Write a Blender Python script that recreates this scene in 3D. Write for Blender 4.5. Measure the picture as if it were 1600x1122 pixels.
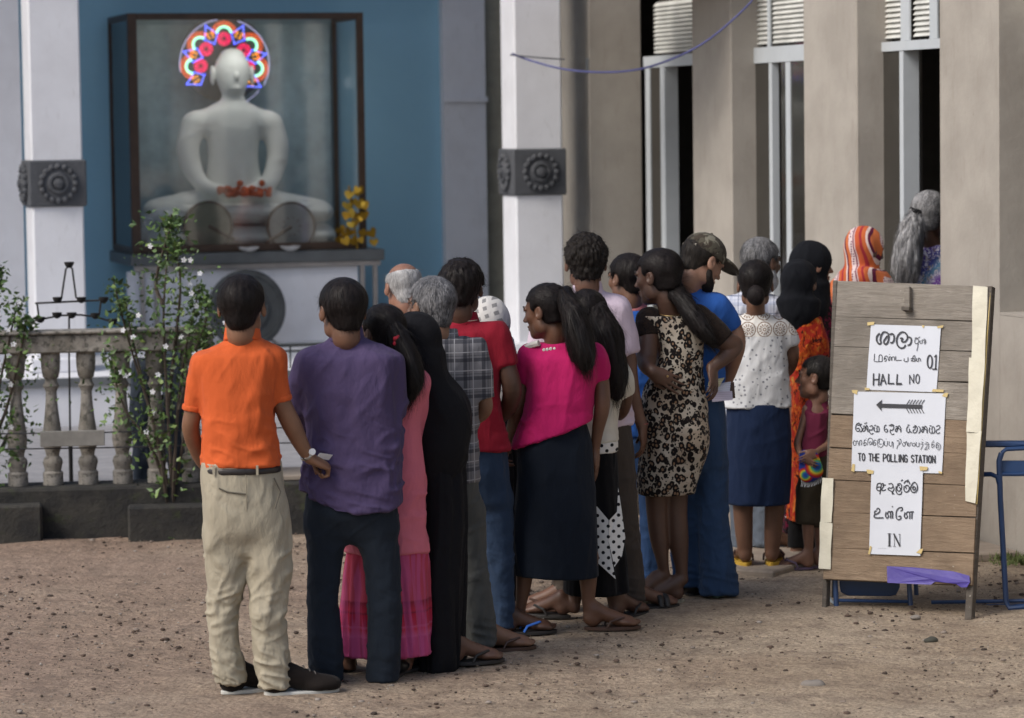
import bpy, bmesh, math, random
import numpy as np
from mathutils import Vector, Matrix, Euler
R = math.radians
rnd = random.Random(7)
for o in list(bpy.data.objects): bpy.data.objects.remove(o)
SC = bpy.context.scene
COL = SC.collection

# ---------------------------------------------------------------- camera
CAM_H = 2.25; FPX = 5000.0; PITCH = math.atan(371/5000.0); ROLL = 0.0135
_F = Vector((0, math.cos(PITCH), -math.sin(PITCH))); _R = Vector((1,0,0)); _U = Vector((0, math.sin(PITCH), math.cos(PITCH)))
cam_d = bpy.data.cameras.new('camera'); cam = bpy.data.objects.new('camera', cam_d); COL.objects.link(cam)
rx = (_R - ROLL*_U).normalized(); up = (_U + ROLL*_R).normalized()
m = Matrix((rx, up, -_F)).transposed().to_4x4(); m.translation = Vector((0,0,CAM_H))
cam.matrix_world = m
cam_d.sensor_width = 36; cam_d.lens = 36*FPX/1600; cam_d.clip_end = 2000
cam_d.dof.use_dof = True; cam_d.dof.focus_distance = 13.7; cam_d.dof.aperture_fstop = 3.6
SC.camera = cam
def ray(px, py):
    u, v = px-800, py-561
    u2, v2 = u - ROLL*v, v + ROLL*u
    return _R*u2 - _U*v2 + _F*FPX
def W(px, py, Y):
    d = ray(px, py); return Vector((0,0,CAM_H)) + d*(Y/d.y)
def G(px, py, z=0.0):
    d = ray(px, py); return Vector((0,0,CAM_H)) + d*((z-CAM_H)/d.z)

# ---------------------------------------------------------------- world, sun, exposure
world = bpy.data.worlds.new('World'); SC.world = world; world.use_nodes = True
nt = world.node_tree; nt.nodes.clear()
sky = nt.nodes.new('ShaderNodeTexSky'); sky.sky_type = 'NISHITA'; sky.sun_disc = False
SUN_EL, SUN_AZ = R(44), R(234)     # azimuth clockwise from +Y: behind the camera, to the left
sky.sun_elevation = SUN_EL; sky.sun_rotation = SUN_AZ; sky.air_density = 1.0; sky.dust_density = 3.0; sky.ozone_density = 1.0
bg = nt.nodes.new('ShaderNodeBackground'); bg.inputs[1].default_value = 0.105
wo = nt.nodes.new('ShaderNodeOutputWorld'); nt.links.new(sky.outputs[0], bg.inputs[0]); nt.links.new(bg.outputs[0], wo.inputs[0])
sd = bpy.data.lights.new('sun', 'SUN'); sun = bpy.data.objects.new('sun', sd); COL.objects.link(sun)
sd.energy = 1.5; sd.angle = R(26); sd.color = (1.0, .95, .88)
sv = Vector((math.sin(SUN_AZ)*math.cos(SUN_EL), math.cos(SUN_AZ)*math.cos(SUN_EL), math.sin(SUN_EL)))
sun.rotation_euler = sv.to_track_quat('Z', 'Y').to_euler()
SC.view_settings.view_transform = 'Standard'; SC.view_settings.look = 'None'
SC.view_settings.exposure = 0.58; SC.view_settings.gamma = 1.0; SC.view_settings.use_curve_mapping = False
SC.cycles.max_bounces = 6; SC.cycles.transparent_max_bounces = 8

# ---------------------------------------------------------------- objects
def tag(o, label=None, cat=None, group=None, kind=None):
    if label: o['label'] = label
    if cat: o['category'] = cat
    if group: o['group'] = group
    if kind: o['kind'] = kind
    return o
def empty(name, loc, label=None, cat=None, group=None, kind=None):
    o = bpy.data.objects.new(name, None); COL.objects.link(o); o.location = loc; o.empty_display_size = .1
    return tag(o, label, cat, group, kind)
def mesh_obj(name, V, F, mat, parent=None, smooth=True, loc=None):
    me = bpy.data.meshes.new(name)
    if isinstance(V, np.ndarray) and isinstance(F, np.ndarray):
        n = F.shape[1]
        me.vertices.add(len(V)); me.vertices.foreach_set('co', V.astype(np.float32).ravel())
        me.loops.add(F.size); me.loops.foreach_set('vertex_index', F.astype(np.int32).ravel())
        me.polygons.add(len(F)); me.polygons.foreach_set('loop_start', np.arange(0, F.size, n, dtype=np.int32))
        me.polygons.foreach_set('loop_total', np.full(len(F), n, dtype=np.int32))
        me.update(calc_edges=True)
    else:
        me.from_pydata([tuple(v) for v in V], [], F); me.update()
    if smooth: me.polygons.foreach_set('use_smooth', np.ones(len(me.polygons), dtype=bool))
    if mat is not None: me.materials.append(mat)
    o = bpy.data.objects.new(name, me); COL.objects.link(o)
    if parent is not None: o.parent = parent
    if loc is not None: o.location = loc
    return o
class MB:
    """collects simple shapes into one mesh"""
    def __init__(s): s.v = []; s.f = []
    def box(s, c, h, ax=None, taper=1.0):
        ax = ax or (Vector((1,0,0)), Vector((0,1,0)), Vector((0,0,1))); c = Vector(c); n = len(s.v)
        for sz in (-1,1):
            t = taper if sz > 0 else 1
            for sy in (-1,1):
                for sx in (-1,1): s.v.append(c + ax[0]*h[0]*sx*t + ax[1]*h[1]*sy*t + ax[2]*h[2]*sz)
        for q in ((0,2,3,1),(4,5,7,6),(0,1,5,4),(2,6,7,3),(0,4,6,2),(1,3,7,5)): s.f.append(tuple(n+i for i in q))
        return s
    def tube(s, pts, r, seg=8, caps=True, closed=False):
        pts = [Vector(p) for p in pts]; n0 = len(s.v); N = len(pts); rr = r if isinstance(r, (list, tuple)) else [r]*N
        prev = None
        for i, p in enumerate(pts):
            a = pts[(i-1) % N] if (i > 0 or closed) else p; b = pts[(i+1) % N] if (i < N-1 or closed) else p
            t = (b-a).normalized()
            if prev is None: nx = t.orthogonal().normalized()
            else: nx = (prev - t*prev.dot(t)); nx = nx.normalized() if nx.length > 1e-6 else t.orthogonal().normalized()
            prev = nx; ny = t.cross(nx)
            for k in range(seg):
                a2 = 2*math.pi*k/seg; s.v.append(p + nx*math.cos(a2)*rr[i] + ny*math.sin(a2)*rr[i])
        M = N if closed else N-1
        for i in range(M):
            for k in range(seg):
                a1 = n0+i*seg+k; a2 = n0+i*seg+(k+1) % seg; b = n0+((i+1) % N)*seg
                s.f.append((a1, a2, b+(k+1) % seg, b+k))
        if caps and not closed:
            s.f.append(tuple(n0+k for k in reversed(range(seg)))); s.f.append(tuple(n0+(N-1)*seg+k for k in range(seg)))
        return s
    def lathe(s, prof, c=(0,0,0), seg=20, ax=None, a0=0):
        c = Vector(c); n0 = len(s.v); ax = ax or (Vector((1,0,0)), Vector((0,1,0)), Vector((0,0,1)))
        for r, z in prof:
            for k in range(seg):
                a = 2*math.pi*k/seg+a0; s.v.append(c + ax[0]*r*math.cos(a) + ax[1]*r*math.sin(a) + ax[2]*z)
        for i in range(len(prof)-1):
            for k in range(seg):
                a1 = n0+i*seg+k; a2 = n0+i*seg+(k+1) % seg; s.f.append((a1, a2, a2+seg, a1+seg))
        s.f.append(tuple(n0+k for k in reversed(range(seg)))); s.f.append(tuple(n0+(len(prof)-1)*seg+k for k in range(seg)))
        return s
    def ball(s, c, r, seg=8, rings=5):
        prof = [(max(1e-4, r*math.sin(math.pi*i/rings)), -r*math.cos(math.pi*i/rings)) for i in range(rings+1)]
        return s.lathe(prof, c, seg)
    def prism(s, poly, ext):
        """poly: list of 3d points, ext: extrusion vector"""
        n = len(s.v); k = len(poly); ext = Vector(ext)
        s.v += [Vector(p) for p in poly] + [Vector(p)+ext for p in poly]
        s.f.append(tuple(n+i for i in range(k))); s.f.append(tuple(n+k+i for i in reversed(range(k))))
        for i in range(k): s.f.append((n+i, n+k+i, n+k+(i+1) % k, n+(i+1) % k))
        return s
    def build(s, name, mat, parent=None, smooth=False, bevel=0, loc=None):
        o = mesh_obj(name, s.v, s.f, mat, parent, smooth, loc)
        if parent is not None and parent.name and loc is None and parent.get('_abs'): pass
        if bevel:
            bm = bmesh.new(); bm.from_mesh(o.data); bmesh.ops.recalc_face_normals(bm, faces=bm.faces)
            bmesh.ops.bevel(bm, geom=[e for e in bm.edges if e.is_manifold and e.calc_face_angle(0) > .5], offset=bevel, segments=1, affect='EDGES')
            bm.to_mesh(o.data); bm.free()
        else:
            bm = bmesh.new(); bm.from_mesh(o.data); bmesh.ops.recalc_face_normals(bm, faces=bm.faces); bm.to_mesh(o.data); bm.free()
        if smooth:
            o.data.polygons.foreach_set('use_smooth', np.ones(len(o.data.polygons), dtype=bool))
            try: o.data.set_sharp_from_angle(angle=R(40))
            except Exception: pass
        return o

# ---------------------------------------------------------------- materials
class NT:
    def __init__(s, name):
        s.m = bpy.data.materials.new(name); s.m.use_nodes = True; s.t = s.m.node_tree; s.t.nodes.clear()
        s.out = s.n('ShaderNodeOutputMaterial'); s.b = s.n('ShaderNodeBsdfPrincipled'); s.l(s.b.outputs[0], s.out.inputs[0])
        s.tc = s.n('ShaderNodeTexCoord'); s.co = s.tc.outputs['Object']
    def n(s, t, **kw):
        n = s.t.nodes.new(t)
        for k, v in kw.items(): setattr(n, k, v)
        return n
    def l(s, a, b): s.t.links.new(a, b)
    def i(s, n, k, v):
        if hasattr(v, 'links') or isinstance(v, bpy.types.NodeSocket): s.l(v, n.inputs[k])
        else: n.inputs[k].default_value = v
    def mapping(s, scale=(1,1,1), rot=(0,0,0), loc=(0,0,0), co=None):
        n = s.n('ShaderNodeMapping'); s.l(co or s.co, n.inputs[0]); n.inputs[1].default_value = loc; n.inputs[2].default_value = rot; n.inputs[3].default_value = scale
        return n.outputs[0]
    def noise(s, scale, detail=3, rough=.55, co=None, dist=0, out=0):
        n = s.n('ShaderNodeTexNoise'); s.l(co or s.co, n.inputs['Vector']); n.inputs['Scale'].default_value = scale
        n.inputs['Detail'].default_value = detail; n.inputs['Roughness'].default_value = rough; n.inputs['Distortion'].default_value = dist
        return n.outputs[out]
    def ridge(s, scale, co=None, detail=2):
        n = s.n('ShaderNodeTexNoise'); n.noise_type = 'RIDGED_MULTIFRACTAL'; s.l(co or s.co, n.inputs['Vector']); n.inputs['Scale'].default_value = scale
        n.inputs['Detail'].default_value = detail; n.inputs['Roughness'].default_value = .45; n.inputs['Distortion'].default_value = .6
        return n.outputs[0]
    def voro(s, scale, co=None, feature='F1', rand=1.0, out=0):
        n = s.n('ShaderNodeTexVoronoi'); n.feature = feature; s.l(co or s.co, n.inputs['Vector']); n.inputs['Scale'].default_value = scale
        n.inputs['Randomness'].default_value = rand; return n.outputs[out]
    def ramp(s, fac, stops, interp='LINEAR'):
        n = s.n('ShaderNodeValToRGB'); s.l(fac, n.inputs[0]); r = n.color_ramp; r.interpolation = interp
        while len(r.elements) > 1: r.elements.remove(r.elements[-1])
        for i, (p, c) in enumerate(stops):
            if not isinstance(c, (tuple, list)): c = (c, c, c)
            e = r.elements[0] if i == 0 else r.elements.new(p)
            e.position = p; e.color = (*c, 1)
        return n.outputs[0]
    def mix(s, fac, a, b, mode='MIX'):
        n = s.n('ShaderNodeMix', data_type='RGBA', blend_type=mode)
        for k, v in ((0, fac), (6, a), (7, b)):
            if isinstance(v, bpy.types.NodeSocket): s.l(v, n.inputs[k])
            else: n.inputs[k].default_value = (*v, 1) if isinstance(v, (tuple, list)) and len(v) == 3 else v
        return n.outputs[2]
    def math(s, op, a, b=0.0, c=0.0):
        n = s.n('ShaderNodeMath', operation=op)
        for k, v in enumerate((a, b, c)):
            if isinstance(v, bpy.types.NodeSocket): s.l(v, n.inputs[k])
            else: n.inputs[k].default_value = v
        return n.outputs[0]
    def xyz(s, co=None):
        n = s.n('ShaderNodeSeparateXYZ'); s.l(co or s.co, n.inputs[0]); return n.outputs
    def col(s, v):
        if isinstance(v, bpy.types.NodeSocket): s.l(v, s.b.inputs['Base Color'])
        else: s.b.inputs['Base Color'].default_value = (*v, 1)
        return s
    def rough(s, v): s.i(s.b, 'Roughness', v); return s
    def bump(s, h, dist=.002, strength=1.0):
        n = s.n('ShaderNodeBump'); n.inputs['Strength'].default_value = strength; n.inputs['Distance'].default_value = dist; s.l(h, n.inputs['Height'])
        if s.b.inputs['Normal'].links: s.l(s.b.inputs['Normal'].links[0].from_socket, n.inputs['Normal'])
        s.l(n.outputs[0], s.b.inputs['Normal']); return s
_mc = {}
def cached(f):
    def g(*a, **k):
        key = (f.__name__, str(a), str(sorted(k.items())))
        if key not in _mc: _mc[key] = f(*a, **k)
        return _mc[key]
    return g
def sc3(c, f): return tuple(min(1, x*f) for x in c)
@cached
def plain(name, c, rough=.6, metal=0, var=.15, scale=8, bump=0.0, bscale=60, spec=.5, emit=0):
    t = NT(name); f = t.noise(scale, 4, .6)
    t.col(t.mix(t.ramp(f, [(.3, 0), (.7, 1)]), sc3(c, 1-var), sc3(c, 1+var))); t.rough(rough)
    t.b.inputs['Metallic'].default_value = metal; t.b.inputs['Specular IOR Level'].default_value = spec
    if bump: t.bump(t.noise(bscale, 4), bump)
    if emit:
        t.b.inputs['Emission Color'].default_value = (*c, 1); t.b.inputs['Emission Strength'].default_value = emit
    return t.m
@cached
def cloth(name, c, var=.1, rough=.88, weave=500, fold=.004, fscale=22, sheen=.15):
    t = NT(name)
    t.col(t.mix(t.noise(6, 3), sc3(c, 1-var), sc3(c, 1+var))); t.rough(rough); cloth_fin(t, weave, fold, fscale, sheen); return t.m
def cloth_fin(t, weave=500, fold=.004, fscale=22, sheen=.15):
    t.rough(.88); t.b.inputs['Specular IOR Level'].default_value = .12; t.b.inputs['Sheen Weight'].default_value = sheen*.3; t.b.inputs['Sheen Roughness'].default_value = .5
    t.bump(t.noise(fscale, 3, .5, co=t.mapping((1,1,.45), rot=(0, .5, .3)), dist=.8), fold)
    t.bump(t.noise(fscale*2.7, 2, .5, co=t.mapping((1,1,.5), rot=(.3, -.7, .3)), dist=.5), fold*.4)
    t.bump(t.ridge(fscale*.45, co=t.mapping((1,1,.5), rot=(.2, .9, .1))), fold*3.0)
    t.bump(t.ridge(fscale*.8, co=t.mapping((1,1,.5), rot=(.5, -.8, .1))), fold*1.4)
    t.bump(t.noise(weave, 2), .0004)
@cached
def skin_mat(name, c):
    t = NT(name); f = t.noise(14, 4, .6)
    cc = t.mix(t.ramp(f, [(.3, 0), (.75, 1)]), sc3(c, .82), sc3(c, 1.15)); cc = t.mix(t.math('MULTIPLY', t.noise(60, 2), .25), cc, (c[0]*1.1, c[1]*.8, c[2]*.75))
    t.col(cc); t.rough(.48); t.b.inputs['Subsurface Weight'].default_value = .08; t.b.inputs['Subsurface Radius'].default_value = (.012, .005, .003); t.b.inputs['Subsurface Scale'].default_value = 1.0
    t.b.inputs['Specular IOR Level'].default_value = .45
    t.bump(t.noise(260, 3), .0006); return t.m
@cached
def hair_mat(name, c, c2=None, rough=.42, strand=220):
    t = NT(name); c2 = c2 or sc3(c, 1.8); f = t.noise(strand, 3, .6, co=t.mapping((1,1,.12)))
    g = t.noise(9, 3); t.col(t.mix(t.ramp(t.math('ADD', t.math('MULTIPLY', f, .7), t.math('MULTIPLY', g, .4)), [(.42, 0), (.68, 1)]), c, c2)); t.rough(rough)
    t.b.inputs['Specular IOR Level'].default_value = .07
    t.bump(f, .0012); return t.m

# ---------------------------------------------------------------- numpy noise
_ns = np.random.RandomState(3); _T = _ns.rand(64, 64, 64).astype(np.float32)
def vnoise(P):
    P = np.asarray(P, dtype=np.float64); i = np.floor(P).astype(np.int64); f = P-i; f = f*f*(3-2*f); i &= 63; j = (i+1) & 63
    x0, y0, z0 = i.T; x1, y1, z1 = j.T; fx, fy, fz = f.T
    c00 = _T[x0,y0,z0]*(1-fx)+_T[x1,y0,z0]*fx; c10 = _T[x0,y1,z0]*(1-fx)+_T[x1,y1,z0]*fx
    c01 = _T[x0,y0,z1]*(1-fx)+_T[x1,y0,z1]*fx; c11 = _T[x0,y1,z1]*(1-fx)+_T[x1,y1,z1]*fx
    return (c00*(1-fy)+c10*fy)*(1-fz) + (c01*(1-fy)+c11*fy)*fz
def vnormals(V, F):
    a = V[F[:,2]]-V[F[:,0]]; b = V[F[:,3]]-V[F[:,1]]; n = np.cross(a, b); N = np.zeros_like(V)
    for k in range(4):
        for ax in range(3): N[:,ax] += np.bincount(F[:,k], n[:,ax], len(V))
    return N/(np.linalg.norm(N, axis=1, keepdims=True)+1e-12)

# ---------------------------------------------------------------- signed distance modelling
def nv(v): return np.array(v, dtype=np.float32)
def catmull(P, n=4):
    P = np.array(P, dtype=float)
    if len(P) < 3: 
        t = np.linspace(0, 1, n+1)[:,None]; return P[0]*(1-t)+P[-1]*t
    Q = np.vstack([2*P[0]-P[1], P, 2*P[-1]-P[-2]]); out = []
    for i in range(1, len(Q)-2):
        for k in range(n):
            t = k/n; a, b, c, d = Q[i-1:i+3]
            out.append(.5*((2*b)+(-a+c)*t+(2*a-5*b+4*c-d)*t*t+(-a+3*b-3*c+d)*t**3))
    out.append(P[-1]); return np.array(out)
class SDF:
    def __init__(s, h=.008, k=.02): s.h = h; s.k = k; s.p = []
    def add(s, fn, lo, hi, k=None, op='u'): s.p.append((fn, np.array(lo, float), np.array(hi, float), s.k if k is None else k, op)); return s
    def ell(s, c, r, M=None, k=None, op='u'):
        c = nv(c); r = nv(r); M = np.eye(3, dtype=np.float32) if M is None else nv(M)   # columns = axes
        def fn(X, Y, Z):
            x, y, z = X-c[0], Y-c[1], Z-c[2]
            u = (x*M[0,0]+y*M[1,0]+z*M[2,0]); v = (x*M[0,1]+y*M[1,1]+z*M[2,1]); w = (x*M[0,2]+y*M[1,2]+z*M[2,2])
            k0 = np.sqrt((u/r[0])**2+(v/r[1])**2+(w/r[2])**2)+1e-9; k1 = np.sqrt((u/r[0]**2)**2+(v/r[1]**2)**2+(w/r[2]**2)**2)+1e-6
            return k0*(k0-1)/k1
        e = np.sqrt(((M*r)**2).sum(1)); return s.add(fn, c-e, c+e, k, op)
    def limb(s, pts, k=None, op='u', n=4, cut0=False, cut1=False, flat=None, raw=False, grow=0, cutd0=None, cutd1=None):
        """pts: rows of x,y,z,r ; flat=(axis, factor) squashes the section along axis"""
        Q = np.array(pts, float) if raw else catmull(pts, n); Q = Q.astype(np.float32).copy(); Q[:,3] += grow
        def nrm(v): return v/(np.linalg.norm(v)+1e-9)
        d0 = nv(nrm(np.array(cutd0, float))) if cutd0 is not None else nrm(Q[0,:3]-Q[1,:3]); d1 = nv(nrm(np.array(cutd1, float))) if cutd1 is not None else nrm(Q[-1,:3]-Q[-2,:3])
        if flat: fa = nv(nrm(np.array(flat[0], float))); fs = flat[1]
        def fn(X, Y, Z):
            D = None
            for i in range(len(Q)-1):
                a, b = Q[i], Q[i+1]; ab = b[:3]-a[:3]; L = float(ab@ab)+1e-12
                x, y, z = X-a[0], Y-a[1], Z-a[2]
                t = np.clip((x*ab[0]+y*ab[1]+z*ab[2])/L, 0, 1)
                x = x-t*ab[0]; y = y-t*ab[1]; z = z-t*ab[2]
                if flat:
                    q = (x*fa[0]+y*fa[1]+z*fa[2])*(1/fs-1); x = x+q*fa[0]; y = y+q*fa[1]; z = z+q*fa[2]
                d = np.sqrt(x*x+y*y+z*z)-(a[3]+t*(b[3]-a[3]))
                if flat: d = d*fs**.5
                D = d if D is None else np.minimum(D, d)
            if cut0: D = np.maximum(D, (X-Q[0,0])*d0[0]+(Y-Q[0,1])*d0[1]+(Z-Q[0,2])*d0[2])
            if cut1: D = np.maximum(D, (X-Q[-1,0])*d1[0]+(Y-Q[-1,1])*d1[1]+(Z-Q[-1,2])*d1[2])
            return D
        r = Q[:,3:4]; return s.add(fn, (Q[:,:3]-r).min(0), (Q[:,:3]+r).max(0), k, op)
    def stack(s, rows, yaw=0, n=2.3, k=None, op='u', sub=6, lob=None, grow=0):
        """rows: z,cx,cy,a,b (any order of z)  section = superellipse turned by yaw"""
        Q = catmull(sorted(rows, key=lambda r: r[0]), sub); z = Q[:,0]; Q[:,3:] += grow
        o = np.argsort(z, kind='stable'); Q = Q[o]; z = Q[:,0]; c, sn = math.cos(yaw), math.sin(yaw)
        def fn(X, Y, Z):
            zz = np.broadcast_to(Z, (1,1,Z.size)).ravel() if Z.ndim == 3 and Z.shape[0] == 1 else None
            g = lambda j: np.interp(Z, z, Q[:,j]).astype(np.float32)
            cx, cy, a, b = g(1), g(2), g(3), g(4)
            x = X-cx; y = Y-cy; u = x*c+y*sn; v = -x*sn+y*c
            d = ((np.abs(u/a)**n+np.abs(v/b)**n)**(1/n)-1)*np.minimum(a, b)
            if lob: d = d + lob(np.arctan2(v/b, u/a), Z)
            return np.maximum(d, np.maximum(Z-z[-1], z[0]-Z))
        e = np.maximum(Q[:,3], Q[:,4]).max()*1.05+.01
        return s.add(fn, (Q[:,1].min()-e, Q[:,2].min()-e, z[0]), (Q[:,1].max()+e, Q[:,2].max()+e, z[-1]), k, op)
    def plane(s, p, n):
        """cut away everything on the +n side"""
        p = nv(p); n = np.array(n, float); n = nv(n/np.linalg.norm(n))
        return s.add(lambda X, Y, Z: (X-p[0])*n[0]+(Y-p[1])*n[1]+(Z-p[2])*n[2], (-9,-9,-9), (9,9,9), 0, 'i')
    def func(s, fn, op='i', k=0): return s.add(fn, (-9,-9,-9), (9,9,9), k, op)
    def field(s):
        h = s.h; U = [p for p in s.p if p[4] == 'u']
        lo = np.min([p[1] for p in U], 0)-3*h-.008; hi = np.max([p[2] for p in U], 0)+3*h+.008
        n = np.ceil((hi-lo)/h).astype(int)+1; ax = [(lo[i]+h*np.arange(n[i])).astype(np.float32) for i in range(3)]
        D = np.full(tuple(n), .5, dtype=np.float32)
        for fn, plo, phi, k, op in s.p:
            m = k+2*h; a = np.clip(np.floor((plo-m-lo)/h).astype(int), 0, n); b = np.clip(np.ceil((phi+m-lo)/h).astype(int)+1, 0, n)
            if np.any(b <= a): continue
            sl = tuple(slice(a[i], b[i]) for i in range(3))
            d = fn(ax[0][sl[0],None,None], ax[1][None,sl[1],None], ax[2][None,None,sl[2]]); e = D[sl]
            if op != 'u': d = np.broadcast_to(d, e.shape)
            if op == 'u':
                if k > 0: hh = np.maximum(k-np.abs(d-e), 0)/k; D[sl] = np.minimum(d, e)-hh*hh*k*.25
                else: D[sl] = np.minimum(d, e)
            else:
                dd = -d if op == 's' else d
                if k > 0: hh = np.maximum(k-np.abs(dd-e), 0)/k; D[sl] = np.maximum(dd, e)+hh*hh*k*.25
                else: D[sl] = np.maximum(dd, e)
        return D, lo, h
    def mesh(s, disp=None, smooth=1):
        D, lo, h = s.field(); n = D.shape; S = D < 0
        cnt = np.zeros(tuple(x-1 for x in n), dtype=np.uint8)
        for a in (0,1):
            for b in (0,1):
                for c in (0,1): cnt += S[a:n[0]-1+a, b:n[1]-1+b, c:n[2]-1+c]
        act = (cnt > 0) & (cnt < 8); idx = np.argwhere(act)
        if len(idx) == 0: return np.zeros((0,3)), np.zeros((0,4), int)
        lut = np.full(act.shape, -1, dtype=np.int64); lut[act] = np.arange(len(idx))
        acc = np.zeros((len(idx), 3)); w = np.zeros(len(idx)); I = idx.T
        cor = [(a,b,c) for a in (0,1) for b in (0,1) for c in (0,1)]
        for p in range(8):
            for q in range(p+1, 8):
                d = np.array(cor[q])-np.array(cor[p])
                if np.abs(d).sum() != 1: continue
                P = cor[p]; Q = cor[q]
                d0 = D[I[0]+P[0], I[1]+P[1], I[2]+P[2]]; d1 = D[I[0]+Q[0], I[1]+Q[1], I[2]+Q[2]]; m = (d0 < 0) != (d1 < 0)
                t = np.where(m, d0/np.where(d0 == d1, 1, d0-d1), 0)
                acc[m] += np.array(P)+t[m,None]*d; w[m] += 1
        V = lo+h*(idx+acc/w[:,None]); F = []
        for ax in range(3):
            o1, o2 = [(1,2), (2,0), (0,1)][ax]
            A = [slice(None)]*3; B = [slice(None)]*3; A[ax] = slice(0, n[ax]-1); B[ax] = slice(1, n[ax])
            for o in (o1, o2): A[o] = slice(1, n[o]-1); B[o] = slice(1, n[o]-1)
            s0 = S[tuple(A)]; s1 = S[tuple(B)]; e = np.argwhere(s0 != s1)
            if not len(e): continue
            fl = s0[tuple(e.T)]; c = e.copy(); c[:,o1] += 1; c[:,o2] += 1
            def at(a, b):
                x = c.copy(); x[:,o1] += a; x[:,o2] += b; return lut[tuple(x.T)]
            q = np.stack([at(-1,-1), at(0,-1), at(0,0), at(-1,0)], 1); q[~fl] = q[~fl][:,::-1]; F.append(q)
        F = np.vstack(F); F = F[(F >= 0).all(1)]
        for _ in range(smooth):
            A = np.zeros_like(V); c = np.zeros(len(V))
            for k in range(4):
                nb = V[F[:,(k+1) % 4]]+V[F[:,(k-1) % 4]]
                for x in range(3): A[:,x] += np.bincount(F[:,k], nb[:,x], len(V))
                c += np.bincount(F[:,k], minlength=len(V))*2
            V = V*.4+.6*A/np.maximum(c, 1)[:,None]
        if disp is not None:
            N = vnormals(V, F); V = V+N*disp(V, N)[:,None]
        return V, F
def join(parts):
    V = []; F = []; o = 0
    for v, f in parts:
        if len(v): V.append(v); F.append(f+o); o += len(v)
    return np.vstack(V), np.vstack(F)

def basis(d):
    d = np.array(d, float); d /= np.linalg.norm(d); a = np.array([0,0,1.]) if abs(d[2]) < .8 else np.array([1.,0,0])
    u = np.cross(d, a); u /= np.linalg.norm(u); return d, u, np.cross(d, u)
def folds(P, d, freq=9, stretch=4, amp=.006, width=.2, seed=0.0, warp=.35):
    d, u, w = basis(d); q = np.stack([P@d*freq/stretch, P@u*freq, P@w*freq], 1)+seed*7.13
    q = q+warp*np.stack([vnoise(P*5+seed), vnoise(P*5+31+seed), vnoise(P*5+57+seed)], 1)*2
    n = vnoise(q)*2-1; return amp*(np.exp(-(n/width)**2)-.3)
def band(z, a, b, s=.05):
    return 1/(1+np.exp(-(z-a)/s*2.2))*1/(1+np.exp((z-b)/s*2.2))
# ================================================================ setting
class Thing:
    """an Empty at the base of a thing; parts are given in world coordinates"""
    def __init__(s, name, loc, label, cat, group=None, kind=None): s.r = empty(name, Vector(loc), label, cat, group, kind); s.o = Vector(loc)
    def add(s, mb, name, mat, parent=None, smooth=False, bevel=0, kind=None, label=None):
        mb.v = [Vector(v)-s.o for v in mb.v]; o = mb.build(name, mat, parent or s.r, smooth, bevel)
        if kind: o['kind'] = kind
        if label: o['label'] = label
        return o
    def dup(s, o, off, parent=None):
        c = o.copy(); COL.objects.link(c); c.parent = parent or s.r; c.location = Vector(off); return c
Z3 = Vector((0,0,1)); AL = math.atan(.285); UU = Vector((math.cos(AL), math.sin(AL), 0)); VV = Vector((-math.sin(AL), math.cos(AL), 0)); NN = -VV
FR = (UU, VV, Z3)
# ground: one sheet, dense near the camera's view
def gh(x, y): return None
xs = np.concatenate([[-300,-80,-20], np.arange(-6, 7.01, .05), [20,80,300]]); ys_ = np.concatenate([[-100,-20,4], np.arange(10, 21.01, .05), [24,60,400]])
XX, YY = np.meshgrid(xs, ys_, indexing='ij'); P2 = np.stack([XX.ravel(), YY.ravel(), np.zeros(XX.size)], 1)
hz = .022*(vnoise(P2*np.array([1.6,1.1,1]))-.5)+.012*(vnoise(P2*np.array([5,4,1])+9)-.5)+.008*(vnoise(P2*np.array([14,12,1])+5)-.5)-.006
near = ((P2[:,0] > -5.9) & (P2[:,0] < 6.9) & (P2[:,1] > 10.1) & (P2[:,1] < 20.9)); P2[:,2] = np.where(near, hz, -.004)
nx_, ny_ = XX.shape; ii = np.arange(nx_*ny_).reshape(nx_, ny_)
Fg = np.stack([ii[:-1,:-1].ravel(), ii[1:,:-1].ravel(), ii[1:,1:].ravel(), ii[:-1,1:].ravel()], 1)
t = NT('packed_earth'); X, Y, Z = t.xyz(); big = t.noise(.9, 4, .6); mid = t.noise(5, 4, .65); fine = t.noise(55, 5, .7); gr = t.voro(95); gr2 = t.noise(160, 3, .7)
red = t.ramp(t.math('ADD', t.math('MULTIPLY', X, -.16), t.math('MULTIPLY', t.noise(.6, 3), .9)), [(.35, 0), (.85, 1)])
c_ = t.mix(t.ramp(big, [(.42, 0), (.58, 1)]), (.64,.525,.395), (.53,.42,.305)); c_ = t.mix(t.math('MULTIPLY', red, .75), c_, (.46,.32,.245))
c_ = t.mix(t.ramp(mid, [(.45, 0), (.66, .55)]), c_, (.21,.16,.125)); c_ = t.mix(t.ramp(fine, [(.42, .0), (.62, .6)]), c_, (.17,.13,.105))
c_ = t.mix(t.ramp(gr, [(.0, .55), (.22, 0)]), c_, (.11,.08,.06)); c_ = t.mix(t.ramp(gr2, [(.60, 0), (.72, .5)]), c_, (.50,.44,.37))
t.col(c_); t.rough(.95); t.b.inputs['Specular IOR Level'].default_value = .2; t.bump(fine, .02); t.bump(gr2, .008); t.bump(t.noise(18, 4, .6), .03)
g_ = mesh_obj('ground', P2, Fg, t.m); tag(g_, kind='structure')
def gz(x, y): return 0.0
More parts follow.
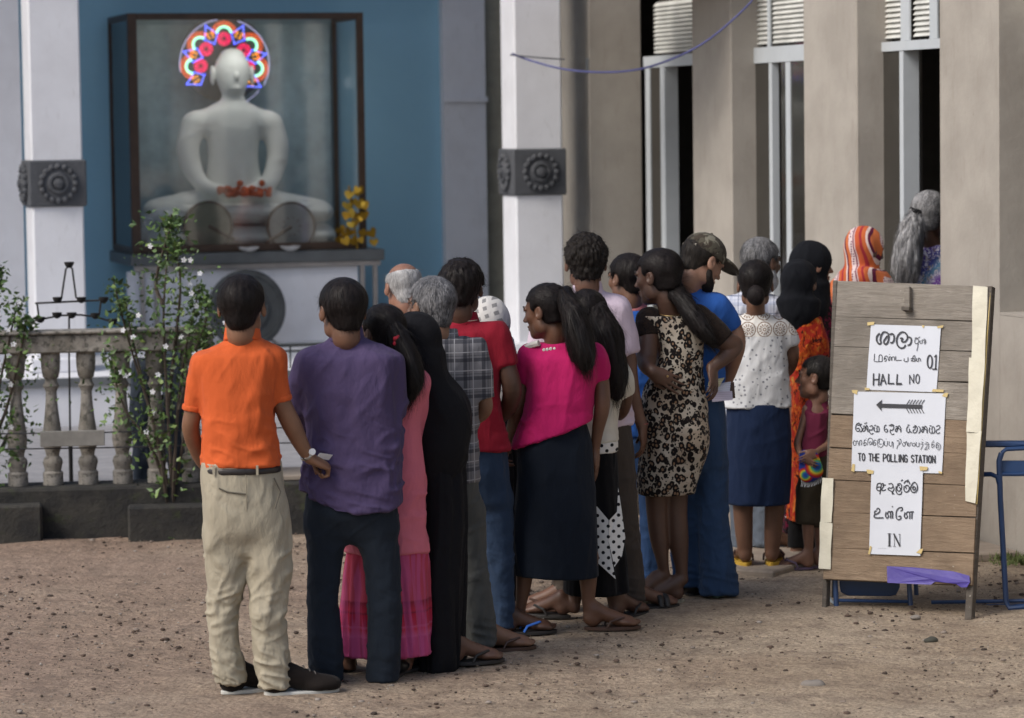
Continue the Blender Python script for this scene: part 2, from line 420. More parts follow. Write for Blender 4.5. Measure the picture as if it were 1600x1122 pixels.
# loose gravel: thousands of small stones, one object
def stones(n, region, rmin, rmax, seed, name, mats, kind='stuff', squash=.55, ico=False):
    r_ = np.random.RandomState(seed); base = np.array([(1,0,0),(-1,0,0),(0,1,0),(0,-1,0),(0,0,1),(0,0,-1),(.7,.7,.3),(-.7,.6,.4)])[:6]
    tri = np.array([(0,2,4),(2,1,4),(1,3,4),(3,0,4),(2,0,5),(1,2,5),(3,1,5),(0,3,5)])
    if ico:
        ph = (1+5**.5)/2; base = np.array([(-1,ph,0),(1,ph,0),(-1,-ph,0),(1,-ph,0),(0,-1,ph),(0,1,ph),(0,-1,-ph),(0,1,-ph),(ph,0,-1),(ph,0,1),(-ph,0,-1),(-ph,0,1)])/1.9
        tri = np.array([(0,11,5),(0,5,1),(0,1,7),(0,7,10),(0,10,11),(1,5,9),(5,11,4),(11,10,2),(10,7,6),(7,1,8),(3,9,4),(3,4,2),(3,2,6),(3,6,8),(3,8,9),(4,9,5),(2,4,11),(6,2,10),(8,6,7),(9,8,1)])
    nb_ = len(base); x0, x1, y0, y1 = region; px = r_.uniform(x0, x1, n); py = y0+(y1-y0)*r_.rand(n)**1.0; s_ = rmin+(rmax-rmin)*r_.rand(n)**3.0
    J = base[None]*(1+.45*(r_.rand(n, nb_, 1)-.5)); a = r_.rand(n)*6.28; c, sn = np.cos(a), np.sin(a)
    Jx = J[...,0]*c[:,None]-J[...,1]*sn[:,None]; Jy = (J[...,0]*sn[:,None]+J[...,1]*c[:,None])*.75; Jz = J[...,2]*squash
    V = np.stack([Jx, Jy, Jz], -1)*s_[:,None,None]+np.stack([px, py, s_*.12-.002], -1)[:,None,:]; F = (tri[None]+nb_*np.arange(n)[:,None,None]).reshape(-1, 3)
    o = mesh_obj(name, V.reshape(-1, 3), F, mats, smooth=False); tag(o, kind=kind); return o
def stone_mat(name, stops):
    t = NT(name); n = t.n('ShaderNodeNewGeometry'); t.col(t.ramp(n.outputs['Random Per Island'], stops)); t.rough(.9); return t.m
sm1 = stone_mat('gravel_mix', [(0, (.06,.045,.035)), (.25, (.13,.095,.07)), (.5, (.22,.17,.125)), (.75, (.30,.245,.19)), (.93, (.34,.29,.24)), (1, (.5,.47,.42))])
stones(26000, (-3.2, 3.6, 10.8, 17.6), .002, .007, 1, 'gravel', sm1); stones(3200, (-3.2, 3.6, 10.8, 17.6), .005, .017, 2, 'pebbles', stone_mat('pebble_mix', [(0, (.035,.027,.022)), (.5, (.09,.06,.045)), (.8, (.2,.16,.13)), (1, (.3,.27,.24))]), squash=.5, ico=True)
sm2 = stone_mat('soil_clod', [(0, (.05,.03,.022)), (1, (.09,.05,.035))])
# a few single stones one can point to
for (x, y, r, lab) in ((1455,1002,.024,'dark mossy stone lying in front of the sign board'), (1430,966,.018,'small pale stone beside the right leg of the sign board'), (345,1062,.02,'small pale pebble just left of the beige trousers'), (1270,1072,.035,'flat grey stone near the bottom edge on the right'), (212,842,.03,'pale stone at the foot of the dark kerb on the left'), (620,1035,.012,'tiny pebble beside the black dress')):
    g = G(x, y); f = SDF(.003, .01); f.ell((0,0,r*.15), (r*1.3,r*.8,r*.55)); f.ell((r*.3,r*.1,r*.3), (r*.7,r*.6,r*.4), k=.01)
    V_, F_ = f.mesh(lambda V, N: r*.35*(vnoise(V*30/r*.03+x)-.5)); o = mesh_obj('stone', V_, F_, plain('stone_dark' if 'dark' in lab else 'stone_grey', (.05,.05,.04) if 'dark' in lab else (.2,.18,.16), .9, bump=.003), smooth=False); o.location = g; tag(o, lab, 'stone')

# ---- colours
plaster = NT('plaster_beige'); t = plaster; n = t.noise(3, 5, .6); t.col(t.mix(t.ramp(n, [(.35, 0), (.65, 1)]), (.325,.298,.262), (.39,.36,.318)))
st_ = t.noise(14, 5, .7, co=t.mapping((1,1,.25))); t.col(t.mix(t.ramp(st_, [(.55, 0), (.75, .35)]), t.b.inputs['Base Color'].links[0].from_socket, (.23,.195,.16)))
sc_ = t.noise(60, 4, .7, co=t.mapping((1,1,.4), rot=(0,.4,0))); t.col(t.mix(t.ramp(sc_, [(.68, 0), (.73, .5)]), t.b.inputs['Base Color'].links[0].from_socket, (.16,.13,.10)))
t.rough(.85); t.bump(t.noise(45, 5, .6), .0016); t.bump(t.noise(5, 3), .004); plaster = t.m
t = NT('paint_white_aged'); n = t.noise(4, 4); t.col(t.mix(t.ramp(n, [(.4, 0), (.7, 1)]), (.72,.735,.78), (.66,.67,.71))); t.col(t.mix(t.ramp(t.noise(22, 5, .7, co=t.mapping((1,1,.3))), [(.58, 0), (.75, .3)]), t.b.inputs['Base Color'].links[0].from_socket, (.38,.38,.38))); t.rough(.75); t.bump(t.noise(35, 4), .0012); white = t.m
t = NT('paint_blue_wall'); n = t.noise(2.5, 4); t.col(t.mix(n, (.26,.48,.63), (.30,.54,.69))); t.rough(.8); t.bump(t.noise(20, 3), .003); blue = t.m
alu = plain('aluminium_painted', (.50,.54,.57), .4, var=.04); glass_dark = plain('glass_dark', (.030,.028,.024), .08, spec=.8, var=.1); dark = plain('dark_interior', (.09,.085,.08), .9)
slate = plain('slate_relief', (.075,.08,.09), .75, bump=.004, bscale=50)
olive = plain('plaster_olive', (.38,.35,.27), .85, bump=.004, bscale=30)

# ---- polling hall on the right
A0 = G(1560, 858); 
def vpx(px, u=0.0, y=500):
    """distance along the hall front (away from camera) where pixel column px meets the plane u metres inside the front"""
    d = ray(px, y); C_ = Vector((0,0,CAM_H)); q = A0+UU*u-C_; nn = UU
    tt = q.dot(nn)/d.dot(nn); P_ = C_+d*tt; return (P_-A0).dot(VV), P_.z
def HP(v, u, z): return Vector((A0.x, A0.y, 0))+VV*v+UU*u+Z3*z
hall = Thing('hall_building', HP(0,0,0), 'long beige plastered hall with tall window and door bays, on the right', 'building')
def hbox(v0, v1, u0, u1, z0, z1): return MB().box(HP((v0+v1)/2, (u0+u1)/2, (z0+z1)/2), ((u1-u0)/2, (v1-v0)/2, (z1-z0)/2), FR)
e = {k: vpx(k)[0] for k in (1562, 1470, 1340, 1258, 1145, 1085, 925, 886)}
TW = .16; TOP = 4.6
piers = [(e[1562], e[1470]), (e[1340], e[1258]), (e[1145], e[1085])]
for a, b in piers: hall.add(hbox(a, b, 0, TW+.25, -.1, TOP), 'pier', plaster, bevel=.008 if a > .1 else 0)
hall.add(hbox(-6, e[1562]-.002, 0, TW+.25, -.1, 1.22), 'wall_below_window', plaster); hall.add(hbox(-6, e[1562]-.002, .001, TW+.249, 1.222, 1.235), 'window_sill', plaster)
hall.add(hbox(-6, -2.4, 0.001, TW+.25, 1.24, TOP-.002), 'pier', plaster)
for a, b in ((-2.398, e[1562]-.003), (e[1470]+.002, e[1340]-.002), (e[1258]+.002, e[1145]-.002)): hall.add(hbox(a, b, .002, TW+.248, 3.35, TOP-.004), 'lintel', plaster)
# darker far end: pier, deep recess
hall.add(hbox(e[925], e[925]+1.6, 0, .40, -.1, TOP), 'pier', plaster, bevel=.008)
hall.add(hbox(e[1085]+.002, e[925]-.002, .30, .40, 3.35, TOP), 'lintel', plaster)
hall.add(hbox(-6, e[925]+1.6, -.3, 4.2, TOP+.002, TOP+.2), 'roof_slab', plaster); hall.add(hbox(e[1145]-.2, e[925]-.9, -1.2, -.002, 3.22, 3.34), 'added_shade_slab', plaster)  # second slab is added above the view to shade the far recess
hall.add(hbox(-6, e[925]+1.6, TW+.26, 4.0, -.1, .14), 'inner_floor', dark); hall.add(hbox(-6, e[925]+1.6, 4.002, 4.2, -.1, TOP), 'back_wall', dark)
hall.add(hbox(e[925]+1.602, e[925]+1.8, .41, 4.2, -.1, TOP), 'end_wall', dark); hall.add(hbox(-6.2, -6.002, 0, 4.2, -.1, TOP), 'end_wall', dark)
# aluminium windows
def bar(w, px0, px1, u, y0=None, y1=None, z0=None, z1=None, name='mullion', mat=None, dep=.04, par=None, **k):
    a, b = vpx(px0, u)[0], vpx(px1, u)[0]
    za = z0 if z0 is not None else vpx((px0+px1)/2, u, y1)[1]; zb = z1 if z1 is not None else vpx((px0+px1)/2, u, y0)[1]
    return hall.add(hbox(min(a, b), max(a, b), u, u+dep, za, zb), name, mat or alu, par or w, **k)
def window(px0, px1, u, bars, beamz, glass, slats, louv, door=False, lowz=.15):
    a, b = vpx(px0, u)[0], vpx(px1, u)[0]; v0, v1 = min(a, b), max(a, b)
    w = hall.add(hbox(v0, v1, u-.004, u+.03, beamz[0], beamz[1]), 'door' if door else 'window', alu)
    for x0, x1, *dp in bars: bar(w, x0, x1, u, z0=lowz, z1=beamz[0]-.002, name='stile', dep=dp[0] if dp else .05)
    for x0, x1 in glass: bar(w, x0, x1, u+.007, z0=lowz, z1=beamz[0]-.003, name='pane', mat=glass_dark, dep=.008)
    for x0, x1 in louv:
        a, b = vpx(x0, u)[0], vpx(x1, u)[0]; n = slats
        for i in range(n):
            z = beamz[1]+.035+i*.030; c = HP((a+b)/2, u+.03, z); tl = Vector(UU*math.cos(.9)+Z3*math.sin(.9)); m_ = MB().box(c, (.019, abs(a-b)/2, .0022), (tl, VV, tl.cross(VV)))
            hall.add(m_, 'slat', plain('louvre_white', (.62,.63,.60), .5), w)
        hall.add(hbox(min(a, b), max(a, b), u+.062, u+.068, beamz[1], 3.34), 'louvre_back', glass_dark, w)
    return w
zb1 = vpx(1425, TW, 78)[1]; zb2 = vpx(1425, TW, 63)[1]
w1 = window(1371, 1480, TW, [(1373,1379,.006),(1407,1413,.095)], (zb1, zb2), [(1380,1407)], 16, [(1378,1409),(1424,1453)], door=True, lowz=.15)
for x0, x1 in ((1373,1378),(1409,1423),(1454,1466)): bar(w1, x0, x1, TW-.001, z0=zb2+.001, z1=3.34, name='stile', dep=.01)
zc1 = vpx(1218, TW, 97)[1]; zc2 = vpx(1218, TW, 72)[1]
w2 = window(1170, 1275, TW, [(1175,1181,.006),(1204,1209,.045),(1230,1237,.008)], (zc1, zc2), [(1182,1204),(1223,1230),(1237,1264)], 12, [(1180,1206),(1206,1258)], lowz=.4)
for x0, x1 in ((1175,1180),(1202,1206)): bar(w2, x0, x1, TW-.001, z0=zc2+.001, z1=3.34, name='stile', dep=.01)
zd1 = vpx(1045, .36, 104)[1]; zd2 = vpx(1045, .36, 86)[1]; dimalu = plain('aluminium_dull', (.20,.22,.235), .5, var=.05)
w3 = window(1010, 1095, .36, [(1012,1019,.006),(1035,1042,.10)], (zd1, zd2), [(1020,1035)], 12, [(1022,1090)], lowz=.3)
w0 = window(1596, 1660, TW, [(1597,1603,.006),(1640,1646,.006)], (zb1, zb2), [(1604,1640)], 12, [(1603,1640)], lowz=1.24)
hall.add(hbox(e[925]+.002, e[925]+.02, -.02, -.003, 2.6, 2.7), 'junction_box', dimalu)
# apron slab at the foot of the hall
ap = [G(1128,897), G(1210,902), G(1246,890), G(1330,884), G(1420,880), HP(-.3,-.02,0), HP(5.5,-.02,0), G(1050,845), G(1090,885)]
o = MB().prism([Vector((q.x, q.y, -.02)) for q in ap], (0,0,.048)).build('concrete_apron', plain('concrete_worn', (.27,.225,.18), .9, var=.2, bump=.006, bscale=40), bevel=.008); tag(o, kind='structure')

# ---- shrine building on the left
L0 = Vector((W(50,300,22.05).x, 22.05, 0))                      # front left corner of the left column
def SP(u, v, z): return L0+UU*u+VV*v+Z3*z
def sbox(u0, u1, v0, v1, z0, z1): return MB().box(SP((u0+u1)/2, (v0+v1)/2, (z0+z1)/2), ((u1-u0)/2, (v1-v0)/2, (z1-z0)/2), FR)
def upx(px, v=0.0, y=300):
    d = ray(px, y); C_ = Vector((0,0,CAM_H)); q = L0+VV*v-C_; tt = q.dot(VV)/d.dot(VV); P_ = C_+d*tt; return (P_-L0).dot(UU), P_.z
FL = .56; WV = 3.35                                             # porch floor, depth of the blue wall behind the columns
shr = Thing('shrine_building', SP(0,0,0), 'white and blue shrine porch with square columns behind the balustrade', 'building')
uR = upx(1010)[0]; 
tiles = plain('floor_grey', (.25,.25,.26), .7)
shr.add(sbox(-3.5, 3.55, -.5, WV+.3, -.1, FL), 'porch_plinth', white); shr.add(sbox(-3.5, 3.55, -.53, -.501, FL-.06, FL-.001), 'floor_edge', plain('edge_dark', (.12,.13,.14), .8))
ub = upx(756, WV)[0]
shr.add(sbox(-3.5, upx(690, WV)[0], WV, WV+.2, FL+.001, 5.2), 'blue_wall', blue); shr.add(sbox(upx(690, WV)[0]+.001, ub, WV-.10, WV+.2, FL+.001, 5.2), 'pilaster', white)
shr.add(sbox(upx(690, WV)[0]-.01, ub+.01, WV-.13, WV-.101, *sorted((upx(720,WV,160)[1], upx(720,WV,152)[1]))), 'pilaster_band', white)
shr.add(sbox(ub+.001, ub+1.4, WV+.05, WV+.25, FL+.001, 5.2), 'side_wall', olive)
ul = upx(37, WV)[0]; shr.add(sbox(upx(-60, 1.2)[0], upx(36, 1.2)[0], 1.2, 1.55, FL+.001, 5.2), 'pilaster', white)
shr.add(sbox(-3.5, 3.6, .05, WV+.3, 5.2, 5.35), 'ceiling', white)
shr.add(sbox(-3.7, -3.501, -.4, WV+.3, FL, 5.2), 'end_wall', white)
CW = .355
for lx, ly0, ly1 in ((50,250,323),(806,232,305)):
    u0 = upx(lx)[0]; c = shr.add(sbox(u0, u0+CW, 0, CW, FL+.001, 5.199), 'column', white, bevel=.012)
    zc_ = sum(upx(lx+40, 0, y)[1] for y in (ly0, ly1))/2; hh = (upx(lx+40,0,ly0)[1]-upx(lx+40,0,ly1)[1])/2
    b_ = shr.add(sbox(u0-.022, u0+CW+.022, -.022, CW+.022, zc_-hh, zc_+hh), 'carved_block', slate, c, bevel=.01)
    for side, (cc, ax) in enumerate(((SP(u0+CW/2, -.022, zc_), (UU, Z3, -VV)), (SP(u0-.022, CW/2, zc_), (VV, Z3, -UU)))):
        shr.add(MB().lathe([(.125,0),(.125,.018),(.108,.026),(.104,.014),(.078,.016),(.07,.034),(.052,.036),(.046,.022),(.036,.024),(.03,.052),(.0,.058)], cc, 24, ax), 'rosette', slate, b_, True)
        m_ = MB()
        for k in range(16): a = 2*math.pi*k/16; m_.ball(cc+ax[0]*.118*math.cos(a)+ax[1]*.118*math.sin(a)+ax[2]*.016, .021, 7, 4)
        shr.add(m_, 'petal_ring', slate, b_, True)
    shr.add(sbox(u0-.04, u0+CW+.04, -.04, CW+.04, FL+.001, FL+.10), 'column_foot', white, c, bevel=.01)
pu = upx(883)[0]
shr.add(sbox(upx(752)[0], 3.5, .36, .50, FL+.001, upx(800, .36, 505)[1]), 'parapet', white); shr.add(sbox(upx(750)[0], 3.52, .33, .53, upx(800, .36, 505)[1]+.001, upx(800, .36, 497)[1]), 'parapet_cap', white)
shr.add(sbox(upx(752)[0], 3.5, .345, .359, FL+.3, FL+.33), 'parapet_groove', slate)
# ---- glass case with statue
LEDC = {}
def emis(name, c, s_):
    if name in LEDC: return LEDC[name]
    t = NT(name); t.b.inputs['Base Color'].default_value = (*c, 1); t.b.inputs['Emission Color'].default_value = (*c, 1); t.b.inputs['Emission Strength'].default_value = s_; LEDC[name] = t.m; return t.m
CVF = 2.35; cu0 = upx(205, CVF)[0]; cu1 = upx(572, CVF)[0]; cz0 = upx(390, CVF, 393)[1]; cz1 = upx(390, CVF, 20)[1]; CVB = WV-.02
wood = plain('wood_dark_frame', (.055,.030,.018), .5, var=.3)
case = Thing('glass_case', SP((cu0+cu1)/2, (CVF+CVB)/2, cz0), 'large wooden framed glass case standing against the blue wall', 'display case')
fw = .035
def cbox(*a): return sbox(*a)
for nm, bx_ in (('frame_post', (cu0, cu0+2*fw, CVF, CVF+.05, cz0, cz1)), ('frame_post', (cu1-1.5*fw, cu1, CVF, CVF+.05, cz0, cz1)), ('frame_post', (cu0, cu0+fw, CVB-.04, CVB, cz0, cz1)), ('frame_post', (cu1-fw, cu1, CVB-.04, CVB, cz0, cz1)),
    ('frame_rail', (cu0+2*fw+.001, cu1-1.5*fw-.001, CVF+.001, CVF+.049, cz1-.05, cz1-.001)), ('frame_rail', (cu0+2*fw+.001, cu1-1.5*fw-.001, CVF+.001, CVF+.049, cz0+.001, cz0+.06)),
    ('frame_rail', (cu0+.001, cu0+fw-.001, CVF+.051, CVB-.041, cz1-.05, cz1-.001)), ('frame_rail', (cu0+.001, cu0+fw-.001, CVF+.051, CVB-.041, cz0+.001, cz0+.05)), ('frame_rail', (cu1-fw+.001, cu1-.001, CVF+.051, CVB-.041, cz1-.05, cz1-.001))):
    case.add(sbox(*bx_), nm, wood, bevel=.004)
t = NT('glass_pane'); t.t.nodes.remove(t.b); tr_ = t.n('ShaderNodeBsdfTransparent'); gl_ = t.n('ShaderNodeBsdfGlossy'); gl_.inputs['Roughness'].default_value = .04; mx = t.n('ShaderNodeMixShader'); fr_ = t.n('ShaderNodeFresnel'); fr_.inputs[0].default_value = 1.5
tr_.inputs[0].default_value = (.93,.95,.95,1); t.l(t.math('ADD', fr_.outputs[0], .05), mx.inputs[0]); t.l(tr_.outputs[0], mx.inputs[1]); t.l(gl_.outputs[0], mx.inputs[2]); t.l(mx.outputs[0], t.out.inputs[0]); gpane = t.m
case.add(sbox(cu0+2*fw+.002, cu1-1.5*fw-.002, CVF+.02, CVF+.024, cz0+.061, cz1-.051), 'pane', gpane); case.add(sbox(cu0+.012, cu0+.016, CVF+.052, CVB-.042, cz0+.052, cz1-.052), 'pane', gpane)
case.add(sbox(cu0+fw, cu1-fw, CVB-.012, CVB-.002, cz0+.05, cz1-.01), 'back_panel', plain('case_back', (.24,.36,.42), .8)); case.add(sbox(cu0+.002, cu1-.002, CVF+.05, CVB-.045, cz1-.004, cz1+.001), 'case_top', gpane)
cur = plain('curtain_grey_blue', (.34,.45,.50), .9)
def curtain(us, vs, z0, z1, mat, amp=.02, n=34):
    m_ = MB(); pts = []
    for i in range(n+1): s_ = i/n; pts.append(SP(us[0]+(us[1]-us[0])*s_, vs[0]+(vs[1]-vs[0])*s_, 0)+VV*amp*math.sin(s_*n*.9)+UU*amp*.5*math.cos(s_*n*.55))
    for q in pts: m_.v += [q+Z3*z0, q+Z3*z1]
    for i in range(n): m_.f.append((2*i, 2*i+2, 2*i+3, 2*i+1))
    return m_
case.add(curtain((cu0+.08, cu1-.08), (CVB-.06, CVB-.06), cz0+.08, cz1-.06, cur), 'curtain', cur, smooth=True)
lt_ = SP((cu0+cu1)/2, CVF+.10, cz1-.035); case.add(MB().tube([lt_-UU*.6, lt_+UU*.6], .009, 8), 'lamp_tube', emis('case_tube', (1.0,.93,.82), 1.2), smooth=True)
al = bpy.data.lights.new('case_lamp', 'AREA'); al.shape = 'RECTANGLE'; al.size = 1.3; al.size_y = .15; al.energy = 3.2; al.color = (1,.96,.90); alo = bpy.data.objects.new('case_lamp', al); COL.objects.link(alo); alo.parent = case.r; alo.location = lt_-case.o-Z3*.02; alo.rotation_euler = (VV*-.35+Z3).to_track_quat('Z', 'Y').to_euler()
# table under the case
table_t = Thing('altar_table', SP((cu0+cu1)/2, CVF, FL), 'white panelled altar table with a dark slab top under the glass case', 'table')
zs0, zs1 = upx(300, CVF-.08, 414)[1], upx(300, CVF-.08, 397)[1]
table_t.add(sbox(cu0-.03, cu1+.12, CVF-.09, CVB-.03, zs0, cz0-.002), 'table_top', plain('slab_dark', (.10,.11,.115), .5), bevel=.006)
steel = plain('steel_leg', (.35,.33,.32), .4, .6)
for u_ in (upx(586,CVF)[0]-.04, upx(570,CVF)[0]-.06, upx(214,CVF)[0], upx(236,CVF)[0]): table_t.add(sbox(u_, u_+.035, CVF-.06, CVF-.03, FL, zs0-.001), 'leg', steel)
table_t.add(sbox(upx(205,CVF)[0], upx(590,CVF)[0], CVF-.065, CVF-.026, zs0-.04, zs0-.003), 'apron_rail', plain('steel_leg', (.35,.33,.32), .4, .6))
table_t.add(sbox(upx(195,CVF)[0], upx(556,CVF)[0], CVF-.02, CVF+.02, FL+.002, zs0-.045), 'front_panel', white)
# round dark drum on the porch
dc = SP(upx(383, CVF-.5)[0], CVF-.5, upx(383, CVF-.5, 484)[1])
drum = Thing('hand_drum', dc-Z3*.30, 'large round dark grey drum head standing in front of the white altar panel', 'drum')
drum.add(MB().lathe([(.30,0),(.305,.03),(.295,.06),(.26,.065),(.255,.055),(.17,.05),(.165,.066),(.12,.07),(.0,.07)], dc+VV*.06, 40, (UU, Z3, -VV)), 'drum_head', plain('drum_grey', (.05,.056,.06), .7, var=.25), smooth=True)
for s_ in (-1,1): drum.add(MB().tube([dc+UU*.2*s_-Z3*.24+VV*.1, dc+UU*.26*s_-Z3*(dc.z-FL)+VV*.1], .012), 'leg', steel)
table2 = None
# iron railing of the porch
rail = Thing('porch_railing', SP(1.4, -.35, FL), 'low dark iron railing with scrolls along the porch edge', 'railing')
iron = plain('iron_dark', (.03,.035,.035), .6); ra, rb = upx(400,-.35)[0], upx(760,-.35)[0]; rz = upx(500,-.35,538)[1]
rail.add(MB().tube([SP(ra,-.35,rz), SP(rb,-.35,rz)], .012), 'top_bar', iron)
rail.add(MB().tube([SP(ra,-.35,FL+.12), SP(rb,-.35,FL+.12)], .008), 'lower_bar', iron)
k = 0; u_ = ra
while u_ < rb:
    rail.add(MB().tube([SP(u_,-.35,FL), SP(u_,-.35,rz)], .007, 6), 'upright', iron)
    c = SP(u_+.1,-.35,rz-.09); rail.add(MB().tube([c+UU*.07*(1-s/26)*math.cos(s*.45)+Z3*.07*(1-s/26)*math.sin(s*.45) for s in range(24)]+[c+UU*.02], .0055, 5), 'scroll', iron)
    u_ += .22
# ---- statue
sw = plain('statue_white', (.80,.81,.78), .6, var=.04); SV = (CVF+CVB)/2+.02
def Sx(px, py, v=SV): u, z = upx(px, v, py); return u, z
def SQ(px, py, dv=0): u, z = upx(px, SV, py); return SP(u, SV+dv, z)
sto = SQ(375, 388); statue = Thing('seated_statue', sto, 'white seated meditating statue inside the glass case', 'statue')
def sl(px, py, dv=0): return np.array(SQ(px, py, dv)-sto)
q_ = FPX/24.6; MF = np.stack([nv(UU), nv(VV), nv(Z3)], 1)
f = SDF(.010, .03)
f.ell(sl(363,112), (.142,.15,.165), MF); f.ell(sl(363,132,-.03), (.10,.12,.11), MF, k=.04); f.ell(sl(364,86,.02), (.085,.085,.05), MF, k=.04)
for s_ in (-1,1): f.ell(sl(363+s_*31,118,0), (.018,.04,.085), MF, k=.01); f.limb([(*sl(363+s_*60,195), .10), (*sl(363+s_*70,230,-.03), .085), (*sl(363+s_*64,265,-.06), .075), (*sl(363+s_*46,292,-.14), .06), (*sl(363+s_*12,300,-.25), .045)], k=.04)
f.ell(sl(364,120,-.155), (.018,.03,.035), MF, k=.01); f.ell(sl(364,138,-.14), (.04,.02,.012), MF, k=.008)
for s_ in (-1,1): f.ell(sl(364+s_*12,108,-.15), (.026,.02,.012), MF, k=.008, op='s')
f.limb([(*sl(364,148), .075), (*sl(364,172), .10)], k=.05)
f.limb([(*sl(315,190), .085), (*sl(364,178), .11), (*sl(412,190), .085)], k=.06); f.limb([(*sl(364,205), .215), (*sl(364,245), .20), (*sl(365,285,.02), .22)], k=.06, flat=(VV, .72))
for s_ in (-1,1): f.limb([(*sl(366+s_*25,310,0), .13), (*sl(366+s_*85,318,-.05), .11), (*sl(366+s_*128,326,-.12), .09), (*sl(366+s_*70,330,-.24), .075), (*sl(366+s_*10,328,-.26), .06)], k=.05, flat=(Z3, .75))
V_, F_ = f.mesh(lambda V, N: folds(V, (1,0,1.2), 6, 6, .006, .25, 3)*(V[:,2] > .35)*(V[:,2] < .95), 2); bo = mesh_obj('figure', V_, F_, sw, statue.r)
for z0, z1, r_ in ((388,352,.02), (350,316,.0)):
    f = SDF(.012,.05); c0 = sl(378, (z0+z1)/2); hw = .72+r_; hv_ = .27
    hh_ = abs(sl(378,z1)[2]-sl(378,z0)[2])/2
    f.limb([(*(c0-nv(UU)*hw+nv(UU)*hh_), hh_), (*(c0+nv(UU)*hw-nv(UU)*hh_), hh_)], raw=True, flat=None, k=0); V_, F_ = f.mesh()
    f2 = (V_-c0)@np.array(VV); V_ = V_+np.outer(f2*2.4, np.array(VV)); mesh_obj('lotus_seat', V_, F_, sw, statue.r)
# garland, fans
og = plain('garland_orange', (.6,.12,.04), .8); m_ = MB(); r2 = random.Random(5); gc = SQ(371,296,-.30)
gar = Thing('flower_garland', gc, 'orange and pink flower offering on the lap of the statue', 'flowers')
for i in range(60): m_.ball(SQ(371+r2.uniform(-40,40), 297+r2.uniform(-5,7)-(8 if abs(i-30) < 4 else 0), -.30+r2.uniform(-.03,.03)), r2.uniform(.012,.028), 6, 4)
gar.add(m_, 'flowers', og, kind='stuff')
for (px, py, colr, lab, hx, hy) in ((312,351,(.33,.31,.24),'round yellowish fan with a wooden handle, left one in the case',352,372), (440,352,(.46,.44,.42),'round white fan with a flower ring print, right one in the case',400,378)):
    c = SQ(px, py, -.36); fn_ = Thing('round_fan', c, lab, 'fan', 'fans in the glass case'); ax = (UU, Z3, -VV)
    fn_.add(MB().lathe([(.185,0),(.185,.008),(0,.008)], c, 32, ax), 'fan_disc', plain('fan_%.2f' % colr[0], colr, .8))
    fn_.add(MB().tube([c+UU*.187*math.cos(a)+Z3*.187*math.sin(a)-VV*.004 for a in [i*math.pi/20 for i in range(40)]], .011, 6, closed=True), 'rim', plain('fan_rim', (.14,.10,.08), .6), smooth=True)
    fn_.add(MB().tube([c-VV*.02, SQ(hx, hy, -.38)], .014, 6), 'handle', plain('fan_rim', (.14,.10,.08), .6))
    if px > 400:
        m_ = MB()
        for k in range(10): a = k*.628; m_.tube([c+UU*.06*math.cos(a)+Z3*.06*math.sin(a)-VV*.012, c+UU*.078*math.cos(a+.12)+Z3*.078*math.sin(a+.12)-VV*.012], .004, 4)
        fn_.add(m_, 'printed_ring', plain('fan_print', (.2,.13,.11), .8))
# ---- lit halo of small lamps (positions in the plane of the halo, millimetres of the close-up view)
HV = .14
def HL(x, y): return SQ(270+x/7.011, 10+y/7.011, HV)
hc_ = HL(600,560); halo = Thing('halo_light', hc_, 'round lit halo of coloured lamps behind the head of the statue', 'lamp')
halo.add(MB().lathe([(.345,0),(.345,.01),(0,.01)], hc_+VV*.03, 48, (UU, Z3, -VV)), 'backing_disc', plain('disc_dark', (.05,.06,.055), .8))
def leds(name, pts, col, s_=9, r=.0045):
    m_ = MB()
    for x, y in pts: m_.ball(HL(x, y), r, 6, 4)
    return halo.add(m_, name, emis('led_'+name, col, s_), kind='stuff')
def arc(cx, cy, r, a0, a1, n): return [(cx+r*math.cos(R(a0+(a1-a0)*i/(n-1))), cy-r*math.sin(R(a0+(a1-a0)*i/(n-1)))) for i in range(n)]
def seg(a, b, n): return [(a[0]+(b[0]-a[0])*i/(n-1), a[1]+(b[1]-a[1])*i/(n-1)) for i in range(n)]
CX, CY = 603, 630
def pol(r, a): return (CX+r*math.cos(R(a)), CY-r*math.sin(R(a)))
petal = [91, 141, 36, 184, -8]
outer = arc(CX, CY-5, 492, 100, 190, 46)+arc(CX, CY-5, 492, 72, -28, 52)+arc(CX, CY-5, 478, -38, -58, 8); leds('white_lamp', outer, (.50,.48,.75), 1.2)
go = []; gr = []
for a in petal:
    c = pol(345 if a not in (91,) else 335, a)
    for r_ in (100,118,136): go += arc(c[0], c[1], r_, a-86, a+86, int(r_/7))
    gr.append((c, a))
leds('orange_lamp', go, (1.0,.14,.02), 1.5)
m_ = MB()
for c, a in gr: m_.tube([HL(*q) for q in arc(c[0], c[1], 78, a-82, a+82, 16)], .0105, 6)
halo.add(m_, 'green_tube', emis('led_green_tube', (.35,1.0,.62), 1.3), smooth=True)
bz = []
for a, s_ in ((116,1),(163,1),(64,1),(14,1),(208,1),(-32,1)):
    p0 = pol(480, a+7); p1 = pol(480, a-7) ; q0 = pol(300, a+9); q1 = pol(300, a-9); tp_ = pol(485, a)
    bz += seg(pol(470, a), pol(345, a+13), 11)+seg(pol(470, a), pol(345, a-13), 11)+seg(pol(345, a+13), pol(250, a), 8)+seg(pol(345, a-13), pol(250, a), 8)
leds('blue_lamp', bz, (.15,.20,1.0), 2.5)
yl_ = []
for a in (116,163,64,14,208,-32):
    for da, r_ in ((-5,365),(5,365),(-5,335),(5,335),(-5,390),(5,390)): yl_ += [pol(r_, a+da), pol(r_-8, a+da*.6)]
leds('yellow_lamp', yl_, (1.0,.38,.02), 2.0)
fl_ = []
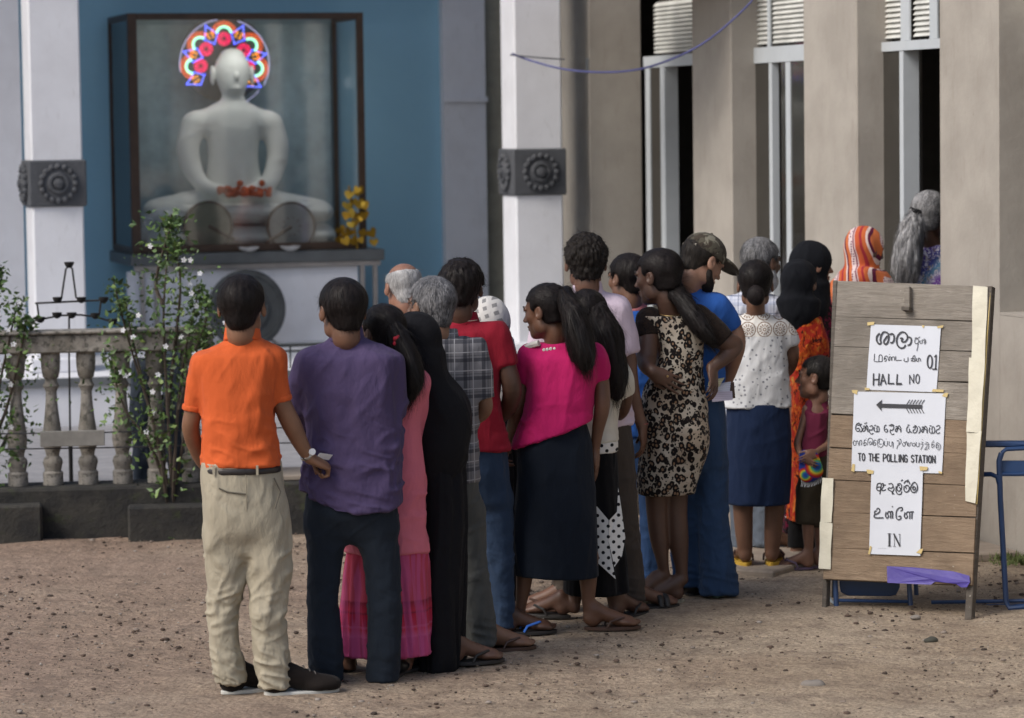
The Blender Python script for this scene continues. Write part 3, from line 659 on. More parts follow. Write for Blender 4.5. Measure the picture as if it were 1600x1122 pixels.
for a in petal:
    c = pol(262 if a != 91 else 280, a)
    for r_, n in ((30,8),(50,14),(68,19)): fl_ += arc(c[0], c[1], r_, 0, 360-360/n, n)
leds('pink_lamp', fl_, (1.0,.01,.12), 2.2)
# golden ornament
r2 = random.Random(11); gb = SQ(557,392,-.62)
go_ = Thing('golden_ornament', SP(upx(560,CVF-.06)[0], CVF-.06, cz0), 'cluster of shiny golden heart leaves standing at the right end of the case', 'ornament')
gm_ = plain('gold_foil', (.42,.26,.035), .28, .9, var=.3)
for i in range(26):
    y = r2.uniform(295,388); w_ = 8+24*(y-295)/93; x = 556+r2.uniform(-w_, w_); z = upx(x, CVF-.07, y); c = SP(z[0], CVF-.07+r2.uniform(-.05,.02), z[1]); a = r2.uniform(-.6,.6); s_ = r2.uniform(.035,.05)
    ax = (UU*math.cos(a)+Z3*math.sin(a), Z3*math.cos(a)-UU*math.sin(a)); nrm_ = (-VV+UU*r2.uniform(-.6,.6)+Z3*r2.uniform(-.4,.6)).normalized(); e1 = ax[0]-nrm_*ax[0].dot(nrm_); e2 = nrm_.cross(e1)
    hp = [(0,-1),(.6,-.4),(.95,.15),(.8,.65),(.4,.75),(0,.4),(-.4,.75),(-.8,.65),(-.95,.15),(-.6,-.4)]
    m_ = MB().prism([c+e1*q[0]*s_+e2*q[1]*s_ for q in hp], nrm_*.006); go_.add(m_, 'heart_leaf', gm_)
go_.add(MB().tube([SP(upx(557,CVF-.05)[0], CVF-.05, cz0), SP(upx(545,CVF-.05,285)[0], CVF-.05, upx(545,CVF-.05,290)[1])], .008), 'stem', gm_)
for x, lab in ((387,'small white bowl on the dark slab, left of two'), (452,'small white bowl on the dark slab, right of two')):
    c = SP(upx(x,CVF-.07)[0], CVF-.065, cz0+.0); o = MB().lathe([(.03,0),(.07,.02),(.085,.04),(.075,.038),(.02,.012)], (0,0,0), 18).build('bowl', plain('bowl_white', (.6,.6,.6), .4), smooth=True); o.location = c+Z3*-.001; tag(o, lab, 'bowl')

# ---- balustrade in front of the porch
stone = NT('stone_mossy'); t = stone; n = t.noise(7, 5, .65); t.col(t.mix(t.ramp(n, [(.35, 0), (.65, 1)]), (.17,.155,.13), (.33,.31,.28))); t.col(t.mix(t.ramp(t.noise(26, 5, .7), [(.5, 0), (.62, .85)]), t.b.inputs['Base Color'].links[0].from_socket, (.06,.058,.05))); t.rough(.95); t.bump(t.noise(40, 5, .7), .008); stone = t.m
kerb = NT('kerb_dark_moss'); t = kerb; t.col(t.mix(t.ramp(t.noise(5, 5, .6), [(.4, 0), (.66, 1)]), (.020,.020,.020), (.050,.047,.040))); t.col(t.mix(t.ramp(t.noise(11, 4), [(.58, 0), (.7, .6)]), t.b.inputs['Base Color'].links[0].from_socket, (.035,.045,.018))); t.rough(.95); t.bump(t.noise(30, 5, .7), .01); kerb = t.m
B0 = G(-40, 846); B1 = G(560, 829); bd = (B1-B0).normalized(); bn = Vector((bd.y, -bd.x, 0)); BFR = (bd, -bn, Z3)
def BP(s_, n_, z): return B0+bd*s_-bn*n_+Z3*z
def spx(px, n_=0., y=650):
    d = ray(px, y); C_ = Vector((0,0,CAM_H)); q = BP(0,n_,0)-C_; tt = q.dot(bn)/d.dot(bn); P_ = C_+d*tt; return (P_-B0).dot(bd), P_.z
def bbox_(s0, s1, n0, n1, z0, z1): return MB().box(BP((s0+s1)/2, (n0+n1)/2, (z0+z1)/2), ((s1-s0)/2, (n1-n0)/2, (z1-z0)/2), BFR)
zt_ = spx(130, .15, 757)[1]; rz0 = spx(130, .15, 550)[1]; rz1 = spx(130, .15, 521)[1]
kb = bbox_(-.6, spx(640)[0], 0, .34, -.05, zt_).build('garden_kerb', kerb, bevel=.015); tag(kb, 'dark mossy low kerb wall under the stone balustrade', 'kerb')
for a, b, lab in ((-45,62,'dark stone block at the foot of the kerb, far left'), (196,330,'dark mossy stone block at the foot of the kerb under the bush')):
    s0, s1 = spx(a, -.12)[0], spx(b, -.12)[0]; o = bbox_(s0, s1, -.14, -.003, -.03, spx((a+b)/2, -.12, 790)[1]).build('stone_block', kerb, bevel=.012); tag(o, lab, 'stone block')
o = bbox_(spx(430)[0], spx(640)[0], .05, .5, zt_+.002, zt_+.03).build('ledge', plain('ledge_pale', (.26,.22,.18), .9), bevel=.005); tag(o, 'pale stone ledge on the kerb between the two front men', 'ledge')
bal = Thing('balustrade', BP(1, .17, zt_), 'weathered grey stone balustrade with turned balusters and a thick handrail', 'balustrade')
sE = spx(335, .17)[0]
bal.add(bbox_(-.6, sE, .09, .25, rz0, rz1), 'handrail', stone, bevel=.008); bal.add(bbox_(-.6, sE, .07, .27, rz1+.001, rz1+.02), 'rail_cap', stone, bevel=.006)
Hb = rz0-zt_; pr = [(.056,0),(.056,.075),(.045,.085),(.050,.11),(.056,.135),(.050,.16),(.036,.175),(.040,.20),(.052,.235),(.056,.28),(.050,.34),(.040,.42),(.033,.50),(.030,.56),(.034,.575),(.046,.60),(.034,.625),(.033,.64),(.044,.655),(.052,.70),(.054,.74),(.054,.80)]
pr = [(r_, z/.80*(Hb-.002)) for r_, z in pr]
first = None
for px in (-30, 26, 81, 136, 190, 244, 298):
    c = BP(spx(px, .17)[0], .17, zt_+.001)
    if first is None: first = bal.add(MB().lathe(pr, c, 16, BFR, math.pi/16), 'baluster', stone, smooth=True); fc = c
    else:
        ob = bal.dup(first, c-fc)
bal.add(bbox_(spx(317,.17)[0], spx(337,.17)[0], .07, .27, zt_+.001, rz0-.001), 'end_post', stone, bevel=.006)
for y, lab in ((674,'upper'),(698,'lower')):
    a = BP(-.6, .05, spx(60,.05,y)[1]); b = BP(spx(520,.05)[0], .05, spx(330,.05,y-3)[1]); o = MB().tube([a-a, (b-a)*.5-Z3*.008, b-a], .004, 6).build('wire', plain('wire_dark', (.03,.03,.035), .5)); o.location = a; tag(o, lab+' thin dark wire stretched along the balustrade', 'wire')
o = bbox_(spx(62,.03)[0], spx(163,.03)[0], .0, .03, spx(110,.02,697)[1], spx(110,.02,673)[1]); ob = Thing('wooden_board', BP(spx(110,.03)[0], .02, spx(110,.02,697)[1]), 'short grey board fixed across two balusters', 'board'); ob.add(o, 'plank', plain('board_grey', (.20,.195,.18), .9, var=.25), bevel=.003)
# dark wrapped pillars behind the balustrade
for px0, px1, yt, lab in ((202,241,556,'dark blue grey covered pillar behind the balustrade, left one'), (255,292,550,'dark blue grey covered pillar behind the balustrade, right one')):
    s0, zt2 = spx((px0+px1)/2, .7, yt); c = BP(s0, .7, 0); w_ = (px1-px0)/2/282; f = SDF(.012,.02); 
    f.stack([(0.0,0,0,w_*.85,w_*.8),(.3,.01,0,w_*.9,w_*.8),(.6,-.01,0,w_,w_*.9),(.9,.0,0,w_*.95,w_*.9),(zt2-.03,0,0,w_*.9,w_*.8),(zt2,0,0,w_*.6,w_*.6)], n=3)
    V_, F_ = f.mesh(lambda V, N: folds(V, (.3,.1,1), 8, 4, .02, .3, px0)+.02*(vnoise(V*8)-.5)); o = mesh_obj('covered_pillar', V_, F_, cloth('tarpaulin_blue', (.035,.045,.062), fold=.008)); o.location = c; tag(o, lab, 'pillar')
pv = MB().prism([BP(-.6,.345,0), BP(spx(1000)[0],.345,0), SP(4.2,-.54,0)-Z3*0, SP(-3.5,-.54,0)-Z3*0], (0,0,max(.05, zt_-.05))).build('paved_floor', plain('paving_grey', (.27,.27,.285), .85, bump=.004)); tag(pv, kind='structure')
# ---- oil lamp stand
DL = 18.1; soot = plain('iron_soot', (.012,.011,.011), .7); lamp_o = Vector((W(110,700,DL).x, DL, 0)); ls = Thing('oil_lamp_stand', lamp_o, 'black iron stand with tiers of small oil cups above the balustrade', 'lamp stand')
def LW(x, y): return W(x, y, DL)
for pts in ([(96,466),(103,420),(108,416),(113,420),(119,466)], [(55,474),(160,469)], [(58,474),(61,498)], [(158,470),(155,492)], [(58,500),(95,493),(125,492),(150,495),(178,504),(205,520)], [(205,520),(225,545),(246,585),(250,640),(258,720)], [(108,493),(108,560),(110,700)], [(33,512),(58,500)]):
    ls.add(MB().tube([LW(*q) for q in pts], .006, 6), 'rod', soot, smooth=True)
cup = None
for x, y in ((108,411),(90,466),(127,466),(162,466),(63,497),(89,490),(112,490),(149,491),(176,500),(205,517),(32,508),(5,530),(233,555),(249,619),(250,643)):
    c = LW(x, y)
    if cup is None: cup = ls.add(MB().lathe([(.006,-.028),(.018,-.022),(.026,-.008),(.029,.006),(.025,.006),(.01,-.008)], c, 12), 'oil_cup', soot, smooth=True); cc_ = c
    else: ls.dup(cup, c-cc_)
ls.add(MB().tube([Vector((lamp_o.x, DL, .0)), LW(110,690)], .012), 'post', soot)

# ---- flowering bushes
t = NT('leaf_green'); n_ = t.n('ShaderNodeNewGeometry'); t.col(t.ramp(n_.outputs['Random Per Island'], [(0, (.035,.07,.022)), (.5, (.07,.13,.035)), (.85, (.11,.19,.05)), (1, (.20,.28,.08))])); t.rough(.45); leafm = t.m
bark = plain('stem_bark', (.055,.042,.032), .9, var=.3); petm = plain('petal_white', (.62,.63,.66), .7)
def bush(base, stems, label, nleaf, nflow, seed, D):
    r_ = random.Random(seed); T_ = Thing('flowering_bush', base, label, 'bush'); V = []; F = []; fm = MB(); tips = []
    for st2 in stems:
        P_ = catmull([list(W(x, y, D+r_.uniform(-.06,.06))) for x, y in st2], 5); T_.add(MB().tube([Vector(q) for q in P_], [.012*(1-.7*i/len(P_)) for i in range(len(P_))], 5), 'stem', bark, smooth=True)
        tips.append(P_)
    def leaf(c, d, s_):
        n0 = len(V); d = d.normalized(); sd_ = d.cross(Vector((r_.uniform(-1,1), r_.uniform(-1,1), r_.uniform(-.2,1)))).normalized(); up_ = d.cross(sd_)
        for q in ((0,0,0),(.35,.28,.04),(1,0,-.06),(.35,-.28,.04)): V.append(c+d*s_*q[0]+sd_*s_*q[1]+up_*s_*q[2])
        F.append((n0, n0+1, n0+2)); F.append((n0, n0+2, n0+3))
    for i in range(nleaf):
        P_ = tips[r_.randrange(len(tips))]; k_ = min(len(P_)-1, int(len(P_)*(r_.random()**.55))); w_ = .02+.07*(k_/len(P_) < .8)
        c = Vector(P_[k_])+Vector((r_.gauss(0, w_), r_.gauss(0, w_), r_.gauss(0, w_*.8))); leaf(c, Vector((r_.gauss(0,1), r_.gauss(0,1), r_.gauss(.3,.7))), r_.uniform(.022,.050))
    T_.add(type('M', (), {})() if False else _mb(V, F), 'leaves', leafm, kind='stuff')
    for i in range(nflow):
        P_ = tips[r_.randrange(len(tips))]; k_ = min(len(P_)-1, int(len(P_)*(.35+.65*r_.random()))); c = Vector(P_[k_])+Vector((r_.gauss(0,.07), r_.uniform(-.16,-.02), r_.gauss(0,.05))); fr_ = MB()
        nd = Vector((r_.uniform(-.5,.5), -1, r_.uniform(0,.8))).normalized(); e1 = nd.orthogonal().normalized(); e2 = nd.cross(e1)
        for k in range(5):
            a = k*1.2566; dd = e1*math.cos(a)+e2*math.sin(a); ee = nd.cross(dd); s_ = .018
            n0 = len(fr_.v); fr_.v += [c, c+dd*s_*.6+ee*s_*.35+nd*.004, c+dd*s_, c+dd*s_*.6-ee*s_*.35+nd*.004]; fr_.f.append((n0, n0+1, n0+2, n0+3))
        T_.add(fr_, 'flower', petm)
    return T_
def _mb(V, F): m_ = MB(); m_.v = V; m_.f = F; return m_
bb = G(268, 838)
bush(bb, [[(268,835),(262,760),(245,680),(225,610),(205,545),(190,490),(178,440)], [(270,835),(268,740),(262,640),(258,560),(256,480),(262,400),(268,335)], [(270,830),(272,740),(278,640),(288,560),(300,500),(312,450)], [(266,830),(255,740),(240,660),(222,590),(205,520),(196,470)],
    [(268,800),(285,700),(300,620),(308,560),(318,520)], [(262,760),(232,690),(196,640),(170,560)], [(262,640),(276,520),(282,440),(272,380)], [(256,480),(244,440),(262,370),(272,345)], [(280,640),(300,560),(322,500),(318,470)]], 'thin bush with white star flowers growing in front of the balustrade', 2300, 24, 3, bb.y+.05)
bb = G(-20, 842)
bush(bb, [[(-20,840),(-15,700),(0,600),(15,530),(28,470)], [(-20,840),(-25,650),(-10,500),(0,420)], [(-15,700),(10,640),(30,560),(42,500)], [(-20,800),(-5,720),(12,680),(25,650)]], 'thin flowering bush cut by the left edge of the photo', 1100, 8, 4, bb.y+.05)
t = NT('leaf_low'); t.col((.03,.06,.015)); 
# weeds by the hall
r_ = random.Random(8); V = []; F = []
for i in range(260):
    g = G(1560+r_.gauss(30,18), 876+r_.uniform(-5,8)); n0 = len(V); a = r_.uniform(0,6.28); h_ = r_.uniform(.01,.05); w_ = .006; d = Vector((math.cos(a), math.sin(a), 0))
    V += [g-d*w_, g+d*w_, g+Vector((r_.gauss(0,.02), r_.gauss(0,.02), h_))]; F.append((n0, n0+1, n0+2))
o = _mb(V, F).build('grass_tufts', plain('grass_green', (.10,.13,.035), .8, var=.4)); tag(o, kind='stuff')
# blue cord strung between column and hall
m_ = [(W(x, y, d)) for x, y, d in ((800,84,21.9),(830,95,21.9),(880,108,21.5),(940,113,21.0),(1000,108,20.6),(1060,88,20.3),(1110,60,20.1),(1165,12,19.9),(1190,-20,19.8))]
c_ = m_[0]; o = MB().tube([q-c_ for q in [Vector(v) for v in catmull([list(q) for q in m_], 4)]], .007, 6).build('blue_cord', plain('cord_blue', (.10,.11,.28), .7)); o.location = c_; tag(o, 'blue grey cord hanging in a slack curve from the white column to the hall', 'cord')
m_ = [(W(x, y, d)) for x, y, d in ((797,86,21.9),(840,90,21.95),(882,93,22.0))]; c_ = m_[0]; o = MB().tube([q-c_ for q in m_], .005, 6).build('cord', plain('cord_grey', (.16,.17,.2), .7)); o.location = c_; tag(o, 'short grey cord tied round the white column above the carved block', 'cord')
# ================================================================ people
FINGERS = [(.030,.082,.0080,.0), (.010,.088,.0083,.0), (-.011,.082,.0078,.0), (-.030,.064,.0070,.0)]
@cached
def strand_mat(c, c2=None):
    t = NT('hair_strand_%.3f' % c[0]); g = t.n('ShaderNodeNewGeometry'); c2 = c2 or (.017,.015,.014)
    t.col(t.ramp(g.outputs['Random Per Island'], [(0, sc3(c, .4)), (.6, c), (1, c2)])); t.rough(.42); t.b.inputs['Specular IOR Level'].default_value = .22; return t.m
class Person:
    sm2 = None; k_ = 1.0
    def __init__(s, label, base, skin=(.16,.085,.05), d=None, z=0.0, h=None):
        g = G(base[0], base[1], z) if d is None else Vector((W(base[0], base[1], d).x, d, z))
        s.base = g; s.d = g.y; s.S = FPX/g.y; s.f = SDF(.0050, .014); s.zf = None; s.root = empty('person', g, label, 'person', 'people queueing at the hall')
        s.skin = skin; s.sm = skin_mat('skin_%.3f' % skin[0], skin); s.body = []; s.o = np.array(g)
    def L(s, px, py, dz=0): return np.array(W(px, py, s.d+dz))-s.o
    def rows(s, pts):
        return [(*s.L(p[0], p[1], p[2]), p[3]/2/s.S) for p in pts]
    def mesh(s, name, sdf, mat, disp=None, smooth=1, parent=None):
        V, F = sdf.mesh(disp, smooth)
        if not len(V): return None
        s.last = (V, F); return mesh_obj(name, V, F, mat, parent or s.root)
    def srows(s, rows, yaw=0, dz=0):
        """rows: py, xl, xr, half depth in metres, [extra dz]"""
        out = []; c, sn = math.cos(yaw), math.sin(yaw)
        for r in rows:
            py, xl, xr, b = r[:4]; e = r[4] if len(r) > 4 else 0
            C = s.L((xl+xr)/2, py, dz+e); w = (xr-xl)/2/s.S
            a = math.sqrt(max(w*w-(b*sn)**2, (w*.5)**2))/max(abs(c), .35); out.append((C[2], C[0], C[1], a, b))
        return out
    def strands(s, parent, mat, flow, n=2200, L=.035, w=.0013, lift=.06, R0=.085, keep=None, seed=1):
        V, F = s.last; r = np.random.RandomState(seed); N = vnormals(V, F); P = V[F[:,0]]; Nn = N[F[:,0]]
        if keep is not None: m = keep(P); P = P[m]; Nn = Nn[m]
        if len(P) < 10: return
        i = r.randint(0, len(P), n); P = P[i]+r.normal(0, .002, (n,3)); Nn = Nn[i]; D = flow(P)+r.normal(0, .16, (n,3)); D -= Nn*(D*Nn).sum(1)[:,None]; D /= np.linalg.norm(D, axis=1)[:,None]+1e-9
        B = np.cross(D, Nn); Ls = L*(.5+r.rand(n)); lf = lift*(r.rand(n)**3*3); out = []
        for k in range(4):
            t = (k/3*Ls)[:,None]; C = P+D*t-Nn*(t*t/(2*R0))+Nn*(.0008+lf[:,None]*t); ww = w*(1-.8*k/3)*.5; out += [C-B*ww, C+B*ww]
        VV2 = np.stack(out, 1).reshape(-1, 3); q = np.array([(0,1,3,2),(2,3,5,4),(4,5,7,6)]); FF = (q[None]+8*np.arange(n)[:,None,None]).reshape(-1, 4)
        o = mesh_obj('hair_strands', VV2, FF, mat, parent); o['kind'] = 'stuff'; return o
    # ---- head
    def head(s, px, py, sc=1.0, yaw=0, pitch=0, roll=0, dz=0, neck=None, female=False, child=False, nw=.056, beard=None, brow=(.02,.015,.012)):
        c = s.L(px, py, dz); yaw, pitch, roll = R(yaw), R(pitch), R(roll)
        M = np.array(Matrix.Rotation(-yaw, 3, 'Z') @ Matrix.Rotation(-pitch, 3, 'X') @ Matrix.Rotation(roll, 3, 'Y'))
        s.hc, s.hM, s.hs = c, M, sc; T = lambda p: c+sc*(M@np.array(p, float)); s.T = T
        f = s.f
        E = lambda p, r, k=None, op='u', m=None: f.ell(T(p), np.array(r)*sc, M if m is None else M@m, k, op)
        E((0,-.014,.034), (.075,.094,.079)); E((0,.026,-.022), (.058,.062,.084), k=.03*sc)
        E((0,.038,-.078), (.042,.044,.034), k=.025*sc); E((0,.068,-.096), (.019,.017,.016), k=.02*sc)
        for x in (-1,1):
            E((x*.036,.060,-.018), (.024,.022,.022), k=.02*sc); E((x*.052,.01,-.062), (.016,.03,.03), k=.02*sc)
            E((x*.031,.092,.010), (.016,.010,.010), k=.012*sc, op='s')
            m = np.array(Euler((0.12,0,x*-.35)).to_matrix())
            E((x*.084,-.008,-.004), (.0085,.019,.032), k=.006*sc, m=m); E((x*.090,-.002,.002), (.004,.010,.017), k=.004*sc, op='s', m=m)
            E((x*.031,.0795,.0185), (.0155,.010,.0055), k=.004*sc); E((x*.031,.078,.0005), (.014,.009,.004), k=.004*sc)
            E((x*.013,.094,-.030), (.0085,.010,.0075), k=.006*sc)
        E((0,.082,.026), (.045,.010,.010), k=.014*sc)
        f.limb([(*T((0,.086,.012)), .007*sc), (*T((0,.097,-.008)), .008*sc), (*T((0,.108,-.027)), .0105*sc)], k=.009*sc)
        E((0,.090,-.056), (.021,.0095,.0058), k=.005*sc); E((0,.089,-.069), (.018,.009,.0065), k=.005*sc); E((0,.098,-.0625), (.02,.005,.0016), k=.002*sc, op='s')
        nb = s.L(*neck) if neck is not None else T((0,-.035,-.17)); s.nb = nb
        nr = nw*sc*(.86 if female else 1)
        f.limb([(*T((0,-.022,-.045)), nr*.98), (*T((0,-.03,-.10)), nr*.94), (*nb, nr*.98), (*(nb+np.array([0,0,-.05])), nr*1.1)], k=.02)
        ew = plain('eye_white', (.20,.18,.16), .4); ei = plain('eye_iris', (.02,.012,.01), .2); bm = plain('eyebrow_hair', brow, .7)
        for x in (-1,1):
            q = MB().ball(T((x*.030,.0755,.009)), .0108*sc, 10, 6).build('eye', ew, s.root, True)
            MB().ball(T((x*.030,.0822,.009)), .0056*sc, 8, 5).build('iris', ei, q, True)
            MB().tube([T((x*.012,.0905,.028)), T((x*.030,.0915,.034)), T((x*.050,.079,.027))], [.0035*sc,.0042*sc,.002*sc], 6).build('eyebrow', bm, s.root, True)
            MB().tube([T((x*.017,.089,.012)), T((x*.031,.0915,.0175)), T((x*.046,.084,.011))], [.0012*sc,.002*sc,.0014*sc], 5).build('eyelash', ei, s.root, True)
        if beard:
            g = SDF(.005, .01); EB = lambda p, r, k=None, op='u': g.ell(T(p), np.array(r)*sc, M, k, op)
            EB((0,.030,-.075), (.052,.052,.042)); EB((0,.062,-.097), (.026,.022,.022), k=.02)
            for x in (-1,1): g.limb([(*T((x*.072,.006,-.02)), .010*sc), (*T((x*.066,.014,-.055)), .016*sc), (*T((x*.050,.045,-.085)), .020*sc), (*T((x*.02,.072,-.104)), .018*sc)], k=.015)
            if beard[1] > .5: EB((0,.055,-.115), (.032,.03,.03), k=.02)
            EB((0,.094,-.047), (.026,.010,.007), k=.006)
            EB((0,.100,-.0625), (.018,.012,.005), k=.003, op='s'); 
            p0 = T((0,0,-.028)); n0 = M@np.array([0,.35,1.0]); g.plane(p0, n0)
            s.mesh('beard', g, hair_mat('beard_%.2f' % beard[0][0], beard[0], sc3(beard[0], 2.2), .7), lambda V, N: .003*(vnoise(V*180)-.5))
        return s
    def hair(s, style='short', c=(.012,.010,.010), c2=None, t=.012, nape=-.085, line=.052, back=.012, rough=.5, lump=.0024, freq=60, sheen=None, side=0.0, bald=False):
        T, M, sc = s.T, s.hM, s.hs; f = SDF(.0048, .015*sc)
        E = lambda p, r, k=None, op='u': f.ell(T(p), np.array(r)*sc, M, k, op)
        E((0,-.014-t*.2,.036), (.075+t,.094+t,.079+t)); E((0,-.040,-.03), ((.050 if style == 'short' else .060)+t*.5,.056+t*.8,.065), k=.02*sc)
        o = T((0,0,0)); X, Y, Z = M[:,0], M[:,1], M[:,2]
        def keep(x, y, z):
            px, py, pz = x-o[0], y-o[1], z-o[2]
            ly = (px*Y[0]+py*Y[1]+pz*Y[2])/sc; lz = (px*Z[0]+py*Z[1]+pz*Z[2])/sc; lx = (px*X[0]+py*X[1]+pz*X[2])/sc
            A = np.maximum(ly-back, nape-lz)                                # behind the ears down to the nape
            B = np.maximum(line-lz-.25*np.abs(lx)*0, ly-.115+.35*np.maximum(0, .075-lz))
            Sd = np.maximum(np.maximum(ly-.042, -.012+side-lz), ly*.9-lz*.9-.02)     # temples
            return np.minimum(np.minimum(A, B), Sd)*sc
        f.func(keep, 'i', .012*sc)
        if bald: f.ell(T((0,.02,.125)), np.array((.088,.125,.098))*sc, M, .012, 's')
        for x in (-1,1):   # keep ears free
            f.ell(T((x*.088,.004,-.008)), np.array((.027,.029,.042))*sc, M, .008, 's')
        s.hc2 = (c, c2); hm = hair_mat('hair_%.3f_%.2f' % (c[0], rough), c, c2, rough)
        def disp(V, N): return lump*(vnoise(V*np.array([freq,freq,freq*.35]))-.5)*2+lump*.5*(vnoise(V*freq*2.6)-.5)
        s.hm = hm; s.hairo = s.mesh('hair', f, hm, disp)
        src = T((0,-.04,.115)) if style == 'short' else T((0,-.12,-.02 if nape > -.08 else -.05))
        sg = 1 if style == 'short' else -1
        fl = lambda P: sg*(P-src)/(np.linalg.norm(P-src, axis=1)[:,None]+1e-6)
        s.strands(s.hairo, strand_mat(c, c2), fl, n=2600, L=.030*sc if lump < .008 else .014, lift=(.10 if lump < .008 else .5) if style == 'short' else .03, seed=int(s.d*100) % 97)
        return s
    def lock(s, pts, mat=None, name='hair_length', flat=None, amp=.006, taper=True, h=.006):
        f = SDF(h, .015); f.limb(s.rows(pts), flat=flat)
        pa = np.array(s.rows(pts))[:,:3]; seg_ = pa[1:]-pa[:-1]; mid = (pa[1:]+pa[:-1])/2
        def fl(P): return seg_[np.argmin(((P[:,None,:]-mid[None])**2).sum(2), 1)]/.03
        o = s.mesh(name, f, mat or s.hm, lambda V, N: amp*(vnoise(V*np.array([55,55,7]))-.5)*2+amp*.5*(vnoise(V*np.array([140,140,16]))-.5)*2)
        s.strands(o, s.sm2 if mat else strand_mat(*s.hc2), fl, n=1300 if not mat else 500, L=.075, lift=.05, R0=9, w=.0016, seed=len(pts))
    # ---- arm with a hand; pts px,py,dz,w from shoulder to wrist
    def arm(s, pts, tip=None, palm=(1,0,0), thumb=1, curl=.5, hs=1.0, spread=.0, thumbc=.5, h=.0045, hand=True, curls=None):
        rw = s.rows(pts); f = s.f; f.limb(rw, k=.02); sh0 = np.array(rw[0][:3]); f.limb([(*sh0, rw[0][3]*.9), (*(s.nb+np.array([0,0,-.10*s.k_])), .045*s.k_)], k=.02, raw=True)
        wr = np.array(rw[-1][:3]); el = np.array(rw[-2][:3]); r = rw[-1][3]
        d = (s.L(*tip)-wr) if tip is not None else wr-el
        d = d/np.linalg.norm(d); n = np.array(palm, float); n -= d*(n@d); n /= np.linalg.norm(n); t = np.cross(d, n)*thumb
        s.wrist = (wr, d, n, t, r)
        if hand:
            M = np.stack([t, d, n], 1)
            f.limb([(*wr, r*.9), (*(wr+d*.03*hs), .026*hs)], k=.02, flat=(n, .65), raw=True)
            f.ell(wr+d*.052*hs, np.array((.041,.050,.0155))*hs, M, .016)
            f.ell(wr+d*.03*hs+t*.022*hs+n*.008*hs, np.array((.018,.034,.016))*hs, M, .014)
            for i, (off, L, rr, _) in enumerate(FINGERS):
                cu = curls[i] if curls else curl
                p = wr+d*(.090-.004*abs(i-1))*hs+t*off*hs; sp = off*spread*8; dd = d+t*sp; dd /= np.linalg.norm(dd); pts2 = [(*(p-dd*.012), rr*1.05*hs)]; ang = 0
                for j, q in enumerate((.44,.31,.25)):
                    ang += cu*(.9 if j == 0 else 1.15); v = dd*math.cos(ang)+n*math.sin(ang); pts2.append((*p, rr*(1.08-.12*j)*hs)); p = p+v*L*q*hs
                pts2.append((*p, rr*.72*hs)); f.limb(pts2, k=.004, raw=True)
            p = wr+d*.022*hs+t*.026*hs+n*.004*hs; v = d*.72+t*.62+n*.25*(1+thumbc); v /= np.linalg.norm(v); p2 = p+v*.040*hs
            v2 = d*.9+t*(.35-.6*thumbc)+n*(.25+.6*thumbc); v2 /= np.linalg.norm(v2); p3 = p2+v2*.032*hs; p4 = p3+(v2+n*.2*thumbc)*.022*hs
            f.limb([(*p, .0125*hs), (*p2, .0100*hs), (*p3, .0092*hs), (*p4, .0072*hs)], k=.008, raw=True)
        return s
    # ---- legs and feet
    def bare_leg(s, pts, foot=None, flat=None):
        f = s.f; rw = s.rows(pts); f.limb(rw, k=.02)
        if foot: s._foot(f, *foot); f.limb([(rw[-1][0], rw[-1][1], rw[-1][2], rw[-1][3]), (*(s.fp[0]+s.fp[4]*.03*s.fp[3]+s.fp[5]*.07*s.fp[3]), .029*s.fp[3])], k=.015, raw=True)
        s.legtops = getattr(s, 'legtops', [])+[rw[0]]; return s
    def _foot(s, f, px, py, dz, yaw, sole=.015, L=.245, lift=0.0, grow=0.0):
        p = s.L(px, py, dz); p[2] = sole+lift; y = R(yaw); k = L/.245
        fw = np.array([math.sin(y), math.cos(y), 0]); rt = np.array([math.cos(y), -math.sin(y), 0]); up = np.array([0,0,1.])
        if lift:   # heel raised: foot tips down to the toes
            a = math.asin(min(.9, lift/(.17*k))); fw2 = fw*math.cos(a)-up*math.sin(a); up2 = up*math.cos(a)+fw*math.sin(a)
        else: fw2, up2 = fw, up
        M = np.stack([rt, fw2, up2], 1); Tf = lambda x, yy, z: p+(rt*x+fw2*yy+up2*z)*k
        g = grow
        f.ell(Tf(0,.028,.034), np.array((.031,.036,.036))*k+g, M, .02)
        f.limb([(*Tf(0,.035,.085), .031*k+g), (*Tf(0,.08,.055), .032*k+g), (*Tf(0,.14,.032), .029*k+g), (*Tf(0,.185,.022), .022*k+g)], k=.02)
        f.ell(Tf(.004,.175,.018), np.array((.044,.045,.019))*k+g, M, .02)
        if grow == 0:
            for i, (x, L2, r) in enumerate([(-.030,.062,.0125), (-.010,.058,.0095), (.007,.052,.009), (.022,.044,.0085), (.036,.034,.008)]):
                x = x*s.fs; f.limb([(*Tf(x,.185,.013), r*k), (*Tf(x*1.05,.185+L2-.012,.011), r*k*.95)], k=.006, raw=True)
        else: f.ell(Tf(0,.215,.018), np.array((.040,.035,.020))*k+g, M, .02)
        if grow > 0: f.func(lambda X, Y, Z, z0=p[2]: z0-Z)
        elif not lift: s.zf = p[2] if s.zf is None else min(s.zf, p[2])
        s.fp = (p, fw, rt, k, fw2, up2); return Tf
    fs = 1
    def sole(s, mat, w=.047, t=.015, L=.255, heel=0.0, name='sandal', z0=0.0, strap=None, band=False, up=0):
        p, fw, rt, k, fw2, up2 = s.fp; p = p.copy(); p[2] = z0 if not up else p[2]-t; U = np.array([0,0,1.]); f2 = fw2 if up else fw; u2 = up2 if up else U
        out = []
        for i in range(20):
            a = 2*math.pi*i/20; y = .115+.128*math.sin(a); x = w*math.cos(a)*(1.0+.12*math.sin(a))*(1-.12*math.cos(2*a-math.pi))
            out.append(p+(rt*x+f2*y)*k)
        m = MB().prism(out, u2*t); o = m.build(name, mat, s.root, False, .002)
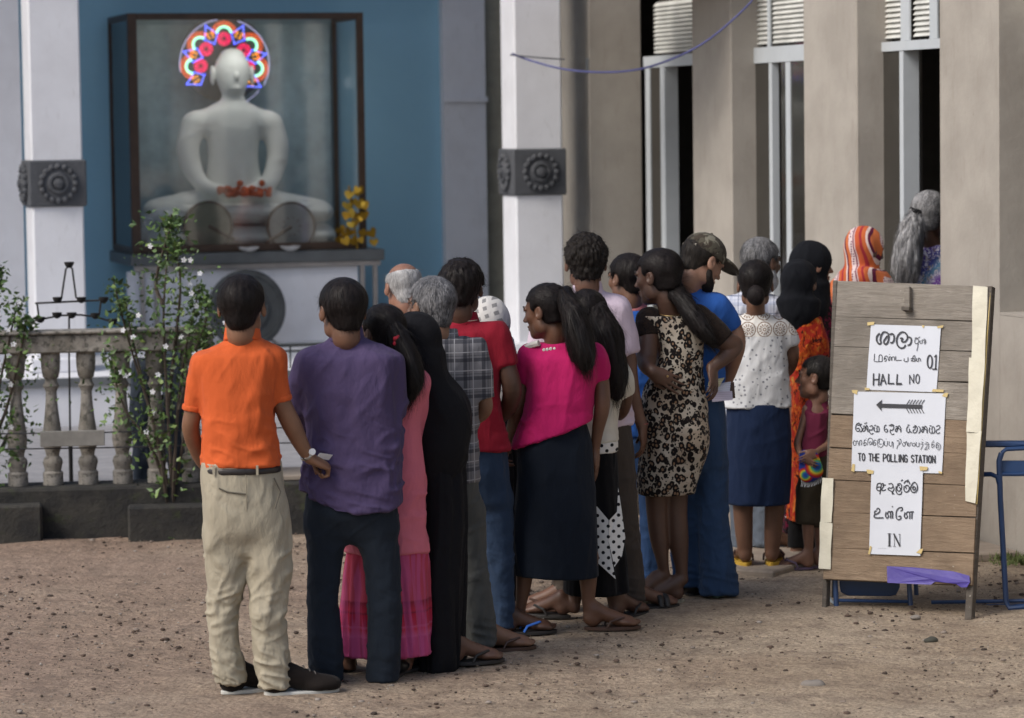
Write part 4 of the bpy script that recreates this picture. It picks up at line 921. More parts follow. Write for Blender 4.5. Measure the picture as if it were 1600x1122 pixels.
        if heel: MB().prism([p+(rt*x*.035+f2*y)*k-U*heel*0 for x, y in ((-1,-.01),(1,-.01),(1,.07),(-1,.07))], U*(t*.9)).build('heel', mat, o)
        if strap:
            q = p+u2*t
            if band:
                for y0 in (.135,.165) if band == 2 else (.15,):
                    f = SDF(.005, .004); f.limb([(*(q+(rt*x*.05+f2*y0)*k+u2*z), .016) for x, z in ((-1,.0),(-.7,.035),(0,.05),(.7,.035),(1,0))], flat=(f2*.2+u2, .35)); s.mesh('strap', f, strap, parent=o)
            else:
                for x in (-1,1):
                    MB().tube([q+(rt*.0+f2*.195)*k+u2*.01, q+(rt*x*.028+f2*.16)*k+u2*.040, q+(rt*x*.050+f2*.10)*k+u2*.026, q+(rt*x*.050+f2*.085)*k+u2*.0], [.004,.006,.006,.005], 6).build('strap', strap, o, True)
        return o
    def shoe(s, px, py, dz, yaw, mat, solem, L=.26, t=.014, leg=None):
        f = SDF(.005, .015); s._foot(f, px, py, dz, yaw, sole=t, L=L, grow=.011); f.limb([(*(s.fp[0]+s.fp[1]*.028+np.array([0,0,.03])), .040), (*(s.fp[0]+s.fp[1]*.035+np.array([0,0,.075])), .040)], k=.02, raw=True); o = s.mesh('shoe', f, mat, lambda V, N: .0015*(vnoise(V*60)-.5))
        p, fw, rt, k, fw2, up2 = s.fp; p = p.copy(); p[2] = 0; out = []
        for i in range(24):
            a = 2*math.pi*i/24; y = .118+.136*math.sin(a); x = .047*math.cos(a)*(1.0+.10*math.sin(a)); out.append(p+(rt*x+fw*y)*k)
        MB().prism(out, (0,0,t+.002)).build('shoe_sole', solem, o, False, .003); 
        lm = plain('shoe_lace', (.12,.11,.10), .8)
        for j in range(3): MB().tube([p+(rt*x*.022+fw*(.125+.02*j))*k+np.array([0,0,t+.099-.013*j-abs(x)*.008]) for x in (-1,-.3,.3,1)], .0028, 5).build('lace', lm, o, True)
        return o
    # ---- garments
    def top(s, rows, sh, slv, mat, yaw=0, dz=0, neck=None, neckr=.062, wr=1.0, hem=None, collar=None, h=.0068, k=.035, seed=1.0, name='shirt', shr=.052, cuts=(), dirs=None, slope=.02, cutn=None, g_=.0, shape=2.35):
        f = SDF(h, .03); nb = s.L(*neck) if neck is not None else s.nb
        R_ = s.srows(rows, yaw, dz); R_ = [(r[0], r[1], r[2], r[3]+g_, r[4]+g_) for r in R_]; q = max(R_, key=lambda r: r[0]); Rt = R_+[(q[0]+.028, q[1], q[2], q[3]*.86, q[4]*.80), (q[0]+.05, q[1], q[2], q[3]*.6, q[4]*.5)]; f.stack(Rt, yaw, n=shape, k=k)
        zt = max(r[0] for r in R_)
        S2 = [s.L(*q[:3]) for q in sh]
        for q, S_ in zip(sh, S2):
            r = q[3] if len(q) > 3 else shr
            S_ = S_-np.array([0,0,.018]); f.limb([(*(nb-np.array([0,0,.022])), neckr*1.0), (*((nb*.55+S_*.45)-np.array([0,0,.014])), (neckr*.95+r)*.5), (*S_, r)], k=k)
        for i, sl in enumerate(slv):
            if sl: f.limb(s.rows(sl), k=.03, cut1=True)
        # neck hole
        f.plane(nb+np.array([0,0,.022]), (0,0,1)) if cutn is None else f.plane(s.L(*cutn[0]), cutn[1])
        f.ell(nb+np.array([0,0,.045]), (.048,.048,.04), k=.01, op='s')
        if hem is not None:
            a, b = s.L(*hem[0]), s.L(*hem[1]); v = b-a; n = np.array([v[2], 0, -v[0]]); n = n if n[2] < 0 else -n; f.plane(a, n)
        for p, n in cuts: f.plane(s.L(*p), n)
        z0 = min(r[0] for r in R_); mid = np.array([R_[0][1], R_[0][2], 0]); H = zt-z0
        def disp(V, N):
            z = (V[:,2]-z0)/H; x = V[:,0]-R_[0][1]
            up_ = band(z, .35, 1.1, .15); lo = band(z, -.3, .5, .15); w = wr*1.45
            mk = vnoise(V*4+seed*5); m1 = np.clip((mk-.35)*4, 0, 1)*up_; m2 = np.clip((.65-mk)*4, 0, 1)*up_; sd = 1/(1+np.exp(-x*18))
            dd = folds(V, (1,.2,1.3), 14, 6, .0046*w, .28, seed)*m1*(1-.7*sd)+folds(V, (-1,.2,1.0), 15, 6, .0046*w, .28, seed+1)*m2*(.3+.7*sd)+folds(V, (.15,.1,1), 13, 6, .003*w, .25, seed+7)*up_
            dd = dd+folds(V, (1,.3,.22), 16, 5.5, .0052*w, .27, seed+2)*lo+folds(V, (1,.3,-.35), 26, 5, .0028*w, .28, seed+9)*lo+folds(V, (.2,.1,1), 7, 3, .004*w, .3, seed+3)
            return dd+.012*w*(vnoise(V*5+seed*3)-.5)
        o = s.mesh(name, f, mat, disp); s.topo = o
        if collar:
            cm, ch = collar[0], collar[1]*1.45; g = SDF(.0055, .008); tilt = collar[2] if len(collar) > 2 else (0,0,1); rr = collar[3] if len(collar) > 3 else .062
            c0 = nb+np.array([0,0,.0]); up_ = np.array(tilt, float); up_ /= np.linalg.norm(up_)
            g.limb([(*c0, rr*1.16), (*(c0+up_*ch), rr)], raw=True, cut0=True, cut1=True, k=.005)
            g.ell(c0+up_*ch, (rr*.86, rr*.86, .03), k=.004, op='s')
            s.mesh('collar', g, cm, lambda V, N: .002*(vnoise(V*40)-.5), parent=o)
        return o
    def trousers(s, hips, legs, mat, yaw=0, dz=0, wr_=1.0, seed=5.0, h=.0072, name='trousers', hemd=(0,0,-1)):
        f = SDF(h, .03); R_ = s.srows(hips, yaw, dz); zc = min(r[0] for r in R_); q = min(R_, key=lambda r: r[0]); s.pel = np.array([q[1], q[2], q[0]+.06]); R_ = [r if r[0] > q[0]+.001 else (r[0], r[1], r[2], r[3], r[4]*.80) for r in R_]; q = min(R_, key=lambda r: r[0]); R_ += [(q[0]-.03, q[1], q[2], q[3]*.86, q[4]*.80), (q[0]-.055, q[1], q[2], q[3]*.6, q[4]*.5)]; f.stack(R_, yaw, n=2.2, k=.04); zt = max(r[0] for r in R_)
        for L_ in legs:
            rw = s.rows(L_); f.limb(rw, k=.038, cut1=True, cutd1=hemd); s.f.limb([(*s.pel, .06)]+[(r[0], r[1], r[2], r[3]*.5) for r in rw[:-1:2]], raw=True)
        def disp(V, N):
            wr = wr_; z = V[:,2]/zc; knee = band(z, .42, .68, .10); low = band(z, -.2, .30, .08); top_ = band(z, .8, 1.15, .06); thigh = band(z, .65, .95, .08)
            dd = folds(V, (1,.2,.35), 24, 5, .0065*wr, .26, seed)*knee+folds(V, (1,.1,-.25), 30, 5, .0065*wr, .28, seed+1)*low+folds(V, (1,.2,-.5), 34, 5, .003*wr, .3, seed+6)*(knee+low)
            dd = dd+folds(V, (1,0,.7), 18, 5, .0045*wr, .26, seed+2)*top_+folds(V, (.6,.2,1), 15, 5, .0045*wr, .26, seed+3)*thigh+folds(V, (.12,.1,1), 12, 6, .0035*wr, .25, seed+4)
            return dd+.007*wr*(vnoise(V*6+seed*3)-.5)
        o = s.mesh(name, f, mat, disp); return o
    def skirt(s, rows, mat, yaw=0, dz=0, pleat=.010, npl=9, wr=1.0, seed=9.0, h=.0075, name='skirt', hem=None, shape=2.1):
        f = SDF(h, .02); R_ = s.srows(rows, yaw, dz); z1 = max(r[0] for r in R_); z0 = min(r[0] for r in R_); f.stack(R_, yaw, n=shape); q = max(R_, key=lambda r: r[0]); s.pel = np.array([q[1], q[2], q[0]-.12])
        if hem is not None:
            a, b = s.L(*hem[0]), s.L(*hem[1]); v = b-a; n = np.array([v[2], 0, -v[0]]); n = n if n[2] < 0 else -n; f.plane(a, n)
        cx = R_[0][1]; cy = R_[0][2]
        def disp(V, N):
            t = np.clip((z1-V[:,2])/(z1-z0), 0, 1); a = np.arctan2(V[:,1]-cy, V[:,0]-cx)+.5*(vnoise(V*3+seed)-.5)
            q = np.stack([np.cos(a)*npl*.55, np.sin(a)*npl*.55, V[:,2]*1.2], 1)+seed; n = vnoise(q)*2-1
            horiz = (1-np.abs(N[:,2]))
            return (pleat*(.25+t*1.1)*n*1.6+folds(V, (1,.2,.3), 9, 4, .004*wr, .25, seed+1)*(1-t)+folds(V, (.1,.1,1), 10, 7, .005*wr, .22, seed+2))*horiz
        return s.mesh(name, f, mat, disp)
    def core(s, k_=1.0):
        """the part of the body inside the clothes"""
        nb = s.nb; pel = s.pel if getattr(s, 'pel', None) is not None else nb+np.array([0,0,-.55])
        s.f.limb([(*(nb+np.array([0,0,-.03])), .05*k_), (*(nb*.8+pel*.2), .07*k_), (*pel, .07*k_)], raw=True)
        for t in getattr(s, 'legtops', []): s.f.limb([(*pel, .05), (t[0], t[1], t[2], t[3]*.95)], raw=True)
        return s
    def finish(s):
        if s.zf is not None: z0 = s.zf-.001; s.f.func(lambda X, Y, Z: z0-Z)
        V, F = s.f.mesh(smooth=1); mesh_obj('body', V, F, s.sm, s.root)
    def necklace(s, c, dz=0):
        nb = s.nb; m = plain('gold', (.6,.42,.18), .3, 1.0)
        MB().tube([nb+np.array([.058*math.cos(a), .055*math.sin(a), .012+.014*math.sin(a)]) for a in [2*math.pi*i/24 for i in range(24)]], .002, 5, closed=True).build('necklace', m, s.root, True)
BLK = (.012,.010,.010)
white_rub = plain('rubber_white', (.5,.5,.47), .6); dark_rub = plain('rubber_dark', (.02,.018,.017), .6); leather = plain('leather_brown', (.06,.03,.02), .5)
paper_m = plain('paper', (.75,.76,.78), .6, var=.03)
def card(name, pts, mat, label, cat, th=.0015):
    """a stiff sheet held in a hand: four world points"""
    c = sum((Vector(p) for p in pts), Vector())/4; q = [Vector(p)-c for p in pts]; n = (q[1]-q[0]).cross(q[2]-q[1]).normalized()*th
    o = MB().prism(q, n).build(name, mat); o.location = c; return tag(o, label, cat)

# ---- 1 man in orange
p = Person('man in an orange polo shirt and beige chinos at the tail of the queue', (382,1087), (.20,.105,.062))
p.head(378,481,1.05,6,0,0,neck=(379,533,0)).hair('short', BLK, nape=-.088, t=.014)
po = cloth('polo_orange', (.55,.105,.030), fold=.004)
tp = p.top([(560,306,436,.10),(600,311,432,.115),(650,316,427,.115),(700,318,434,.115),(727,316,439,.12)], [(318,566,0,.05),(424,560,.02,.052)],
    [[(318,568,0,42),(306,600,0,36),(301,641,.01,33)], [(424,562,.02,42),(434,592,.02,36),(440,626,.03,33)]], po, yaw=R(8), wr=1.15, h=.0056, seed=2, collar=(po,.045,(0,.18,1),.066))
for q, a in (((301,641,.01),(306,600,0)), ((440,626,.03),(434,592,.02))):
    A = p.L(*q); B = p.L(*a); d_ = (A-B)/np.linalg.norm(A-B); f = SDF(.005,.003); f.limb([(*(A-d_*.022), .0435), (*(A+d_*.001), .0435)], raw=True, cut0=True, cut1=True); p.mesh('cuff', f, po, parent=tp)
p.arm([(316,575,0,34),(303,640,.01,29),(298,672,.03,27),(312,712,.10,24),(326,735,.14,18)], tip=(335,758,.16), palm=(1,.3,0), thumb=-1, curl=.4)
p.arm([(426,572,.02,34),(440,628,.03,30),(456,664,.05,31),(472,697,.07,24),(484,716,.09,18.5)], tip=(509,727,.13), palm=(-.6,.1,-.75), thumb=1, curl=1.15, thumbc=.9, hs=1.02)
f = SDF(.005,.004); wm = plain('watch_steel', (.45,.45,.44), .25, 1.0)
a_, b_ = p.L(479,709,.085), p.L(485,718,.095); f.limb([(*a_, .031), (*(a_*.5+b_*.5), .031)], raw=True, cut0=True, cut1=True); wt = p.mesh('wristwatch', f, wm)
MB().lathe([(.013,0),(.0145,.004),(.013,.009)], p.L(487,707,.065), 14, (Vector((.8,.3,-.4)).normalized(), Vector((.3,.2,.8)).normalized(), Vector((.5,-.8,.45)).normalized())).build('watch_face', plain('watch_glass', (.7,.72,.75), .1), wt, True)
ch = cloth('chino_beige', (.36,.325,.25), fold=.006)
tr = p.trousers([(720,314,438,.115),(745,311,443,.12),(785,315,447,.125),(825,321,449,.118),(850,324,450,.10)],
    [[(353,795,0,62),(351,845,0,64),(353,880,0,61),(353,915,.01,57),(348,955,.02,49),(350,1000,.02,45),(356,1040,.03,45),(363,1066,.03,47)],
     [(415,795,0,64),(418,845,0,67),(421,880,0,69),(420,915,0,62),(419,955,-.01,55),(421,1000,0,52),(425,1040,0,50),(431,1073,.01,53)]], ch, yaw=R(12), wr_=1.6, h=.0058, seed=4)
MB().tube([p.L(x,y,dz) for x, y, dz in ((384,742,-.124),(385,780,-.128),(386,815,-.118),(387,845,-.09))], .0022, 5).build('centre_seam', plain('seam_shade', (.26,.235,.18), .9), tr, True)
bm_ = plain('belt_leather', (.018,.014,.014), .45); f = SDF(.006,.004); f.stack(p.srows([(727,314,439,.122),(738,313,440,.123)], R(8)), R(8)); p.mesh('belt', f, bm_)
for x in (334,402): MB().box(p.L(x,735,-.121), (.0045,.003,.019)).build('belt_loop', ch, tr)
MB().tube([p.L(x,y,-.128) for x, y in ((342,763),(356,769),(384,772))], .0035, 5).build('back_pocket', plain('seam_dark', (.10,.09,.07), .9), tr, True)
MB().tube([p.L(x,y,dz) for x, y, dz in ((428,747,-.075),(438,768,-.06),(430,794,-.10))], .003, 5).build('side_pocket', plain('seam_dark', (.10,.09,.07), .9), tr, True)
sh_ = cloth('sneaker_brown', (.014,.011,.010), fold=.002)
p.shoe(352,1082,.04,62,sh_,white_rub,L=.265); p.shoe(420,1088,.0,76,sh_,white_rub,L=.275)
p.core(); p.finish()
card('voting_card', [W(500,708,p.d+.10), W(520,711,p.d+.14), W(514,719,p.d+.15), W(493,716,p.d+.10)], paper_m, 'small white card held in the right fist of the man in orange', 'card')

# ---- 2 man in purple shirt
p = Person('man in a purple long shirt and dark jeans, second from the tail', (552,1066), (.15,.078,.048))
p.head(535,487,1.07,-24,4,0,neck=(542,534,0)).hair('short', BLK, t=.014, nape=-.075)
pu = cloth('shirt_purple', (.070,.052,.115), fold=.006)
p.top([(562,476,622,.11),(600,478,621,.12),(640,482,620,.125),(700,480,619,.125),(745,472,620,.13),(796,471,624,.135)], [(488,570,0,.05),(608,565,.0,.05)],
    [[(488,572,0,44),(475,605,.02,42),(470,640,.07,38),(482,660,.14,34),(508,668,.2,30)], [(608,570,0,42),(616,605,.0,38),(617,645,.03,32)]], pu, yaw=R(-6), wr=1.6, g_=.013, h=.0058, seed=11, collar=(pu,.042,(-.05,.15,1),.064), cuts=[((470,768,0),(-.5,0,-1)),((624,786,0),(.5,0,-1))])
p.arm([(610,575,0,32),(617,640,.03,27),(612,668,.10,26),(592,680,.20,22),(560,672,.26,17)], tip=(530,665,.28), palm=(0,1,0), thumb=1, curl=.4)
p.arm([(486,640,.1,28),(505,668,.2,24),(530,690,.26,18)], tip=(560,700,.28), palm=(0,1,0), thumb=-1, curl=.4)
jn = cloth('jeans_navy', (.015,.021,.031), fold=.004)
p.trousers([(770,478,618,.115),(800,475,621,.128),(825,475,623,.12)],
    [[(516,790,0,62),(510,830,0,66),(507,875,0,56),(504,943,0,50),(508,1011,0,55),(511,1062,.01,52)], [(580,790,0,66),(586,830,0,70),(596,875,0,58),(601,943,0,54),(601,1011,0,52),(598,1062,.01,50)]], jn, yaw=R(-6), wr_=.8, seed=6)
bs = plain('shoe_black', (.012,.012,.013), .35)
p.shoe(508,1066,.0,-4,bs,dark_rub,L=.27); p.shoe(598,1064,.0,12,bs,dark_rub,L=.27)
p.core(); p.finish()

# ---- 3 girl in pink
p = Person('girl in a pink tunic and red and pink tiered skirt with a long ponytail', (592,1052), (.12,.062,.04))
p.head(597,522,1.0,-42,0,0,neck=(606,578,0),female=True).hair('pull', BLK, t=.010, nape=-.05, back=.0)
p.lock([(617,515,-.08,30),(630,540,-.11,34),(641,570,-.12,38),(645,595,-.12,34),(641,614,-.12,20)])
rd = plain('hair_clip_red', (.5,.02,.04), .4)
m_ = MB()
for a in range(5): m_.ball(p.L(621+4*math.cos(a*1.26), 533+6*math.sin(a*1.26), -.135), .011, 7, 5)
m_.build('hair_clip', rd, p.root, True)
pk = cloth('tunic_pink', (.56,.15,.20), fold=.005)
p.top([(600,566,660,.10),(640,568,657,.105),(700,563,660,.105),(780,550,664,.115),(862,536,672,.12)], [(575,594,0,.045),(650,594,0,.045)],
    [[(575,596,0,34),(570,640,.03,30),(575,680,.08,24)], [(650,596,0,32),(656,650,.04,28),(650,700,.1,22)]], pk, wr=1.0, seed=21, name='tunic')
t = NT('skirt_tiered'); z = t.xyz()[2]; zz = t.ramp(z, [(0, 0), (1, 1)])
f_ = t.noise(30, 2, co=t.mapping((1,1,.05)))
c_ = t.ramp(z, [(0, (.42,.06,.16)), (.165, (.42,.06,.16)), (.17, (.5,.10,.22)), (.20, (.45,.03,.06)), (.21, (.48,.09,.18)), (.215, (.40,.03,.07)), (.26, (.40,.02,.05)), (.265, (.20,.02,.04)), (.275, (.42,.03,.06)), (.31, (.2,.02,.04)), (.315, (.42,.06,.10)), (.5, (.42,.05,.09))])
t.col(t.mix(t.ramp(f_, [(.46, 0), (.54, 1)]), c_, t.mix(.55, c_, (.48,.10,.26)))); cloth_fin(t, fold=.004)
p.skirt([(840,545,668,.11),(900,536,671,.12),(960,530,674,.13),(1022,527,678,.14)], t.m, pleat=.012, npl=14, seed=3)
p.bare_leg([(546,1000,.02,26),(545,1030,.02,20),(546,1044,.02,18)], foot=(545,1052,.02,-15)); p.sole(dark_rub, strap=dark_rub)
p.bare_leg([(628,1000,0,28),(631,1030,0,22),(632,1046,0,19)], foot=(632,1054,0,15)); p.sole(dark_rub, strap=dark_rub)
p.core(); p.finish()

# ---- 4 woman in black abaya
ab = cloth('abaya_black', (.009,.009,.011), fold=.006, sheen=.05)
p = Person('woman covered from head to hem in a plain black abaya and veil', (676,1040), (.14,.075,.05))
p.head(650,540,1.0,-30,5,0,neck=(660,600,0),female=True)
f = SDF(.008,.03)
f.ell(p.T((0,-.012,.02)), (.098,.115,.115), p.hM); f.ell(p.T((0,-.03,-.09)), (.085,.09,.10), p.hM, k=.05)
f.stack(p.srows([(558,624,688,.09),(585,620,700,.11),(620,622,726,.14),(650,630,736,.15),(690,640,733,.15),(725,650,724,.13),(750,655,716,.10)], R(10)), R(10), k=.06)
f.ell(p.T((0,.12,.0)), (.055,.06,.085), p.hM, k=.01, op='s')
p.mesh('veil', f, ab, lambda V, N: folds(V, (.35,.1,-1), 9, 7, .014, .3, 2)+.012*(vnoise(V*6)-.5)+folds(V, (.6,0,-1), 16, 7, .005, .25, 4), 3)
p.skirt([(640,632,722,.12),(720,640,728,.12),(800,650,731,.13),(880,655,727,.14),(960,650,722,.15),(1044,646,717,.155)], ab, pleat=.016, npl=12, seed=13, name='dress')
p.bare_leg([(706,1005,.0,20),(709,1022,0,17)], foot=(703,1038,0,70)); p.sole(dark_rub, strap=dark_rub)
p.core(); p.finish()

# ---- 5 grey haired man, plaid shirt
def plaid(name, base, dark, light, fx=17, fz=17, ox=.2, bands=None, yaw=0):
    t = NT(name); X, Y, Z = t.xyz(t.mapping((1,1,1), rot=(0,0,yaw)))
    def st(v, f, o): return t.math('FRACT', t.math('ADD', t.math('MULTIPLY', v, f), o))
    b = bands or [(0, 0), (.30, .0), (.31, .85), (.5, .85), (.51, 0), (.60, 0), (.61, .5), (.66, .5), (.67, 0)]
    a = t.ramp(st(X, fx, ox), b, 'CONSTANT'); c = t.ramp(st(Z, fz, .1), b, 'CONSTANT')
    w = [(0, 0), (.80, 0), (.805, 1), (.855, 1), (.86, 0)]
    d = t.ramp(st(X, fx, ox), w, 'CONSTANT'); e = t.ramp(st(Z, fz, .1), w, 'CONSTANT')
    cc = t.mix(t.math('MULTIPLY', a, .8), base, dark); cc = t.mix(t.math('MULTIPLY', c, .8), cc, dark); cc = t.mix(t.math('MULTIPLY', t.math('MAXIMUM', d, e), .75), cc, light)
    t.col(cc); cloth_fin(t, fold=.005); return t.m
pl = plaid('plaid_grey', (.16,.16,.175), (.022,.024,.034), (.36,.36,.38), 13, 13)
p = Person('grey haired man in a dark plaid shirt and grey trousers behind the black abaya', (728,1020), (.20,.11,.07))
GR = (.10,.10,.105)
p.head(676,481,1.05,-34,2,0,neck=(692,536,0),beard=((.25,.25,.25),.2)).hair('short', (.045,.045,.05), (.26,.26,.27), t=.012, rough=.6)
p.top([(540,632,748,.11),(580,634,750,.12),(640,638,748,.125),(700,640,746,.125),(752,642,748,.13)], [(645,545,0,.048),(738,540,0,.05)],
    [[(645,548,0,40),(636,590,.02,38),(634,622,.05,34)], [(738,543,0,42),(750,580,-.01,38),(755,622,-.01,34)]], pl, yaw=R(6), wr=1.2, seed=31, collar=(pl,.042,(0,.1,1),.062))
p.arm([(740,560,0,30),(756,618,-.01,24),(757,640,.02,24),(742,655,.10,20),(728,660,.18,16)], tip=(712,662,.22), palm=(0,1,0), thumb=1)
gt = cloth('trousers_grey', (.075,.078,.075), fold=.005)
p.trousers([(735,645,746,.125),(770,648,750,.13),(800,650,752,.12)], [[(675,800,.02,55),(685,870,.03,46),(700,940,.04,40),(722,1000,.05,42)], [(730,800,0,58),(736,870,0,50),(745,940,0,50),(755,1008,.0,42)]], gt, wr_=1.0, seed=8)
p.bare_leg([(735,990,.05,20),(733,1006,.05,18)], foot=(724,1018,.05,78)); p.sole(dark_rub, strap=dark_rub)
p.bare_leg([(757,990,.0,20),(757,1000,0,18)], foot=(752,1008,.03,76)); p.sole(leather, strap=leather)
p.core(); p.finish()

# ---- 6 moustached man, 7 bald man
p = Person('grey man with a moustache seen in profile past the plaid shirt man', (668,1000), (.13,.07,.045), d=14.9)
p.head(672,476,1.04,-68,4,0,neck=(686,530,0),beard=((.3,.3,.3),.1)).hair('short', (.06,.06,.065), (.35,.35,.36), t=.014, rough=.6)
wsh = cloth('shirt_white', (.55,.56,.60), fold=.005)
p.top([(545,640,742,.11),(600,640,740,.12),(700,644,738,.12)], [(650,540,0,.05),(728,530,0,.052)], [[(650,545,0,40),(645,600,0,36)], [(728,540,0,42),(742,590,0,36)]], wsh, wr=1.0, seed=41, collar=(wsh,.035,(0,0,1),.062))
p.trousers([(690,645,738,.12),(760,645,740,.12)], [[(668,760,0,48),(668,990,0,38)], [(718,760,0,48),(716,990,0,38)]], gt, seed=9)
for x in (668,716): p.shoe(x, 1000, 0, -40, bs, dark_rub)
p.core(); p.finish()
p = Person('bald man with a white fringe of hair and a pale pink shirt, farthest left', (640,990), (.24,.125,.085), d=15.6)
p.head(630,450,1.05,-22,6,0,neck=(640,497,0)).hair('short', (.30,.30,.30), (.55,.55,.56), t=.006, line=-.2, nape=-.075, back=.015, rough=.7, bald=True)
psh = cloth('shirt_pale_pink', (.62,.52,.58), fold=.004)
p.top([(515,596,690,.11),(560,596,688,.12),(650,600,686,.12),(700,600,686,.12)], [(605,505,0,.048),(678,505,0,.05)], [[(605,510,0,38),(597,560,0,34)], [(678,510,0,38),(686,560,0,34)]], psh, seed=43, collar=(psh,.045,(0,.1,1),.062))
p.trousers([(680,602,686,.12),(750,602,688,.12)], [[(624,750,0,44),(624,965,0,36)], [(668,750,0,44),(668,965,0,36)]], gt, seed=10)
for x in (624,668): p.shoe(x, 975, 0, -30, bs, dark_rub)
p.core(); p.finish()

# ---- 8 man in maroon polo
DK = (.050,.028,.020)
p = Person('man in a dark red polo shirt with a narrow stripe on the collar, jeans', (770,992), (.075,.040,.027))
p.head(722,452,1.02,14,3,0,neck=(724,510,0)).hair('short', BLK, t=.020, lump=.006, freq=90, nape=-.075)
mr = cloth('polo_maroon', (.235,.012,.026), fold=.004)
p.top([(525,674,784,.10),(570,676,780,.115),(620,684,776,.12),(670,692,786,.125),(702,700,796,.13)], [(690,525,0,.05),(772,517,-.02,.055)],
    [[(690,528,0,40),(680,570,.02,36)], [(772,520,-.02,44),(784,545,-.03,40),(791,572,-.04,36)]], mr, yaw=R(12), wr=1.0, g_=.012, seed=51, collar=(mr,.04,(-.1,.1,1),.066))
MB().tube([p.nb+np.array([.0665*math.cos(a), .066*math.sin(a)-.004, .030+.003*math.sin(a)]) for a in [2*math.pi*i/24 for i in range(24)]], .0022, 5, closed=True).build('collar_stripe', plain('stripe_cream', (.5,.45,.36), .8), p.root, True)
p.arm([(776,530,-.02,34),(791,572,-.04,31),(800,606,-.04,31),(796,632,.02,28),(778,655,.10,21),(760,662,.18,17)], tip=(742,664,.24), palm=(0,1,0), thumb=1)
p.arm([(686,535,0,32),(690,600,.1,26),(716,640,.2,20),(735,650,.24,16)], tip=(755,655,.28), palm=(0,1,0), thumb=-1)
jb = cloth('jeans_blue', (.026,.045,.085), fold=.005)
p.trousers([(690,700,792,.125),(740,706,795,.13),(780,712,797,.12)], [[(740,780,.06,50),(748,850,.08,42),(752,930,.1,36),(756,975,.1,34)], [(772,780,0,52),(777,841,0,50),(783,909,0,42),(787,980,0,34)]], jb, wr_=.9, seed=12)
blue_rub = plain('strap_blue', (.03,.13,.5), .5)
p.bare_leg([(787,970,0,18),(788,980,0,17)], foot=(786,992,0,80)); p.sole(dark_rub, strap=blue_rub)
p.bare_leg([(757,965,.1,18),(757,975,.1,17)], foot=(757,985,.1,70)); p.sole(dark_rub, strap=dark_rub)
p.core(); p.finish()

# ---- 9 woman in white scarf
t = NT('scarf_white_check'); X, Y, Z = t.xyz(t.mapping((1,1,1), rot=(.2,.35,.4)))
f1 = t.ramp(t.math('FRACT', t.math('MULTIPLY', X, 26)), [(0, 0), (.55, 1)], 'CONSTANT'); f2 = t.ramp(t.math('FRACT', t.math('MULTIPLY', Z, 26)), [(0, 0), (.5, 1)], 'CONSTANT')
t.col(t.mix(t.math('MULTIPLY', f1, f2), (.55,.54,.52), (.22,.22,.22))); cloth_fin(t, fold=.004)
p = Person('woman in a white scarf with grey checks over her head, mostly hidden', (765,985), (.15,.08,.05), d=14.9)
p.head(766,505,.98,25,8,0,neck=(770,560,0),female=True)
f = SDF(.008,.03); f.ell(p.T((0,-.012,.02)), (.092,.108,.108), p.hM); f.ell(p.T((0,-.03,-.09)), (.08,.085,.10), p.hM, k=.05)
f.stack(p.srows([(530,742,800,.09),(560,735,808,.11),(600,735,806,.11),(640,740,800,.10)]), 0, k=.05); f.ell(p.T((0,.115,.0)), (.052,.055,.08), p.hM, k=.01, op='s')
p.mesh('head_scarf', f, t.m, lambda V, N: folds(V, (.25,.1,-1), 11, 7, .009, .3, 2)+.01*(vnoise(V*7)-.5))
p.skirt([(600,740,800,.10),(700,744,808,.12),(900,740,815,.15),(965,738,816,.155)], ab, seed=14, name='dress')
for x in (760,795): p.bare_leg([(x,945,0,20),(x,965,0,17)], foot=(x,978,0,20)); p.sole(dark_rub, strap=dark_rub)
p.core(); p.finish()

# ---- 10 woman in fuchsia
p = Person('woman in a fuchsia blouse with white lace neckline and long dark skirt, looking left', (872,985), (.125,.062,.037))
p.head(853,487,1.0,-62,8,0,neck=(866,545,0),female=True).hair('pull', BLK, t=.011, nape=-.055, back=.002)
p.lock([(882,465,-.06,30),(895,490,-.12,40),(903,520,-.14,44),(910,548,-.14,42),(914,568,-.14,26)]); p.lock([(884,458,-.05,22),(889,472,-.07,24)], name='hair_bun')
fu = cloth('blouse_fuchsia', (.43,.015,.11), fold=.004)
tp = p.top([(562,824,934,.10),(600,828,928,.11),(640,822,923,.115),(670,814,924,.12),(705,802,926,.13)], [(826,552,0,.042),(928,553,0,.045)],
    [[(826,555,0,34),(818,575,.01,28),(817,597,.02,25)], [(928,555,0,36),(937,572,0,30),(939,592,.01,27)]], fu, yaw=R(-4), wr=.9, seed=61, hem=((804,699,0),(923,657,0)), g_=.012, neckr=.058, shr=.044)
# lace trim along the neckline
lc = plain('lace_white', (.65,.64,.60), .9, bump=.004, bscale=250); m_ = MB(); nb = p.nb
for i in range(30):
    a = 2*math.pi*i/30; m_.ball(nb+np.array([.075*math.cos(a)-.008, .066*math.sin(a), .006-.014*abs(math.cos(a))-.012*(math.cos(a) < -.6)]), .0085, 6, 4)
m_.build('lace_trim', lc, tp, True)
MB().tube([p.L(x,y,dz) for x, y, dz in ((842,536,-.05),(828,540,-.03),(817,546,0))], .014, 7).build('lace_shoulder', lc, tp, True)
p.arm([(824,565,0,26),(817,597,.02,22),(808,640,.03,22),(800,668,.10,18),(793,690,.17,14)], tip=(788,712,.2), palm=(1,.3,0), thumb=-1, hs=.9)
p.arm([(932,565,0,28),(939,592,.01,25),(941,634,.0,25),(934,672,.02,19),(930,704,.04,13.5)], tip=(933,745,.05), palm=(-1,.2,0), thumb=1, curl=.22, hs=.92)
gold = plain('gold', (.6,.42,.18), .3, 1.0); c_ = p.L(930,702,.04)
